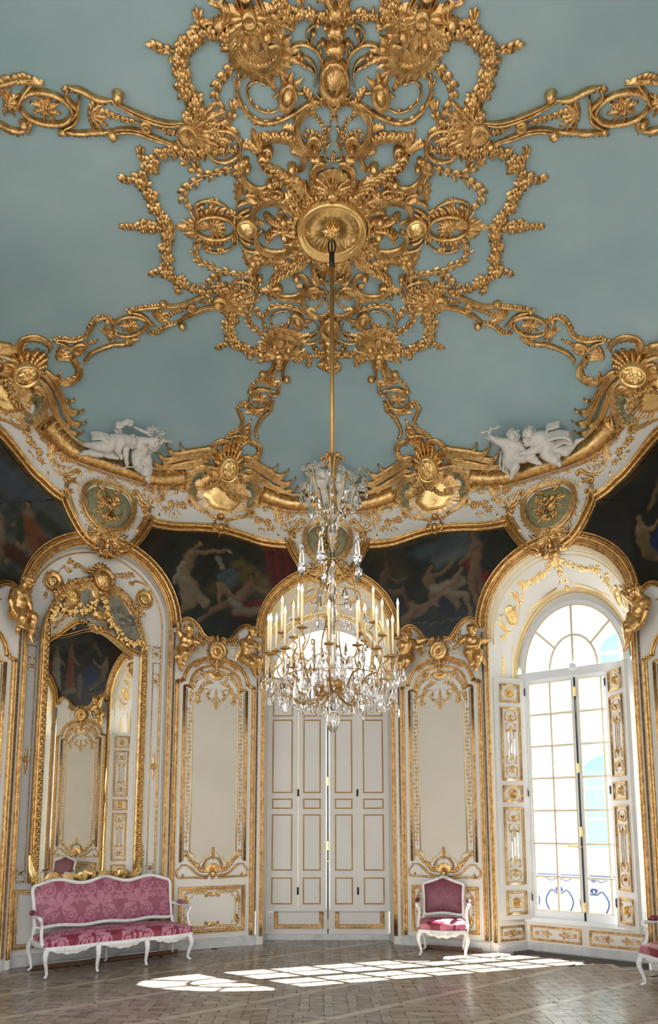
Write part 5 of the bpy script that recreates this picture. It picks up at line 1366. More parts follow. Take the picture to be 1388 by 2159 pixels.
def painting(i, kind, label):
    c0 = spier(i); W2 = pierw(i) / 2; far = W2 + 1.06
    top = [(u_, zframe(c0 + u_) - .06) for u_ in np.linspace(0, far - .62, 22)]
    medl = [(far - .60, 6.08), (far - .55, 5.92), (far - .47, 5.78)]
    arc = [(far - 1.11 * math.cos(t), SPR + 1.11 * math.sin(t)) for t in np.linspace(1.22, .03, 22)]
    bot = [(.50, 4.73), (.42, 4.72), (.34, 4.66), (.26, 4.57), (.18, 4.49), (.07, 4.46), (0, 4.46)]
    if abs(i) > 1: bot = [(a * W2 / .642, b) for a, b in bot]
    R = np.array(top + medl + arc + bot); ring = np.vstack([resample(R, .022), np.array([(-a, b) for a, b in resample(R, .022)[::-1]])[1:-1]])
    ctr = np.array([0, 5.45 + (.15 if abs(i) > 1 else 0)]); n = len(ring); V = []; rows = 64
    for k in range(rows): V.append(ctr + (ring - ctr) * (1 - k / rows) ** .8)
    V = np.vstack(V + [ctr[None]]); U, Z = V[:, 0], V[:, 1]
    Fc = grid_faces(rows, n, True) + [((rows - 1) * n + j, (rows - 1) * n + (j + 1) % n, rows * n) for j in range(n)]
    U = U + .012 * np.sin(Z * 31 + U * 9) + .007 * np.sin(Z * 67 - U * 40); Z = Z + .012 * np.sin(U * 27 + 1) + .006 * np.sin(U * 71 + Z * 33)
    col = np.zeros((len(V), 3)); B = lambda *a, **k: blob(col, U, Z, *a, **k)
    rng = random.Random(i * 11 + 5); nz = sum(np.sin(U * f + rng.random() * 6 + Z * g_) * np.sin(Z * f * 1.3 + rng.random() * 6 - U * g_) for f, g_ in ((5, 3), (11, 7), (23, 9))) / 3
    base = {0: (.022, .026, .018), 1: (.022, .028, .02), 2: (.075, .085, .08), 3: (.012, .012, .010), 4: (.03, .035, .03)}[kind]
    for k in range(3): col[:, k] = base[k] * (1 + .6 * nz)
    if kind == 0:      # dark grotto, standing figure with a lamp, reclining winged sleeper, red hangings
        B(-.1, 5.2, .5, 5.55, .12, .2, (.10, .075, .02), soft=.8); B(.35, 5.6, .8, 5.35, .22, .2, (.18, .13, .035), soft=.5); B(.2, 5.1, .6, 5.25, .1, .12, (.06, .07, .06), soft=.7)
        for q in range(7): B(.75 + q * .085, 6.1 - q * .02, 1.05 + q * .06 - .1, 5.2 - q * .05, .08, .10, ((.20, .012, .01), (.11, .006, .006))[q % 2], soft=.5)
        B(-.9, 6.1, .2, 6.12, .07, .05, (.14, .02, .01), soft=.6); B(-.9, 5.9, -1.15, 5.2, .1, .12, (.06, .035, .02), soft=.6)
        B(.35, 4.95, 1.0, 5.15, .18, .16, (.17, .02, .012), soft=.5); B(.3, 4.95, .65, 4.98, .1, .09, (.32, .27, .2), soft=.6)
        B(-.75, 5.15, -.7, 4.85, .13, .16, (.012, .02, .05), soft=.5); B(-.5, 4.75, .3, 4.7, .09, .08, (.015, .025, .035), soft=.7)
        B(.05, 5.42, .26, 5.60, .10, .06, (.10, .13, .14), soft=.35); B(.13, 5.3, .3, 5.5, .09, .08, (.12, .15, .16), soft=.4)
        figure(col, U, Z, [(.52, 5.52), (.50, 5.36), (.28, 5.08), (.03, 5.32), (.02, 4.98), (.76, 5.30), (.92, 5.16), (.02, 4.98), (-.32, 4.70)], 1.15, FL)
        B(.2, 5.1, .36, 5.02, .06, .05, (.34, .32, .27), soft=.5)
        figure(col, U, Z, [(-.30, 5.90), (-.42, 5.74), (-.52, 5.40), (-.40, 5.02), (-.66, 4.70), (-.1, 5.82), (.12, 5.88), (-.2, 5.05), (-.62, 4.85)], 1.15, (.33, .215, .12))
        B(-.55, 5.42, -.45, 5.0, .12, .14, (.36, .27, .16), soft=.4); B(-.5, 5.3, -.2, 5.0, .09, .09, (.34, .26, .16), soft=.5); B(-.55, 5.55, -.68, 5.25, .05, .04, (.36, .32, .25), soft=.4); B(.0, 5.72, .05, 5.6, .07, .05, (.36, .32, .25), soft=.5)
        B(.16, 5.86, .2, 5.86, .035, .03, (.55, .45, .25), soft=.8)
    elif kind == 1:    # riverside group: pale figures carried from dark water under a cloudy sky
        B(-.2, 5.85, .5, 5.95, .2, .25, (.09, .13, .16), soft=.8); B(.0, 5.65, .6, 5.8, .15, .2, (.15, .18, .17), soft=.8); B(-.9, 5.9, -.5, 5.5, .25, .2, (.07, .05, .02), soft=.8)
        B(.75, 6.0, .95, 5.3, .13, .16, (.035, .04, .03), soft=.5)
        for q in range(6): B(.45 + q * .07, 5.60 - q * .06, .72 + q * .02, 4.95, .07, .06, ((.26, .02, .015), (.16, .01, .01))[q % 2], soft=.5)
        B(-.8, 4.95, .5, 4.75, .1, .12, (.03, .045, .05), soft=.7)
        for q in range(6): B(-.5 + q * .18, 4.72 + .04 * math.sin(q * 2), -.35 + q * .18, 4.76, .012, .01, (.2, .22, .2), soft=.7)
        figure(col, U, Z, [(-.80, 5.75), (-.82, 5.58), (-.95, 5.25), (-.55, 5.30), (-.45, 5.02), (-.62, 5.45), (-.5, 5.5), (-.7, 5.1), (-.9, 4.98)], 1.1, FD)
        figure(col, U, Z, [(-.1, 5.60), (-.16, 5.45), (-.05, 5.22), (.2, 5.25), (-.35, 4.85), (.1, 5.5), (.28, 5.68), (-.1, 5.05), (-.45, 4.85)], 1.1, FL)
        B(-.05, 5.25, .35, 5.3, .10, .11, (.38, .33, .24), soft=.5); figure(col, U, Z, [(.36, 5.50), (.30, 5.36), (.18, 5.14), (.42, 5.10), (.5, 4.78), (.2, 5.28), (.02, 5.22), (.3, 4.98), (.2, 4.75)], 1.1, (.35, .25, .15))
        figure(col, U, Z, [(.55, 6.0), (.60, 5.82), (.58, 5.50), (.50, 5.30), (.6, 4.9), (.45, 5.68), (.36, 5.58), (.66, 5.2), (.7, 4.85)], 1.2, FL)
        figure(col, U, Z, [(-.42, 5.10), (-.36, 4.97), (-.55, 4.80), (-.7, 4.85), (-.8, 4.78), (-.2, 5.05), (.0, 5.0), (-.6, 4.7), (-.8, 4.68)], 1.1, FL)
        B(.08, 5.05, .2, 4.85, .10, .12, (.015, .02, .05), soft=.5)
    elif kind == 2:    # pale sky and trees, seated women with cream and orange drapery
        B(-.2, 6.2, .9, 5.9, .35, .2, (.11, .15, .20), soft=.9); B(-.3, 6.3, .0, 5.7, .22, .15, (.03, .045, .03), soft=.7); B(.8, 5.9, 1.3, 5.6, .15, .15, (.10, .13, .12), soft=.8); B(.9, 5.75, 1.2, 5.5, .1, .12, (.04, .06, .04), soft=.6)
        for q, (x_, z_) in enumerate(((.05, 5.6), (.28, 5.55), (.72, 5.75))): figure(col, U, Z, [(x_, z_ + .1), (x_ + .02, z_ - .06), (x_ + .08, z_ - .35), (x_ - .1, z_ - .5), (x_ - .25, z_ - .75), (x_ - .12, z_ - .2), (x_ - .2, z_ - .25), (x_ + .1, z_ - .5), (x_, z_ - .8)], 1.2, (.34, .22, .13))
        B(.72, 5.6, .95, 5.3, .13, .2, (.26, .09, .03), soft=.4); B(.95, 5.4, 1.05, 5.15, .12, .12, (.16, .05, .025), soft=.5); B(.62, 5.6, .64, 5.35, .07, .09, (.04, .07, .04), soft=.5)
        B(.3, 5.35, .2, 4.9, .12, .2, (.32, .26, .18), soft=.5); B(.05, 5.3, .1, 4.95, .1, .15, (.30, .25, .19), soft=.5); B(.0, 5.45, .12, 5.4, .1, .08, (.20, .07, .03), soft=.5)
        B(.5, 5.15, .95, 5.0, .14, .12, (.10, .03, .02), soft=.5); B(-.5, 4.9, .6, 4.75, .15, .12, (.03, .025, .02), soft=.7)
    elif kind == 3:    # dark rocks, kneeling woman in blue
        B(-.1, 6.1, .4, 6.1, .2, .15, (.08, .08, .055), soft=.9); B(-.3, 5.9, .2, 5.6, .12, .12, (.06, .055, .035), soft=.9); B(-.25, 6.0, -.45, 5.7, .06, .05, (.20, .13, .06), soft=.5)
        figure(col, U, Z, [(-.62, 5.62), (-.60, 5.45), (-.52, 5.15), (-.3, 5.1), (-.2, 4.9), (-.4, 5.42), (-.24, 5.6), (-.35, 5.0), (-.25, 4.9)], 1.15, (.34, .22, .11))
        B(-.6, 5.35, -.5, 5.1, .08, .09, (.22, .15, .05), soft=.5); B(-.3, 5.22, -.05, 5.05, .20, .2, (.012, .035, .16), soft=.35); B(-.2, 5.4, -.02, 5.3, .1, .12, (.01, .04, .13), soft=.5); B(-.35, 5.02, -.1, 4.95, .03, .03, (.05, .10, .22), soft=.8)
        B(-.95, 5.4, -.93, 5.22, .05, .06, (.16, .02, .015), soft=.5); B(-.28, 4.78, -.15, 4.78, .04, .04, (.25, .08, .03), soft=.5); B(.1, 5.2, .1, 4.7, .1, .07, (.25, .17, .09), soft=.5)
        B(.05, 6.0, .0, 5.4, .04, .05, (.05, .025, .012), soft=.5); B(.5, 6.1, .9, 6.0, .3, .25, (.10, .11, .09), soft=.9)
        for x_, f_ in ((.38, (.30, .07, .03)), (.78, (.42, .36, .27))): figure(col, U, Z, [(x_, 6.0), (x_, 5.82), (x_, 5.45), (x_ + .05, 5.15), (x_ + .02, 4.85), (x_ - .15, 5.6), (x_ - .25, 5.5), (x_ - .08, 5.1), (x_ - .1, 4.85)], 1.1, FL); B(x_, 5.65, x_, 5.0, .11, .17, f_, soft=.45)
        B(.25, 4.9, .5, 4.85, .09, .08, (.30, .25, .18), soft=.5); B(.9, 5.6, .95, 4.9, .06, .08, (.28, .04, .03), soft=.5)
    else:              # pale draped figures and a blue mantle, seen in the mirror
        B(-.4, 5.9, .5, 5.9, .3, .3, (.09, .11, .10), soft=.9)
        for x_, f_ in ((.5, (.40, .34, .25)), (.15, (.28, .10, .05)), (-.45, (.32, .24, .15))): figure(col, U, Z, [(x_, 5.95), (x_, 5.78), (x_, 5.45), (x_ + .05, 5.15), (x_ + .02, 4.85), (x_ - .15, 5.6), (x_ - .25, 5.5), (x_ - .08, 5.1), (x_ - .1, 4.85)], 1.1, FL); B(x_, 5.6, x_, 5.0, .11, .16, f_, soft=.45)
        B(-.35, 5.2, -.15, 5.0, .18, .16, (.012, .04, .16), soft=.35); B(.0, 4.95, .2, 4.9, .1, .08, (.25, .2, .14), soft=.5)
    col *= (.42 + .12 * nz)[:, None]; col = np.clip(col, 0.002, 1)
    pt = M(); pt.add(np.c_[V, np.full(len(V), .012)], Fc)
    o = pt.build('painting', PAINTM, None, lambda A: wallmap(A + np.array([c0, 0, 0])), color=col)
    return tag(o, label, 'painting')
painting(-1, 0, 'dark arched wall painting with pale reclining figure and red hangings, left of the chandelier')
painting(1, 1, 'dark riverside wall painting with figures and red drapery, right of the chandelier')
painting(-2, 2, 'wall painting with seated figures in cream and orange drapery, at the left edge')
painting(2, 3, 'very dark wall painting with kneeling figure in blue, at the right edge')
# ------------------------------------------------------------ parquet floor
floor = tag(empty('floor'), 'waxed oak parquet floor laid in diagonal framed panels', 'floor', kind='structure')
m = M(); m.add([(-6, -9, -.012), (6, -9, -.012), (6, 5.2, -.012), (-6, 5.2, -.012)], [(0, 1, 2, 3)]); m.build('subfloor', OAKBASE, floor, smooth=False)
YS = .76; PS = 1.065; O_ = np.array([.72, .88 / YS])
def clip(poly, n, d):
    out = []
    for k in range(len(poly)):
        a, b = poly[k], poly[(k + 1) % len(poly)]; da, db = a @ n - d, b @ n - d
        if da <= 0: out.append(a)
        if (da < 0) != (db < 0) and abs(da - db) > 1e-9: out.append(a + (b - a) * (da / (da - db)))
    return out
e1, e2 = np.array([1, 1]) / math.sqrt(2), np.array([1, -1]) / math.sqrt(2)
planks = []; rng = random.Random(4)
def inroom(p):
    x, y = p[0], p[1] * YS; r = math.hypot(x, y)
    return (r < Rth(math.atan2(y, x)) + .05) or (abs(x) < 1.3 and 3.9 < y < 4.62) or (y < -3.0 and y > -5.5 and abs(x) < 4)
def addp(poly, tone):
    if len(poly) < 3: return
    c = np.mean(poly, 0)
    if not any(inroom(p) for p in (c,)) : return
    P = [c + (p - c) * (1 - .0046 / (np.linalg.norm(p - c) + .01)) for p in poly]
    planks.append((np.array([(p[0], p[1] * YS) for p in P]), tone))
hb = .052
for a in range(-9, 10):
    for b in range(-9, 10):
        C0 = O_ + e1 * (PS * (a + .5)) + e2 * (PS * (b + .5))
        if abs(C0[0]) > 5.5 or C0[1] * YS > 5.5 or C0[1] * YS < -5.6: continue
        # border strips of the panel
        for (d_, q_) in ((e1, e2), (e2, e1)):
            c = C0 + q_ * PS / 2; L = PS / 2
            addp([c - d_ * L - q_ * hb, c + d_ * (L - hb) - q_ * hb, c + d_ * (L - hb) + q_ * hb, c - d_ * L + q_ * hb], (.92 if d_ is e1 else .45) + rng.uniform(-.08, .08))
        lims = [(e1, C0 @ e1 + PS / 2 - hb), (-e1, -(C0 @ e1) + PS / 2 - hb), (e2, C0 @ e2 + PS / 2 - hb), (-e2, -(C0 @ e2) + PS / 2 - hb)]
        g = .235; st = .046
        for i_ in range(-4, 5):
            for j_ in range(-4, 5):
                x0, y0 = C0[0] + i_ * g, C0[1] + j_ * g
                ps = []
                if (i_ + j_) % 2 == 0: ps.append(((x0 - st, x0 + st, y0 - st, y0 + 2 * g - st), .5))
                if (i_ + j_) % 2 == 1: ps.append(((x0 - st, x0 + 2 * g - st, y0 - st, y0 + st), .5))
                xa, xb, ya, yb = x0 + st, x0 + g - st, y0 + st, y0 + g - st
                for h_ in range(2): ps.append(((xa, xb, ya + (yb - ya) * h_ / 2, ya + (yb - ya) * (h_ + 1) / 2), .35))
                for (xa, xb, ya, yb), tn in ps:
                    poly = [np.array(v_) for v_ in ((xa, ya), (xb, ya), (xb, yb), (xa, yb))]
                    for n_, d_ in lims:
                        poly = clip(poly, n_, d_)
                        if len(poly) < 3: break
                    if len(poly) >= 3:
                        ar = abs(sum(poly[k][0] * poly[(k + 1) % len(poly)][1] - poly[(k + 1) % len(poly)][0] * poly[k][1] for k in range(len(poly)))) / 2
                        if ar > .0008: addp(poly, tn - .08 + rng.uniform(-.2, .2))
def scr_size(pl):
    c = pl[0].mean(0); d = c[1] - CY
    if d < 4.4 or abs((c[0] - CX) / d) > .50: return 0
    return (np.ptp(pl[0][:, 0]) * np.ptp(pl[0][:, 1])) ** .5 / d ** 1.5
planks.sort(key=scr_size, reverse=True)
def plank_mesh(lst, name, kind=None):
    m = M(); tn = []
    for poly, tone in lst:
        n = len(poly); t = .0 + rng.uniform(-.0004, .0004); b_ = .002; c = poly.mean(0)
        inner = c + (poly - c) * (1 - b_ / (np.linalg.norm(poly - c, axis=1)[:, None] + .01))
        m.add(np.vstack([np.c_[poly, np.full(n, -.012)], np.c_[poly, np.full(n, t - .001)], np.c_[inner, np.full(n, t)]]), grid_faces(3, n, True) + [tuple(range(2 * n, 3 * n))]); tn += [tone] * (3 * n)
    o = m.build(name, OAK, floor, smooth=False, kind=kind); a = o.data.attributes.new('tone', 'FLOAT', 'POINT'); a.data.foreach_set('value', tn); return o
for pl in planks[:300]: plank_mesh([pl], 'plank')
plank_mesh(planks[300:], 'parquet_field', 'stuff')
# ------------------------------------------------------------ carved and gilded figures (smooth-blended solids)
def sdf_mesh(prims, res, k):
    pts = np.array([p for q in prims for p in (q[1], q[2])]); rm = max(max(q[3], q[4]) for q in prims) + k + 2 * res
    lo = pts.min(0) - rm; n = np.ceil((pts.max(0) + rm - lo) / res).astype(int) + 1
    D = np.full(tuple(n), 1.0, np.float32)
    ax = [lo[i] + res * np.arange(n[i]) for i in range(3)]
    for kind, a, b, ra, rb, kk in prims:
        a, b = np.array(a, float), np.array(b, float); mr = max(ra, rb) + kk + 2.5 * res
        i0 = np.maximum(0, ((np.minimum(a, b) - mr - lo) / res).astype(int)); i1 = np.minimum(n, ((np.maximum(a, b) + mr - lo) / res).astype(int) + 2)
        sl = tuple(slice(x, y) for x, y in zip(i0, i1))
        X, Y, Z = np.meshgrid(*[ax[i][sl[i]] for i in range(3)], indexing='ij')
        d = b - a; L2 = d @ d + 1e-9
        t = np.clip(((X - a[0]) * d[0] + (Y - a[1]) * d[1] + (Z - a[2]) * d[2]) / L2, 0, 1)
        r = ra + (rb - ra) * t
        dist = np.sqrt((X - a[0] - d[0] * t) ** 2 + (Y - a[1] - d[1] * t) ** 2 + (Z - a[2] - d[2] * t) ** 2) - r
        S = D[sl]
        if kind == 'add':
            h = np.clip(.5 + .5 * (S - dist) / kk, 0, 1); D[sl] = S * (1 - h) + dist * h - kk * h * (1 - h)
        else:
            h = np.clip(.5 - .5 * (S + dist) / kk, 0, 1); D[sl] = S * (1 - h) - dist * h + kk * h * (1 - h)
    ins = D < 0
    nx, ny, nz = D.shape
    c = np.zeros((nx - 1, ny - 1, nz - 1), int)
    for dx in (0, 1):
        for dy in (0, 1):
            for dz in (0, 1): c += ins[dx:nx - 1 + dx, dy:ny - 1 + dy, dz:nz - 1 + dz]
    cell = (c > 0) & (c < 8); idx = -np.ones(cell.shape, int); I = np.argwhere(cell); idx[cell] = np.arange(len(I))
    acc = np.zeros((len(I), 3)); cnt = np.zeros(len(I))
    corners = [(x, y, z) for x in (0, 1) for y in (0, 1) for z in (0, 1)]
    val = {q: D[I[:, 0] + q[0], I[:, 1] + q[1], I[:, 2] + q[2]] for q in corners}
    for p in corners:
        for a in range(3):
            if p[a] == 0:
                q = list(p); q[a] = 1; q = tuple(q); v0, v1 = val[p], val[q]; mk = (v0 < 0) != (v1 < 0)
                t = np.where(mk, v0 / np.where(mk, v0 - v1, 1), 0); pt = np.tile(np.array(p, float), (len(I), 1)); pt[:, a] += t
                acc += pt * mk[:, None]; cnt += mk
    V = lo + res * (I + acc / cnt[:, None])
    Fq = []
    for a in range(3):
        b, c_ = (a + 1) % 3, (a + 2) % 3
        s0 = [slice(None)] * 3; s1 = [slice(None)] * 3; s0[a] = slice(0, -1); s1[a] = slice(1, None)
        ch = ins[tuple(s0)] != ins[tuple(s1)]; E_ = np.argwhere(ch)
        E_ = E_[(E_[:, b] > 0) & (E_[:, c_] > 0)]
        E_ = E_[(E_[:, b] < cell.shape[b]) & (E_[:, c_] < cell.shape[c_])]
        eb = np.zeros(3, int); eb[b] = 1; ec = np.zeros(3, int); ec[c_] = 1
        g = lambda A: idx[A[:, 0], A[:, 1], A[:, 2]]
        Q = np.stack([g(E_), g(E_ - eb), g(E_ - eb - ec), g(E_ - ec)], 1)
        fl = ins[E_[:, 0], E_[:, 1], E_[:, 2]]; Q[~fl] = Q[~fl][:, ::-1]; Fq.append(Q)
    return V, np.vstack(Fq).tolist()
def wing(m, o, tip, w, d=.02):
    o, tip = np.array(o, float), np.array(tip, float); L = np.linalg.norm((tip - o)); ax = (tip - o) / L; pr = np.array([ax[2], 0, -ax[0]]) 
    for row, (n, l0) in enumerate(((9, 1.0), (7, .62), (5, .36))):
        for k in range(n):
            t = k / (n - 1); b = o + ax * L * (.08 + .62 * t * (1 - .25 * row)) ; dr = ax * (.35 + .75 * t) + pr * (1.05 - .8 * t); dr /= np.linalg.norm(dr)
            l = w * l0 * (.75 + .5 * t); sd = np.cross(dr, [0, 1, 0]); V = []
            for s_, ww, hh in ((0, .35, 0), (.4, 1, .006), (.8, .8, .004), (1, .1, 0)):
                p = b + dr * l * s_; V += [p - sd * .016 * ww - np.array([0, row * .008, 0]), p - np.array([0, row * .008 + .012 * ww, 0]), p + sd * .016 * ww - np.array([0, row * .008, 0])]
            m.add(V, grid_faces(4, 3))
    tube(m, [o, o + ax * L * .4 - pr * .02, o + ax * L * .8], [.022, .018, .008], 7)
def fig(name, label, group, mt, anchor, k, J, look=(0, 1, 0), wings=(), drape=(), props=None, scale=1.0, cat='cherub', hairup=0.0, grow=1.0):
    """J: joints as (photo px, photo py, depth towards the room)"""
    ax_, ay_, s_, z_, w_ = anchor
    pos = wallmap(np.array([[s_, z_, w_]]))[0]; nx, ny = plan(s_)[2:]; rz = math.atan2(nx, -ny); cR, sR = math.cos(rz), math.sin(rz)
    def L(p):       # a measured point lifted off the wall surface, in the figure's own frame
        q_ = onwall(p[0], p[1]); d = wallmap(np.array([[q_[0], q_[1], p[2] + w_ * .6]]))[0] - pos
        return np.array([d[0] * cR + d[1] * sR, -d[0] * sR + d[1] * cR, d[2]])
    j = {a: L(b) for a, b in J.items()}; g = grow; pr = []
    g = g * (1.26 if mt == PLASTER else 1.12); add = lambda a, b, ra, rb, kk=.022: pr.append(('add', a, b, ra * g, rb * g, kk * g))
    sub = lambda a, b, ra, rb, kk=.01: pr.append(('sub', a, b, ra * g, rb * g, kk * g))
    ch, pv, hd = j['chest'], j['pelvis'], j['head']
    sh = j['rs'] - j['ls']; shn = sh / (np.linalg.norm(sh) + 1e-6)
    up = (ch - pv) / np.linalg.norm(ch - pv); fw = np.cross(up, shn); fw = fw / (np.linalg.norm(fw) + 1e-6)
    if fw[1] > 0: fw = -fw
    add(ch + shn * .035 + up * .01, ch - shn * .035 + up * .01, .074, .074, .03); mid = (ch + pv) / 2 + fw * .016
    add(mid, mid + fw * .008, .078, .076, .03); add(pv + shn * .03, pv - shn * .03, .07, .07, .03)
    add(ch + shn * .035 + fw * .045 + up * .02, ch + shn * .036 + fw * .05 + up * .02, .034, .034); add(ch - shn * .035 + fw * .045 + up * .02, ch - shn * .036 + fw * .05 + up * .02, .034, .034)
    sub(mid + fw * .09 - up * .01, mid + fw * .1 - up * .01, .007, .007, .012)
    nk = ch + up * .085; add(nk, hd - (hd - nk) * .25, .036, .034, .02); add(j['ls'], nk, .04, .036); add(j['rs'], nk, .04, .036)
    for q in 'lr':
        S, E_, H = j[q + 's'], j[q + 'e'], j[q + 'h']; d = (H - E_) / (np.linalg.norm(H - E_) + 1e-6)
        add(S, S, .046, .046); add(S, E_, .042, .031); add(E_, H - d * .02, .033, .021, .015); add(S + (E_ - S) * .4, S + (E_ - S) * .55, .041, .04)
        add(H - d * .01, H + d * .018, .021, .019, .012)
        P, K, A, T = j[q + 'p'], j[q + 'k'], j[q + 'a'], j[q + 't']
        add(P, K, .068, .046); add(P + (K - P) * .35, P + (K - P) * .5, .064, .06); add(K, A, .044, .026, .016); add(K + (A - K) * .3, K + (A - K) * .42, .044, .040)
        add(A, T, .024, .016, .012); add(A - (T - A) * .15, A, .022, .024, .012); add(K, K, .044, .044)
        add(P, pv, .066, .07)
    # head
    lk = np.array(look, float); lk = np.array([lk[0], -lk[1], lk[2]]); lk /= np.linalg.norm(lk)
    hu = hd - nk; hu = hu - lk * (hu @ lk); hu /= np.linalg.norm(hu) + 1e-6; hr = np.cross(lk, hu)
    R = .066; lk, hu, hr = lk * 1.2, hu * 1.2, hr * 1.2; g0 = g; g = g * .92
    add(hd - lk * .012 + hu * .012, hd - lk * .004 + hu * .012, R, R * .95, .015); add(hd + lk * .02 - hu * .022, hd + lk * .022 - hu * .024, .045, .043, .02)
    for s2 in (-1, 1):
        add(hd + lk * .038 + hr * s2 * .026 - hu * .02, hd + lk * .04 + hr * s2 * .024 - hu * .022, .021, .021, .012)
        add(hd + hr * s2 * .064 + hu * .0, hd + hr * s2 * .068 - hu * .012, .012, .009, .008)
        sub(hd + lk * .066 + hr * s2 * .022 + hu * .008, hd + lk * .068 + hr * s2 * .024 + hu * .008, .011, .011, .010)
    add(hd + lk * .058 + hu * .0, hd + lk * .068 - hu * .012, .007, .0105, .008)
    add(hd + lk * .052 + hu * .026 - hr * .02, hd + lk * .052 + hu * .026 + hr * .02, .012, .012, .012)
    add(hd + lk * .057 - hu * .031 - hr * .009, hd + lk * .057 - hu * .031 + hr * .009, .0065, .0065, .006); sub(hd + lk * .066 - hu * .0255 - hr * .008, hd + lk * .066 - hu * .0255 + hr * .008, .003, .003, .004)
    add(hd + lk * .05 - hu * .05, hd + lk * .05 - hu * .052, .013, .013, .012)
    lk, hu = lk / 1.2, hu / 1.2; g = g0
    V, Fc = sdf_mesh(pr, .0082 * g, .03)
    b = M(); b.add(V, Fc)
    # fingers: four curled and unequal, thumb off the side of the palm
    for q in 'lr':
        H, E_ = j[q + 'h'], j[q + 'e']; d = (H - E_) / (np.linalg.norm(H - E_) + 1e-6); s1 = np.cross(d, [0, 1, 0]); s1 = s1 / (np.linalg.norm(s1) + 1e-6); n1 = np.cross(s1, d)
        for f, (o, l) in enumerate(((-.014, .034), (-.005, .040), (.005, .038), (.013, .030))):
            p0 = H + d * .012 + s1 * o; p1 = p0 + d * l * .45 + n1 * .004; p2 = p1 + d * l * .35 + n1 * .012; p3 = p2 + d * l * .1 + n1 * .014
            tube(b, [p0, p1, p2, p3], np.array([.0065, .006, .0055, .0045]) * g, 6)
        p0 = H - d * .006 + s1 * .016; tube(b, [p0, p0 + s1 * .016 + d * .012, p0 + s1 * .02 + d * .026 + n1 * .006], np.array([.007, .0065, .005]) * g, 6)
        A, T = j[q + 'a'], j[q + 't']; d = (T - A) / (np.linalg.norm(T - A) + 1e-6); s1 = np.cross(d, [0, 1, 0]); s1 = s1 / (np.linalg.norm(s1) + 1e-6)
        for f, o in enumerate((-.012, -.005, .002, .008, .013)): tube(b, [T + s1 * o, T + s1 * o + d * (.022 - .003 * f)], [.0062, .0052], 6)
    x, y, nx, ny = plan(s_); pos = wallmap(np.array([[s_, z_, w_]]))[0]; rz = math.atan2(nx, -ny)
    root = tag(empty(name, tuple(pos), rz), label, cat, group)
    b.build('body', mt, root)
    h = M(); rng = random.Random(len(label))
    for kk in range(46):
        v = np.array([rng.gauss(0, 1) for _ in range(3)]); v /= np.linalg.norm(v)
        if v @ lk > .35 or v @ hu < -.35: v = v - lk * max(0, (v @ lk) - .3) * 1.4; v = v + hu * max(0, -.3 - v @ hu) * 1.5; v /= np.linalg.norm(v)
        p = hd + (v * (R + .004) + hu * .014 - lk * .008) * g * .94; t1 = np.cross(v, hu) + 1e-3; t1 /= np.linalg.norm(t1); t2 = np.cross(v, t1)
        c = [p + (t1 * math.cos(a) + t2 * math.sin(a)) * .013 * (1 - a / 9) * g + v * .004 * a * .3 for a in np.linspace(0, 5.4, 7)]
        tube(h, c, np.array([.005, .008, .0085, .0085, .008, .006, .004]) * g, 6)
    h.build('hair', mt, root)
    if wings:
        for o, t, ww in wings: wm = M(); wing(wm, L(o), L(t), ww); wm.build('wing', mt, root)
    if drape:
        dp = []
        for pts, r in drape:
            P = np.array([L(p) for p in pts]); P = cr(P, 3); rng = random.Random(7)
            for f in range(5):
                off = np.array([0, (f - 2) * r * .25, (f - 2) * r * .75]); 
                for a, c in zip(P[:-1], P[1:]): dp.append(('add', a + off, c + off + np.array([0, 0, rng.uniform(-.006, .006)]), r * rng.uniform(.42, .6), r * rng.uniform(.42, .6), .008))
        V, Fc = sdf_mesh(dp, .0095, .01); dm = M(); dm.add(V, Fc); dm.build('drapery', mt, root)
    if props: props(root, L, mt)
    return root
def pose(head, chest, pelvis, ls, le, lh, rs, re, rh, lp, lk, la, lt, rp, rk, ra, rt):
    return dict(head=head, chest=chest, pelvis=pelvis, ls=ls, le=le, lh=lh, rs=rs, re=re, rh=rh, lp=lp, lk=lk, la=la, lt=lt, rp=rp, rk=rk, ra=ra, rt=rt)
def pj(ox, oy, sc, *pts): return pose(*[(ox + a / sc, oy + b / sc, d) for a, b, d in pts])
def pt(ox, oy, sc): return lambda a, b, d=.1: (ox + a / sc, oy + b / sc, d)
# white plaster groups on the cornice. anchor = (photo x, photo y, wall position, height, stand-off)
def anchor(px, py, w=.12):
    s_, z = onwall(px, py); return (px, py, s_, z, w)
KU = 134.0
def lfr(A):
    pos = wallmap(np.array([[A[2], A[3], A[4]]]))[0]; nx, ny = plan(A[2])[2:]; rz = math.atan2(nx, -ny); c, s = math.cos(rz), math.sin(rz)
    def f(p):
        q_ = onwall(p[0], p[1]); d = wallmap(np.array([[q_[0], q_[1], p[2] + A[4] * .6]]))[0] - pos
        return np.array([d[0] * c + d[1] * s, -d[0] * s + d[1] * c, d[2]])
    return f
q = pt(150, 840, 6.309)
def bow(root, L, mt):
    m = M(); P = cr([L(q(835, 700, .28)), L(q(800, 790, .30)), L(q(720, 832, .32)), L(q(640, 840, .32)), L(q(600, 880, .31)), L(q(450, 905, .28))], 5); tube(m, P, .008, 6)
    m.build('bow', mt, root)
def ribbon(root, L, mt):
    m = M(); pts = [q(640, 370, .1), q(560, 280, .12), q(570, 215, .16), (q(640, 230, .14)), q(720, 205, .12), q(800, 190, .16)]; P = cr([L(a) for a in pts], 6); n = len(P); V = []
    for i_, p in enumerate(P):
        for f in range(7):
            t = f / 6 - .5; V.append(p + np.array([.02 * t, .018 * math.sin(f * 2.2 + i_ * .5), .11 * t * (1 - .4 * abs(i_ / n - .5))]))
    m.add(V, grid_faces(n, 7)); m.build('flying_ribbon', mt, root)
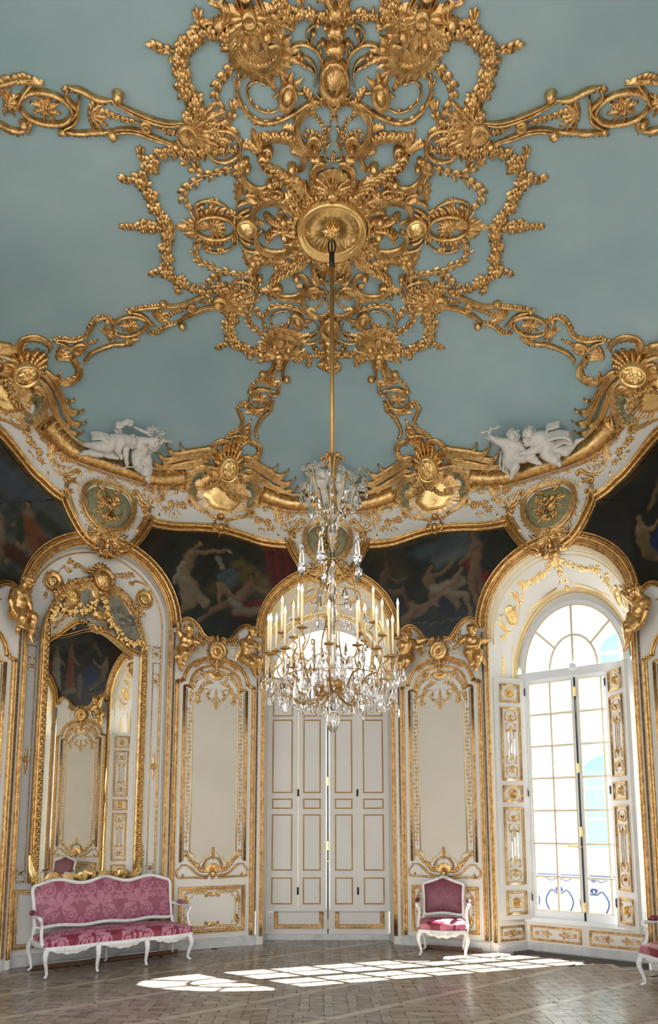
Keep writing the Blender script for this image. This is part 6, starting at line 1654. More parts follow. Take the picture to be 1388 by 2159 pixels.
A0 = anchor(240, 950)
fig('plaster_cherub', 'white plaster cherub leaning left on the cornice, upper left pair', 'white cherub pairs on the cornice', PLASTER, A0, KU,
    pj(150, 840, 6.309, (765, 440, .20), (620, 470, .15), (450, 560, .12), (600, 440, .22), (550, 570, .26), (580, 675, .26), (690, 480, .12), (650, 640, .22), (650, 790, .24),
       (420, 560, .17), (300, 545, .22), (165, 550, .16), (120, 560, .14), (430, 630, .12), (290, 670, .16), (130, 690, .12), (90, 730, .10)), look=(.55, .7, -.4),
    drape=[([q(250, 440, .1), q(330, 400, .14), q(450, 430, .16)], .035), ([q(400, 680, .18), q(480, 690, .2), q(560, 690, .2)], .028)], props=ribbon)
fig('plaster_cherub', 'white plaster cherub with raised arm and wreath holding a bow, upper left pair', 'white cherub pairs on the cornice', PLASTER, A0, KU,
    pj(150, 840, 6.309, (1035, 455, .22), (885, 540, .16), (860, 690, .12), (860, 455, .18), (950, 400, .24), (1070, 370, .24), (985, 590, .12), (1100, 520, .16), (1160, 420, .2),
       (830, 710, .15), (800, 830, .24), (870, 960, .22), (895, 985, .25), (935, 730, .13), (945, 860, .22), (935, 1060, .2), (940, 1120, .24)), look=(.1, .8, -.35),
    drape=[([q(880, 740, .22), q(940, 780, .24), q(1010, 790, .18)], .03), ([q(1000, 640, .1), q(1010, 720, .12), q(1010, 780, .14)], .028)], props=bow)
m = M(); P = [q(810, 275, .12), q(900, 300, .14), q(1000, 325, .16)]
wr = tag(empty('leaf_wreath', tuple(wallmap(np.array([[A0[2], A0[3], A0[4]]]))[0]), math.atan2(plan(A0[2])[2], -plan(A0[2])[3])), 'white plaster leaf wreath held up above the upper left cherubs', 'wreath')
LL = lfr(A0); rng = random.Random(2)
for k in range(60):
    a = rng.uniform(0, 2 * PI); c = LL(q(1085 + 75 * math.cos(a), 300 + 65 * math.sin(a), .2 + rng.uniform(-.04, .04))); d = np.array([rng.gauss(0, 1), rng.gauss(0, .6), rng.gauss(0, 1)]); d /= np.linalg.norm(d)
    tube(m, [c, c + d * .03, c + d * .055], [.010, .014, .003], 5, sx=.5)
P = cr([LL(p) for p in ((q(810, 270, .12)), q(900, 300, .15), q(1010, 330, .18))], 5); tube(m, P, np.linspace(.012, .028, len(P)), 7)
P = cr([LL(p) for p in ((q(1150, 400, .2)), q(1230, 430, .18), q(1300, 455, .15))], 5); tube(m, P, np.linspace(.028, .012, len(P)), 7)
m.build('leaves', PLASTER, wr)
q = pt(1010, 850, 5.783); A1 = anchor(1140, 960)
def dove(root, L, mt):
    m = M(); b = L(q(180, 165, .24)); tube(m, [b + np.array([-.03, 0, -.03]), b, b + np.array([.02, -.02, .03]), b + np.array([.025, -.03, .045])], [.008, .024, .016, .010], 8)
    for sd in (-1, 1):
        for k in range(6): p = b + np.array([sd * (.01 + .018 * k), 0, .01]); tube(m, [p, p + np.array([sd * .03, 0, .012 + .004 * k]), p + np.array([sd * .055, .0, .0])], [.008, .009, .002], 5, sx=.5)
    m.build('dove', mt, root)
fig('plaster_cherub', 'white plaster cherub raising a dove, upper right pair', 'white cherub pairs on the cornice', PLASTER, A1, KU,
    pj(1010, 850, 5.783, (450, 265, .20), (430, 430, .16), (440, 590, .14), (370, 375, .17), (270, 330, .2), (210, 245, .24), (510, 405, .15), (580, 470, .2), (630, 480, .24),
       (410, 630, .18), (530, 690, .30), (505, 840, .28), (505, 900, .32), (520, 590, .15), (690, 560, .26), (790, 670, .24), (840, 690, .27)), look=(.5, .8, -.1),
    wings=[(q(330, 420, .08), q(120, 385, .04), .10)], drape=[([q(300, 560, .1), q(300, 640, .12), q(320, 730, .1)], .03), ([q(380, 640, .2), q(370, 720, .22), q(430, 780, .2)], .025)], props=dove)
fig('plaster_cherub', 'white plaster cherub reclining with swirling drapery, upper right pair', 'white cherub pairs on the cornice', PLASTER, A1, KU,
    pj(1010, 850, 5.783, (660, 235, .20), (810, 370, .16), (900, 500, .14), (725, 340, .2), (640, 380, .2), (620, 350, .22), (800, 430, .24), (700, 460, .28), (600, 480, .28),
       (880, 540, .18), (990, 640, .24), (1050, 730, .2), (1065, 765, .24), (960, 500, .12), (1110, 540, .16), (1240, 410, .12), (1300, 380, .12)), look=(-.35, .85, -.1),
    drape=[([q(850, 280, .12), q(860, 210, .12), q(950, 170, .14), q(1000, 150, .14)], .028), ([q(880, 300, .2), q(1000, 260, .22), q(1120, 280, .2), q(1180, 370, .16)], .035), ([q(980, 420, .2), q(1060, 360, .2), q(1170, 400, .16)], .03), ([q(1010, 520, .2), q(1040, 580, .2)], .03)])
q = pt(620, 920, 8.165); A2 = anchor(690, 1010)
fig('plaster_cherub', 'white plaster cherub behind the chandelier crown, left of the rod', 'white cherub pairs on the cornice', PLASTER, A2, KU,
    pj(620, 920, 8.165, (480, 480, .22), (440, 690, .16), (420, 880, .12), (350, 640, .16), (300, 780, .2), (330, 900, .22), (530, 640, .16), (570, 530, .22), (600, 430, .22),
       (370, 900, .15), (260, 960, .24), (240, 1130, .22), (230, 1190, .24), (480, 900, .15), (540, 1000, .25), (520, 1180, .22), (530, 1230, .26)), look=(.4, .8, -.2),
    wings=[(q(370, 700, .08), q(150, 510, .06), .10)], drape=[([q(120, 830, .1), q(220, 760, .12), q(330, 900, .14)], .03)])
fig('plaster_cherub', 'white plaster cherub behind the chandelier crown, right of the rod', 'white cherub pairs on the cornice', PLASTER, A2, KU,
    pj(620, 920, 8.165, (770, 560, .22), (830, 760, .16), (880, 930, .12), (740, 720, .16), (690, 640, .22), (700, 520, .22), (920, 740, .16), (1000, 850, .2), (1060, 780, .22),
       (840, 960, .15), (760, 1050, .24), (760, 1200, .22), (750, 1250, .24), (930, 960, .15), (1040, 1020, .25), (1090, 1170, .22), (1120, 1220, .26)), look=(-.4, .8, -.2),
    wings=[(q(900, 740, .08), q(1060, 640, .06), .08)], drape=[([q(1000, 850, .1), q(1120, 800, .12), q(1230, 820, .12)], .035)])
gr = tag(empty('flower_garland', tuple(wallmap(np.array([[A2[2], A2[3], A2[4]]]))[0]), math.atan2(plan(A2[2])[2], -plan(A2[2])[3])), 'white plaster flower garland arching over the centre cherubs', 'garland')
LL2 = lfr(A2); m = M(); rng = random.Random(6)
P = cr([LL2(p) for p in (q(180, 400, .2), q(350, 330, .22), q(480, 300, .22), (q(600, 220, .2)), q(720, 310, .22), q(860, 420, .22), q(950, 500, .2), q(1010, 590, .18))], 8)
for p in P:
    for k in range(7):
        c = p + np.array([rng.gauss(0, .022), rng.gauss(0, .015), rng.gauss(0, .022)]); d = np.array([rng.gauss(0, 1), -abs(rng.gauss(0, 1)), rng.gauss(0, 1)]); d /= np.linalg.norm(d)
        tube(m, [c, c + d * .016, c + d * .034], [.008, .014, .004], 5, sx=.6)
m.build('flowers', PLASTER, gr)

# gilded cherubs seated on the pier arches
KG = 139.0
def gc(ax_, ay_, name_label, ox, oy, sc, pts, **kw):
    q = pt(ox, oy, sc); A = anchor(ax_, ay_, .07)
    return fig('gilded_cherub', name_label, 'gilded cherubs on the pier arches', GOLD, A, KG, pj(ox, oy, sc, *pts), **{a: (b(q) if callable(b) and a != 'props' else b) for a, b in kw.items()})
def posy(cx, cy, r, n, ox, oy, sc):
    qq = pt(ox, oy, sc)
    def f(root, L, mt):
        m = M(); rng = random.Random(int(cx)); c0 = L(qq(cx, cy, .18))
        for k in range(n):
            c = c0 + np.array([rng.gauss(0, r), rng.gauss(0, r * .5), rng.gauss(0, r)]); d = np.array([rng.gauss(0, 1), -abs(rng.gauss(0, 1)), rng.gauss(0, 1)]); d /= np.linalg.norm(d)
            tube(m, [c, c + d * .014, c + d * .03], [.008, .014, .004], 5, sx=.6)
        m.build('flower_posy', mt, root)
    return f
gc(395, 1370, 'gilded cherub with one arm raised, on left pier arch beside the mirror', 340, 1300, 6.31,
   [(320, 225, .20), (300, 370, .15), (235, 490, .12), (235, 320, .14), (165, 250, .16), (155, 130, .16), (370, 370, .15), (435, 400, .2), (510, 410, .16),
    (180, 520, .15), (125, 590, .26), (190, 730, .2), (215, 760, .2), (260, 530, .18), (225, 560, .32), (215, 680, .26), (235, 700, .28)], look=(.5, .8, -.2),
   wings=lambda q: [(q(360, 300, .08), q(560, 350, .04), .09)], drape=lambda q: [([q(140, 540, .22), q(200, 480, .24), q(290, 520, .24)], .022), ([q(260, 430, .22), (q(320, 500, .22)), q(330, 570, .2)], .018)], props=posy(380, 450, .028, 34, 340, 1300, 6.31))
gc(525, 1380, 'gilded cherub looking down at a small harp, on left pier arch beside the shutters', 340, 1300, 6.31,
   [(1150, 265, .22), (1090, 420, .15), (1095, 560, .12), (1040, 380, .15), (1090, 450, .24), (1200, 465, .26), (1160, 390, .15), (1230, 440, .2), (1240, 490, .24),
    (1060, 600, .15), (1120, 680, .26), (1190, 810, .18), (1240, 860, .2), (1160, 590, .15), (1230, 640, .26), (1250, 760, .2), (1275, 800, .2)], look=(.25, .7, -.6),
   wings=lambda q: [(q(1050, 430, .08), q(980, 600, .04), .08), (q(1180, 370, .08), q(1310, 360, .04), .07)], drape=lambda q: [([q(1060, 590, .2), q(1100, 630, .24), q(1160, 590, .22)], .02), ([q(1060, 620, .16), q(1030, 670, .14)], .022)])
gc(870, 1375, 'gilded cherub holding flowers, on right pier arch beside the chandelier', 840, 1300, 6.61,
   [(195, 310, .22), (170, 450, .15), (165, 570, .12), (100, 400, .15), (60, 470, .18), (90, 540, .22), (250, 400, .15), (320, 480, .2), (390, 470, .22),
    (120, 600, .15), (90, 700, .22), (75, 850, .16), (55, 900, .2), (215, 610, .16), (215, 680, .28), (140, 800, .2), (100, 840, .2)], look=(.0, .8, -.5),
   wings=lambda q: [(q(230, 380, .08), q(370, 330, .04), .08)], props=posy(380, 520, .035, 36, 840, 1300, 6.61))
gc(1005, 1375, 'gilded cherub with crossed arm and wings, on right pier arch beside the open window', 840, 1300, 6.61,
   [(1085, 235, .22), (1090, 390, .15), (1080, 510, .12), (1010, 340, .15), (920, 400, .16), (840, 465, .14), (1170, 390, .15), (1180, 470, .22), (1040, 485, .28),
    (1020, 540, .15), (1060, 570, .30), (1095, 720, .22), (1110, 760, .24), (1150, 540, .15), (1210, 620, .24), (1150, 770, .18), (1130, 810, .2)], look=(-.25, .85, -.35),
   wings=lambda q: [(q(1150, 360, .06), q(1260, 330, .04), .09), (q(1010, 430, .05), q(940, 540, .04), .06)], drape=lambda q: [([q(1150, 640, .2), q(1230, 610, .22), q(1290, 680, .18)], .022)])
gc(22, 1290, 'gilded cherub at the far left edge with hand on knee', 0, 1180, 10.79,
   [(330, 570, .22), (200, 860, .15), (200, 1180, .12), (90, 800, .15), (-60, 1000, .2), (-40, 1200, .22), (330, 860, .15), (420, 1090, .2), (520, 1280, .22),
    (90, 1300, .15), (120, 1420, .28), (90, 1650, .2), (60, 1740, .22), (310, 1330, .16), (480, 1420, .30), (520, 1830, .2), (600, 1960, .22)], look=(.45, .8, -.4),
   wings=lambda q: [(q(300, 760, .06), q(620, 830, .03), .09)], drape=lambda q: [([q(60, 1290, .2), q(200, 1330, .26), q(340, 1290, .22)], .028), ([q(80, 1500, .24), q(160, 1560, .28), q(240, 1560, .26)], .03), ([q(560, 1400, .2), q(640, 1500, .22), q(640, 1640, .18)], .03)])
gc(1362, 1300, 'gilded cherub at the far right edge stretching an arm with flowers', 1040, 1120, 3.99,
   [(1315, 525, .22), (1330, 640, .15), (1290, 750, .12), (1285, 610, .16), (1210, 580, .2), (1140, 560, .2), (1385, 610, .15), (1400, 700, .2), (1380, 770, .22),
    (1240, 780, .15), (1190, 830, .24), (1160, 900, .2), (1145, 905, .22), (1300, 790, .16), (1240, 870, .26), (1175, 990, .18), (1155, 1030, .2)], look=(-.4, .8, -.3),
   drape=lambda q: [([q(1180, 770, .2), q(1240, 750, .24), q(1310, 800, .22)], .03)], props=posy(1180, 510, .04, 46, 1040, 1120, 3.99))
# ------------------------------------------------------------ chandelier
ch = tag(empty('chandelier', (0, 0, 0)), 'large rock-crystal and gilt chandelier with lit candle bulbs in the middle of the room', 'chandelier')
m = M(); tube(m, [(0, 0, 5.05), (0, 0, 7.22)], .021, 12); m.build('suspension_rod', RODM, ch)
m = M(); tube(m, [(0, 0, 7.2), (0, 0, 7.34)], .028, 10)
for a in (0, 1.57):
    P = [(.035 * math.cos(t) * math.cos(a), .035 * math.cos(t) * math.sin(a), 7.42 + .08 * math.sin(t)) for t in np.linspace(0, 2 * PI, 15)[:-1]]; tube(m, P, .009, 6, closed=True)
tube(m, [(0, 0, 7.48), (0, 0, 7.63)], .012, 8); m.build('hook', DARK, ch)
m = M()
for k in range(6):
    a = k * PI / 3; c, s_ = math.cos(a), math.sin(a); P = cr([(c * .02, s_ * .02, 4.98), (c * .03, s_ * .03, 5.1), (c * .06, s_ * .06, 5.2), (c * .11, s_ * .11, 5.17)], 4); tube(m, P, np.linspace(.018, .012, len(P)), 7, sx=2.2)
lathe(m, [(.03, 4.75), (.04, 4.85), (.025, 4.95), (.035, 5.0), (.022, 5.1)], 12); m.build('rod_cup', RODM, ch)
m = M(); lathe(m, [(.002, 2.555), (.02, 2.56), (.045, 2.59), (.05, 2.62), (.062, 2.66), (.068, 2.70), (.05, 2.735), (.03, 2.75)], 14); m.build('crystal_finial', CRYS, ch)
m = M(); lathe(m, [(.02, 2.75), (.03, 2.80), (.02, 2.85), (.045, 2.9), (.03, 2.96), (.02, 3.0), (.05, 3.06), (.06, 3.10), (.03, 3.16), (.02, 3.2), (.04, 3.3), (.022, 3.38), (.035, 3.45), (.02, 3.52), (.05, 3.6), (.03, 3.7), (.03, 3.8), (.05, 3.9), (.022, 4.0), (.035, 4.1), (.03, 4.18)], 12)
lathe(m, [(.02, 4.2), (.022, 4.28), (.045, 4.42), (.04, 4.50), (.02, 4.54), (.055, 4.58), (.06, 4.62), (.03, 4.68), (.02, 4.75)], 12); m.build('crystal_stem', CRYS, ch)
m = M(); lathe(m, [(.02, 2.92), (.10, 2.94), (.14, 3.0), (.13, 3.01), (.02, 2.96)], 10); lathe(m, [(.03, 4.17), (.06, 4.18), (.03, 4.20)], 12); m.build('brass_dish', BRASS, ch)
cds = [(566, 1376, 1), (571, 1379, -1), (583, 1373, 1), (595, 1334, 1), (601, 1367, -1), (630, 1306, 1), (637, 1323, -1), (619, 1344, 1), (689, 1301, 1), (694, 1357, -1), (754, 1360, -1), (770, 1351, 1), (788, 1312, 1),
       (795, 1367, -1), (807, 1340, 1), (819, 1384, 1), (829, 1384, -1), (840, 1346, -1), (663, 1412, 1), (709, 1363, 1), (619, 1407, 1), (758, 1337, 1)]
arms_pts = []
cm = M(); lathe(cm, [(.011, 0), (.011, .30), (.009, .305)], 10); fm = M(); lathe(fm, [(.004, 0), (.009, .012), (.0105, .025), (.008, .042), (.003, .058), (.001, .07)], 8)
bm = M(); lathe(bm, [(.004, -.035), (.012, -.03), (.008, -.018), (.02, -.012), (.045, -.004), (.047, .002), (.02, .004), (.014, .004), (.014, .018), (.011, .018)], 14)
first = None
for px, py, sg in cds:
    r = .60; a_ = ray(px, py)
    X = (px - 701) / 236.0; Yq = sg * math.sqrt(max(0.0004, r * r - X * X)) * (1 if abs(X) < .55 else .8)
    if (px, py) in ((689, 1301), (709, 1363), (663, 1412), (758, 1337), (770, 1351)): Yq = .38
    t = (Yq - CY) / a_[1]; x, z = CX + a_[0] * t, CH + a_[2] * t; arms_pts.append((x, Yq, z))
    if first is None:
        e = empty('candle', (x, Yq, z), 0, ch); c = cm.build('wax_tube', CANDLE, e); b = fm.build('bulb', BULB, e); b.location = (0, 0, .303); d = bm.build('bobeche', BRASS, e); first = e
    else: e = copy_tree(first, ch); e.location = (x, Yq, z)
for k, (x, y, z) in enumerate(arms_pts):
    m = M(); a = math.atan2(y, x); R = math.hypot(x, y); zz = 2.93 + .05 * (k % 3); f = lambda r, q: (r * math.cos(a), r * math.sin(a), q)
    P = cr([f(.05, zz + .02), f(.16, zz - .06), f(.32, zz - .08), f(R * .78, zz + .02), f(R * .98, z - .20), f(R * .9, z - .1), f(R, z - .03)], 5)
    tube(m, P, np.interp(np.linspace(0, 1, len(P)), [0, .6, 1], [.008, .0085, .006]), 7)
    if k % 2 == 0: P = curl(np.array([[R * .7, z - .16], [R * .62, z - .1]]), .035, -1); tube(m, [f(p[0], p[1]) for p in P], .006, 6)
    m.build('arm', BRASS, ch)
for k in range(6):
    a = k * PI / 3 + .3; f = lambda r, q: (r * math.cos(a), r * math.sin(a), q); m = M()
    tube(m, cr([f(.30, 2.93), f(.46, 3.05), (f(.45, 3.28)), f(.30, 3.50), f(.27, 3.82), f(.19, 4.08), f(.05, 4.18)], 5), .0068, 7); m.build('cage_rib', BRASS, ch)
m = M()
for r, z in ((.46, 3.05), (.26, 3.83)): m = M(); tube(m, [(r * math.cos(t), r * math.sin(t), z) for t in np.linspace(0, 2 * PI, 33)[:-1]], .005, 6, closed=True); m.build('cage_hoop', BRASS, ch)
crown_tips = []
for k in range(10):
    a = k * PI / 5 + .15; R = (.30, .22, .26)[k % 3]; top = (5.02, 5.1, 4.92)[k % 3]; f = lambda r, q: (r * math.cos(a), r * math.sin(a), q); m = M()
    P = cr([f(.03, 4.55), f(.10, 4.58), f(R * .6, 4.75), f(R * .8, top - .1), f(R * .95, top), f(R * 1.12, top - .03), f(R * 1.12, top - .09)], 5); tube(m, P, .005, 6); m.build('crown_arm', BRASS, ch); crown_tips.append(f(R * 1.12, top - .09))
sp = []
for k in range(5):
    a = k * 2 * PI / 5 + .55; f = lambda r, q: (r * math.cos(a), r * math.sin(a), q); m = M()
    tube(m, cr([f(.04, 4.15), f(.14, 4.02), f(.24, 3.98), f(.29, 4.03)], 5), .007, 6); m.build('spire_arm', BRASS, ch); sp.append(f(.29, 4.04))
om = M(); lathe(om, [(.012, 0), (.03, .02), (.038, .06), (.05, .09), (.03, .11), (.026, .16), (.018, .22), (.012, .25), (.018, .27), (.018, .29), (.004, .31)], 6, flat=1); first = None
for p in sp:
    if first is None: first = om.build('crystal_spire', CRYS, ch, smooth=False); o = first
    else: o = first.copy(); COL.objects.link(o)
    o.location = p
def drop_mesh(L, w, th):
    m = M(); rows = [(0, .1), (.1, .16), (.3, .42), (.55, .85), (.75, 1.0), (.9, .7), (1, .12)]; V = []
    for t, k in rows:
        for j in range(8):
            a = j * PI / 4; V.append((w * k * math.cos(a), th * k * math.sin(a) * (1 if j % 2 == 0 else 1.25), -L * t))
    m.add(V, grid_faces(len(rows), 8, True) + [tuple(range(8))[::-1], tuple(range(48, 56))]); return m
protos = []
rng = random.Random(3)
def pend(p, kind=None, s=1.0):
    kind = rng.randrange(3) if kind is None else kind
    if len(protos) <= kind:
        while len(protos) <= kind: i_ = len(protos); protos.append(drop_mesh((.15, .12, .17)[i_], (.036, .030, .026)[i_], (.010, .014, .013)[i_]).build('crystal_pendant', CRYS, ch, smooth=False)); protos[-1].location = (0, 0, 2.9)
    o = protos[kind].copy(); COL.objects.link(o); o.location = p; o.rotation_euler = (rng.uniform(-.08, .08), rng.uniform(-.08, .08), rng.uniform(0, PI)); o.scale = (s, s, s)
n = 0
for x, y, z in arms_pts:
    R = math.hypot(x, y); a = math.atan2(y, x)
    for k in range(8):
        r = R * rng.uniform(.72, 1.08); b = a + rng.uniform(-.22, .22); pend((r * math.cos(b), r * math.sin(b), min(z - .04, 3.2) - rng.uniform(.02, .30)), s=rng.uniform(.75, 1.1)); n += 1
for k in range(56):
    a = k * 2.4; r = .14 + .36 * math.sqrt((k + .5) / 56); pend((r * math.cos(a), r * math.sin(a), 2.76 + .30 * (r / .5) ** 1.6 + .04 * rng.random()), s=rng.uniform(.85, 1.15)); n += 1
for i_, p in enumerate(crown_tips):
    for k in range(4): pend((p[0] * (1 - .22 * k) + rng.uniform(-.02, .02), p[1] * (1 - .22 * k) + rng.uniform(-.02, .02), p[2] - .07 * k), s=rng.uniform(.8, 1.2)); n += 1
for k in range(22):
    a = k * 2.1; r = rng.uniform(.08, .32); pend((r * math.cos(a), r * math.sin(a), rng.uniform(3.3, 4.1)), s=rng.uniform(.8, 1.2)); n += 1
# star rosettes and bead strings
m = M()
for k in range(26):
    if k < 10: p = crown_tips[k]
    elif k < 15: p = sp[k - 10]; p = (p[0], p[1], p[2] + .02)
    else: a = k * 1.3; p = (.4 * math.cos(a), .4 * math.sin(a), rng.uniform(3.0, 3.6))
    for j in range(12):
        v = np.array([rng.gauss(0, 1) for _ in range(3)]); v /= np.linalg.norm(v); tube(m, [np.array(p), np.array(p) + v * .026], [.005, .0015], 4)
m.build('star_rosette', CRYS, ch, smooth=False, kind='stuff')
m = M()
for k in range(16):
    a = k * PI / 8; p0 = np.array([.45 * math.cos(a), .45 * math.sin(a), 3.08]); p1 = np.array([.1 * math.cos(a + .3), .1 * math.sin(a + .3), 3.6 + .3 * (k % 2)])
    for t in np.linspace(0, 1, 16): c = p0 + (p1 - p0) * t - np.array([0, 0, .12 * math.sin(PI * t)]); lathe(m, [(.001, -.008), (.007, 0), (.001, .008)], 5, tuple(c))
m.build('bead_string', CRYS, ch, kind='stuff')

# ------------------------------------------------------------ seat furniture
def damask(x, z, P=.50, Hh=.62):
    """woven pattern: feathered palmettes, leafy scrolls, sprigs; 1 = raised pink figure"""
    out = np.zeros_like(x); x = x + .006 * np.sin(z * 60); z = z + .006 * np.sin(x * 55)
    for ox, oz in ((0, 0), (P / 2, Hh / 2)):
        X = np.abs((x - ox + P / 2) % P - P / 2) / P; Z = ((z - oz + Hh / 2) % Hh - Hh / 2) / P
        r, a = np.hypot(X, Z + .14), np.arctan2(X, Z + .14)
        fan_ = (r < .40 * (.55 + .45 * np.abs(np.cos(3.5 * a)) ** .6) * (1 - .10 * np.abs(np.sin(26 * r)))) & (a < 1.9) & (r > .06)
        vein = (np.abs(np.sin(3.5 * a - PI / 2)) < .10 + .12 * np.abs(np.sin(40 * r))) & (r > .12)
        X2, Z2 = X - .25, Z + .34; r2, a2 = np.hypot(X2, Z2), np.arctan2(Z2, X2)
        spi = (np.abs(((r2 * 11 - a2 / (2 * PI)) % 1) - .5) < .27 + .10 * np.sin(9 * a2)) & (r2 < .17 + .02 * np.cos(7 * a2)) 
        X3, Z3 = X - .40, Z - .04; lf = np.hypot(X3, Z3) < .085 * (.65 + .35 * np.cos(5 * np.arctan2(Z3, X3) + 1))
        bud = np.hypot(X * 1.3, Z + .50) < .13 * (.75 + .25 * np.cos(6 * np.arctan2(X, Z + .5))); core = np.hypot(X, Z + .50) < .035
        st = (np.abs(X - .13 - .07 * np.sin(Z * 8)) < .018 + .012 * np.sin(Z * 40)) & (Z < -.05)
        out = np.maximum(out, ((fan_ & ~vein) | spi | lf | (bud & ~core) | st).astype(float))
    return out
PINK, MAROON = np.array([.50, .215, .30]), np.array([.22, .035, .065])
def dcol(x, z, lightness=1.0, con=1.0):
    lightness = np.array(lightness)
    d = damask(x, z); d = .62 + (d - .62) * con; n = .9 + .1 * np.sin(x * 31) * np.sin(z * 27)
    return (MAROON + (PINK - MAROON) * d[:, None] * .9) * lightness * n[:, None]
def seat_piece(name, label, cat, loc, rz, W_, Dp, legx, top, sofa, light=1.0, zseat=.42):
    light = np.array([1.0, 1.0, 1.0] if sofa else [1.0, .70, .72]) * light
    root = tag(empty(name, loc, rz), label, cat); hw, hd = W_ / 2, Dp / 2
    # serpentine outline of the seat
    def front(u): return -hd - .035 * math.cos(u * PI * (3 if sofa else 1)) * (1 if not sofa else .5)
    # legs
    def leg(x, y, sx, sy, h, back=False):
        m = M(); k = 1 if not back else .8
        P = cr([(x, y, h), (x + sx * .025, y + sy * .03 * k, h - .07), (x + sx * .028, y + sy * .034 * k, h - .13), (x + sx * .006, y + sy * .008, h * .35), (x - sx * .004, y - sy * .002, h * .14), (x + sx * .014, y + sy * .02, .03), (x + sx * .02, y + sy * .03, .0125)], 4)
        tube(m, P, np.interp(np.linspace(0, 1, len(P)), [0, .2, .35, .7, .88, .95, 1], [.036, .034, .027, .016, .016, .021, .0125]), 8, sx=.9)
        m.build('leg', CHAIRW, root)
    for x in legx: leg(x, front(x / hw) + .03, (-1 if x < 0 else 1) * (abs(x) > hw * .8), -1, .34)
    for x in ((-hw + .06, hw - .06) if not sofa else (-hw + .02, 0, hw - .02)): leg(x, hd - .02, (x > 0) - (x < 0), 1, .38, True)
    # apron with its carved scalloped edge
    m = M(); n = 81 if sofa else 41; V = []
    for i_ in range(n):
        u = -1 + 2 * i_ / (n - 1); per = (3 if sofa else 1); ph = abs(((u + 1) / 2 * per) % 1 - .5) * 2
        low = .300 - .045 * (math.cos(ph * PI) * .5 + .5) + .035 * (ph ** 6) + .008 * math.cos(ph * 18)
        y = front(u); x = u * hw
        V += [(x, y + .05, .352), (x, y - .004, .352), (x, y - .012, .338), (x, y - .004, (.338 + low) / 2), (x, y - .014, low + .012), (x, y, low), (x, y + .03, low + .005)]
    m.add(V, grid_faces(n, 7))
    for sd in (-1, 1):
        V = []
        for i_ in range(15):
            t = i_ / 14; y = front(1) + (hd - front(1)) * t; low = .315 + .03 * abs(2 * t - 1) ** 3; o = .012 * math.sin(PI * t)
            V += [(sd * (hw - .04), y, .375), (sd * (hw + o), y, .375), (sd * (hw + .006 + o), y, .345), (sd * (hw + o), y, low), (sd * (hw - .03), y, low)]
        m.add(V, grid_faces(15, 5))
    box(m, -hw, hw, hd - .05, hd, .32, .40)
    rngl = random.Random(3)
    for c in ([-.667, 0, .667] if sofa else [0]):
        for k in range(13):
            u = c + (k - 6) * .03 * (1 if sofa else 2.2); tube(m, [(u * hw, front(u) - .008, .285), (u * hw + (k - 6) * .002, front(u) - .016, .31), (u * hw + (k - 6) * .003, front(u) - .008, .335)], [.004, .008, .003], 5)
    m.build('seat_rail', CHAIRW, root)
    # seat cushion
    nx, ny = (150, 60) if sofa else (70, 60); V = []; CX_ = []
    for i_ in range(nx):
        for k in range(ny):
            u, v = -1 + 2 * i_ / (nx - 1), -1 + 2 * k / (ny - 1)
            # v<0 front; wrap the edges down
            uu = max(-1, min(1, u * 1.12)); vv = max(-1, min(1, v * 1.35 + .22)); eu = max(0, abs(u) * 1.12 - 1) / .12; ev = max(0, -(v * 1.35 + .22) - 1) / .13; 
            x = uu * (hw - .02); y0 = front(uu) + .005; y = y0 + (hd - .03 - y0) * (vv + 1) / 2
            e = min(1, max(0, 1 - max(eu, ev)))
            z = (.335 if sofa else .350) + (.150 if sofa else .135) * (e ** .5) * (.62 + .38 * (1 - abs(uu) ** 6) * (1 - abs(vv) ** 4))
            V.append((x, y - .012 * math.sin(PI * e) * (ev > 0), z)); CX_.append((u * hw * 1.05, v * hd * 1.6))
    m = M(); m.add(V, grid_faces(nx, ny)); A = np.array(CX_); m.build('seat_cushion', DAMASK, root, color=dcol(A[:, 0] + .09, A[:, 1], light * 1.2, 1.15), cname='damask')  # seat weave brightened: window light from above put into the colour
    # back: frame and upholstery on a gently raked plane
    bw = hw - (.02 if sofa else .035); zb = .50
    def topz(u):
        if sofa: return top - .035 + .035 * math.cos(u * PI * 3) * .9 * (1 - .2 * abs(u)) - .02 * abs(u) ** 8 + .012 * math.exp(-(u / .06) ** 2)
        return top - .07 + .07 * math.exp(-(u / .55) ** 2) * 1.0 - .02 * abs(u) ** 6 + .012 * math.exp(-(u / .12) ** 2)
    def botz(u): return zb + (.012 * math.cos(u * PI * (3 if sofa else 1)))
    def pl(x, z): return (x, hd - .02 + (z - .40) * .22, z)
    L = []
    N = 60
    for u in np.linspace(-1, 1, N): L.append((u * bw, topz(u)))
    for t in np.linspace(0, 1, 14)[1:-1]: L.append((bw - .012 * math.sin(PI * t) - .02 * t, topz(1) + (botz(1) - topz(1)) * t))
    for u in np.linspace(1, -1, 40): L.append((u * (bw - .02), botz(u)))
    for t in np.linspace(1, 0, 14)[1:-1]: L.append((-bw + .012 * math.sin(PI * t) + .02 * t, topz(1) + (botz(1) - topz(1)) * t))
    L = csmooth(L, 3)
    m = M(); tube(m, [pl(x, z) for x, z in L], .024, 8, sx=1.0, closed=True)
    for sd in (-1, 1): tube(m, cr([pl(sd * (bw - .02), zb + .02), (sd * (bw - .01), hd - .02, .43), (sd * (hw - .02), hd - .03, .37)], 4), .024, 8)
    # little carved crest
    for k in range(9): u = (k - 4) * (.022 if sofa else .06); p = pl(u * bw, topz(u)); tube(m, [(p[0], p[1] - .024, p[2] - .02), (p[0], p[1] - .03, p[2]), (p[0] + (k - 4) * .004, p[1] - .02, p[2] + .02)], [.004, .009, .004], 5)
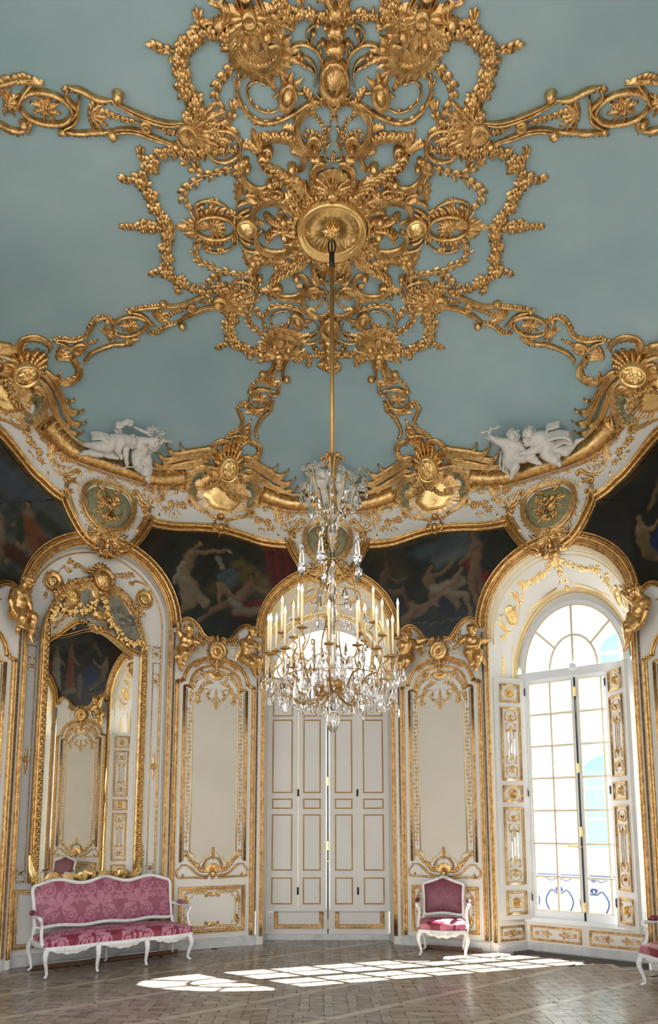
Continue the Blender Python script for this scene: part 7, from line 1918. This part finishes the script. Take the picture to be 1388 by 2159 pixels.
    m.build('back_frame', CHAIRW, root)
    nx, nz = (200, 70) if sofa else (90, 90); V = []; A = []
    for i_ in range(nx):
        u = -1 + 2 * i_ / (nx - 1); uu = u * .995
        for k in range(nz):
            v = k / (nz - 1); z0, z1 = botz(u) + .012, topz(u * .96) - .014; z = z0 + (z1 - z0) * v; x = uu * (bw - .022 - .012 * math.sin(PI * v) * 0); p = pl(x, z)
            e = min(1 - abs(u), v * .6, (1 - v) * .6) * 6; pf = .05 * (1 - math.exp(-e * (3 if sofa else 1.5)))
            V.append((p[0], p[1] - .004 - pf, p[2])); A.append((x, z))
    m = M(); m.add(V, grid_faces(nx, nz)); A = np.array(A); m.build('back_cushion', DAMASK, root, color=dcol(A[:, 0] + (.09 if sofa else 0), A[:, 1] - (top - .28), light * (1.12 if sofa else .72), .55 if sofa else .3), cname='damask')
    m = M(); V = [(p[0], p[1] + .012, p[2]) for p in (pl(x * .97, z) for x, z in L)]; m.add(V, [tuple(range(len(V)))]); m.build('back_lining', CHAIRW, root, smooth=False)
    # arms with padded rests
    for sd in (-1, 1):
        ar = M(); x0 = sd * (bw - .005); pb = pl(x0, .68)
        P = cr([pb, (sd * (hw + .01), pb[1] - .12, .665), (sd * (hw + .03), pb[1] - .28, .66), (sd * (hw + .025), front(1) + .16, .665), (sd * (hw + .015), front(1) + .11, .645), (sd * (hw - .01), front(1) + .14, .58), (sd * (hw - .005), front(1) + .13, .48), (sd * (hw - .0), front(1) + .09, .42), (sd * (hw - .01), front(1) + .07, .36)], 4)
        tube(ar, P, np.interp(np.linspace(0, 1, len(P)), [0, .3, .45, .6, .85, 1], [.018, .018, .024, .018, .020, .03]), 8); o = ar.build('arm', CHAIRW, root)
        pd = M(); P = [(sd * (hw + .012), pb[1] - .10, .69), (sd * (hw + .02), pb[1] - .14, .695), (sd * (hw + .028), pb[1] - .22, .697), (sd * (hw + .028), pb[1] - .28, .69)]; P = cr(P, 3)
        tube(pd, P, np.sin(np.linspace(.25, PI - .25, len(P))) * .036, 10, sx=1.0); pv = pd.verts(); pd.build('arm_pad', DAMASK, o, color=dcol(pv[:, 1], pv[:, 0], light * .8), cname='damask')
    return root
def csmooth(L, n):
    A = np.array(L, float)
    for _ in range(n): A = (np.roll(A, 1, 0) + 2 * A + np.roll(A, -1, 0)) / 4
    return A.tolist()
a = math.atan2(.611, .794)
seat_piece('sofa', 'long white-framed rose damask sofa against the wall under the tall mirror', 'sofa', (-2.66, 2.62, 0), a, 1.86, .58, (-.88, -.30, .31, .88), 1.06, True)
c1 = seat_piece('armchair', 'white-framed armchair with dark red damask back in front of the right pier', 'armchair', (1.54, 3.37, 0), math.radians(-12), .64, .50, (-.29, .29), .985, False, .85)
c2 = copy_tree(c1); c2.location = (3.68, 1.36, 0); c2.rotation_euler = (0, 0, math.radians(-62)); c2['label'] = 'red damask armchair cut off by the right edge of the photo'
for o in (c1, c2): o['group'] = 'matching red damask armchairs'
# wooden stops on the floor behind the seats
def rail_(name, label, a, b):
    o = empty(name, (a[0], a[1], 0), math.atan2(b[1] - a[1], b[0] - a[0])); L = math.dist(a, b); tag(o, label, 'rail')
    m = M(); bevbox(m, 0, L, -.02, .02, 0.001, .05); m.build('rail_bar', DARKWOOD, o, smooth=False)
    m = M()
    for t in (.15, .85): bevbox(m, L * t - .015, L * t + .015, -.20, .02, .0, .022)
    m.build('foot', DARKWOOD, o, smooth=False); return o
rail_('floor_rail', 'dark wooden floor rail behind the sofa legs', (-3.62, 2.35), (-2.05, 3.46))
rail_('floor_rail', 'dark wooden floor rail behind the armchair by the right pier', (1.28, 3.86), (2.08, 3.50))
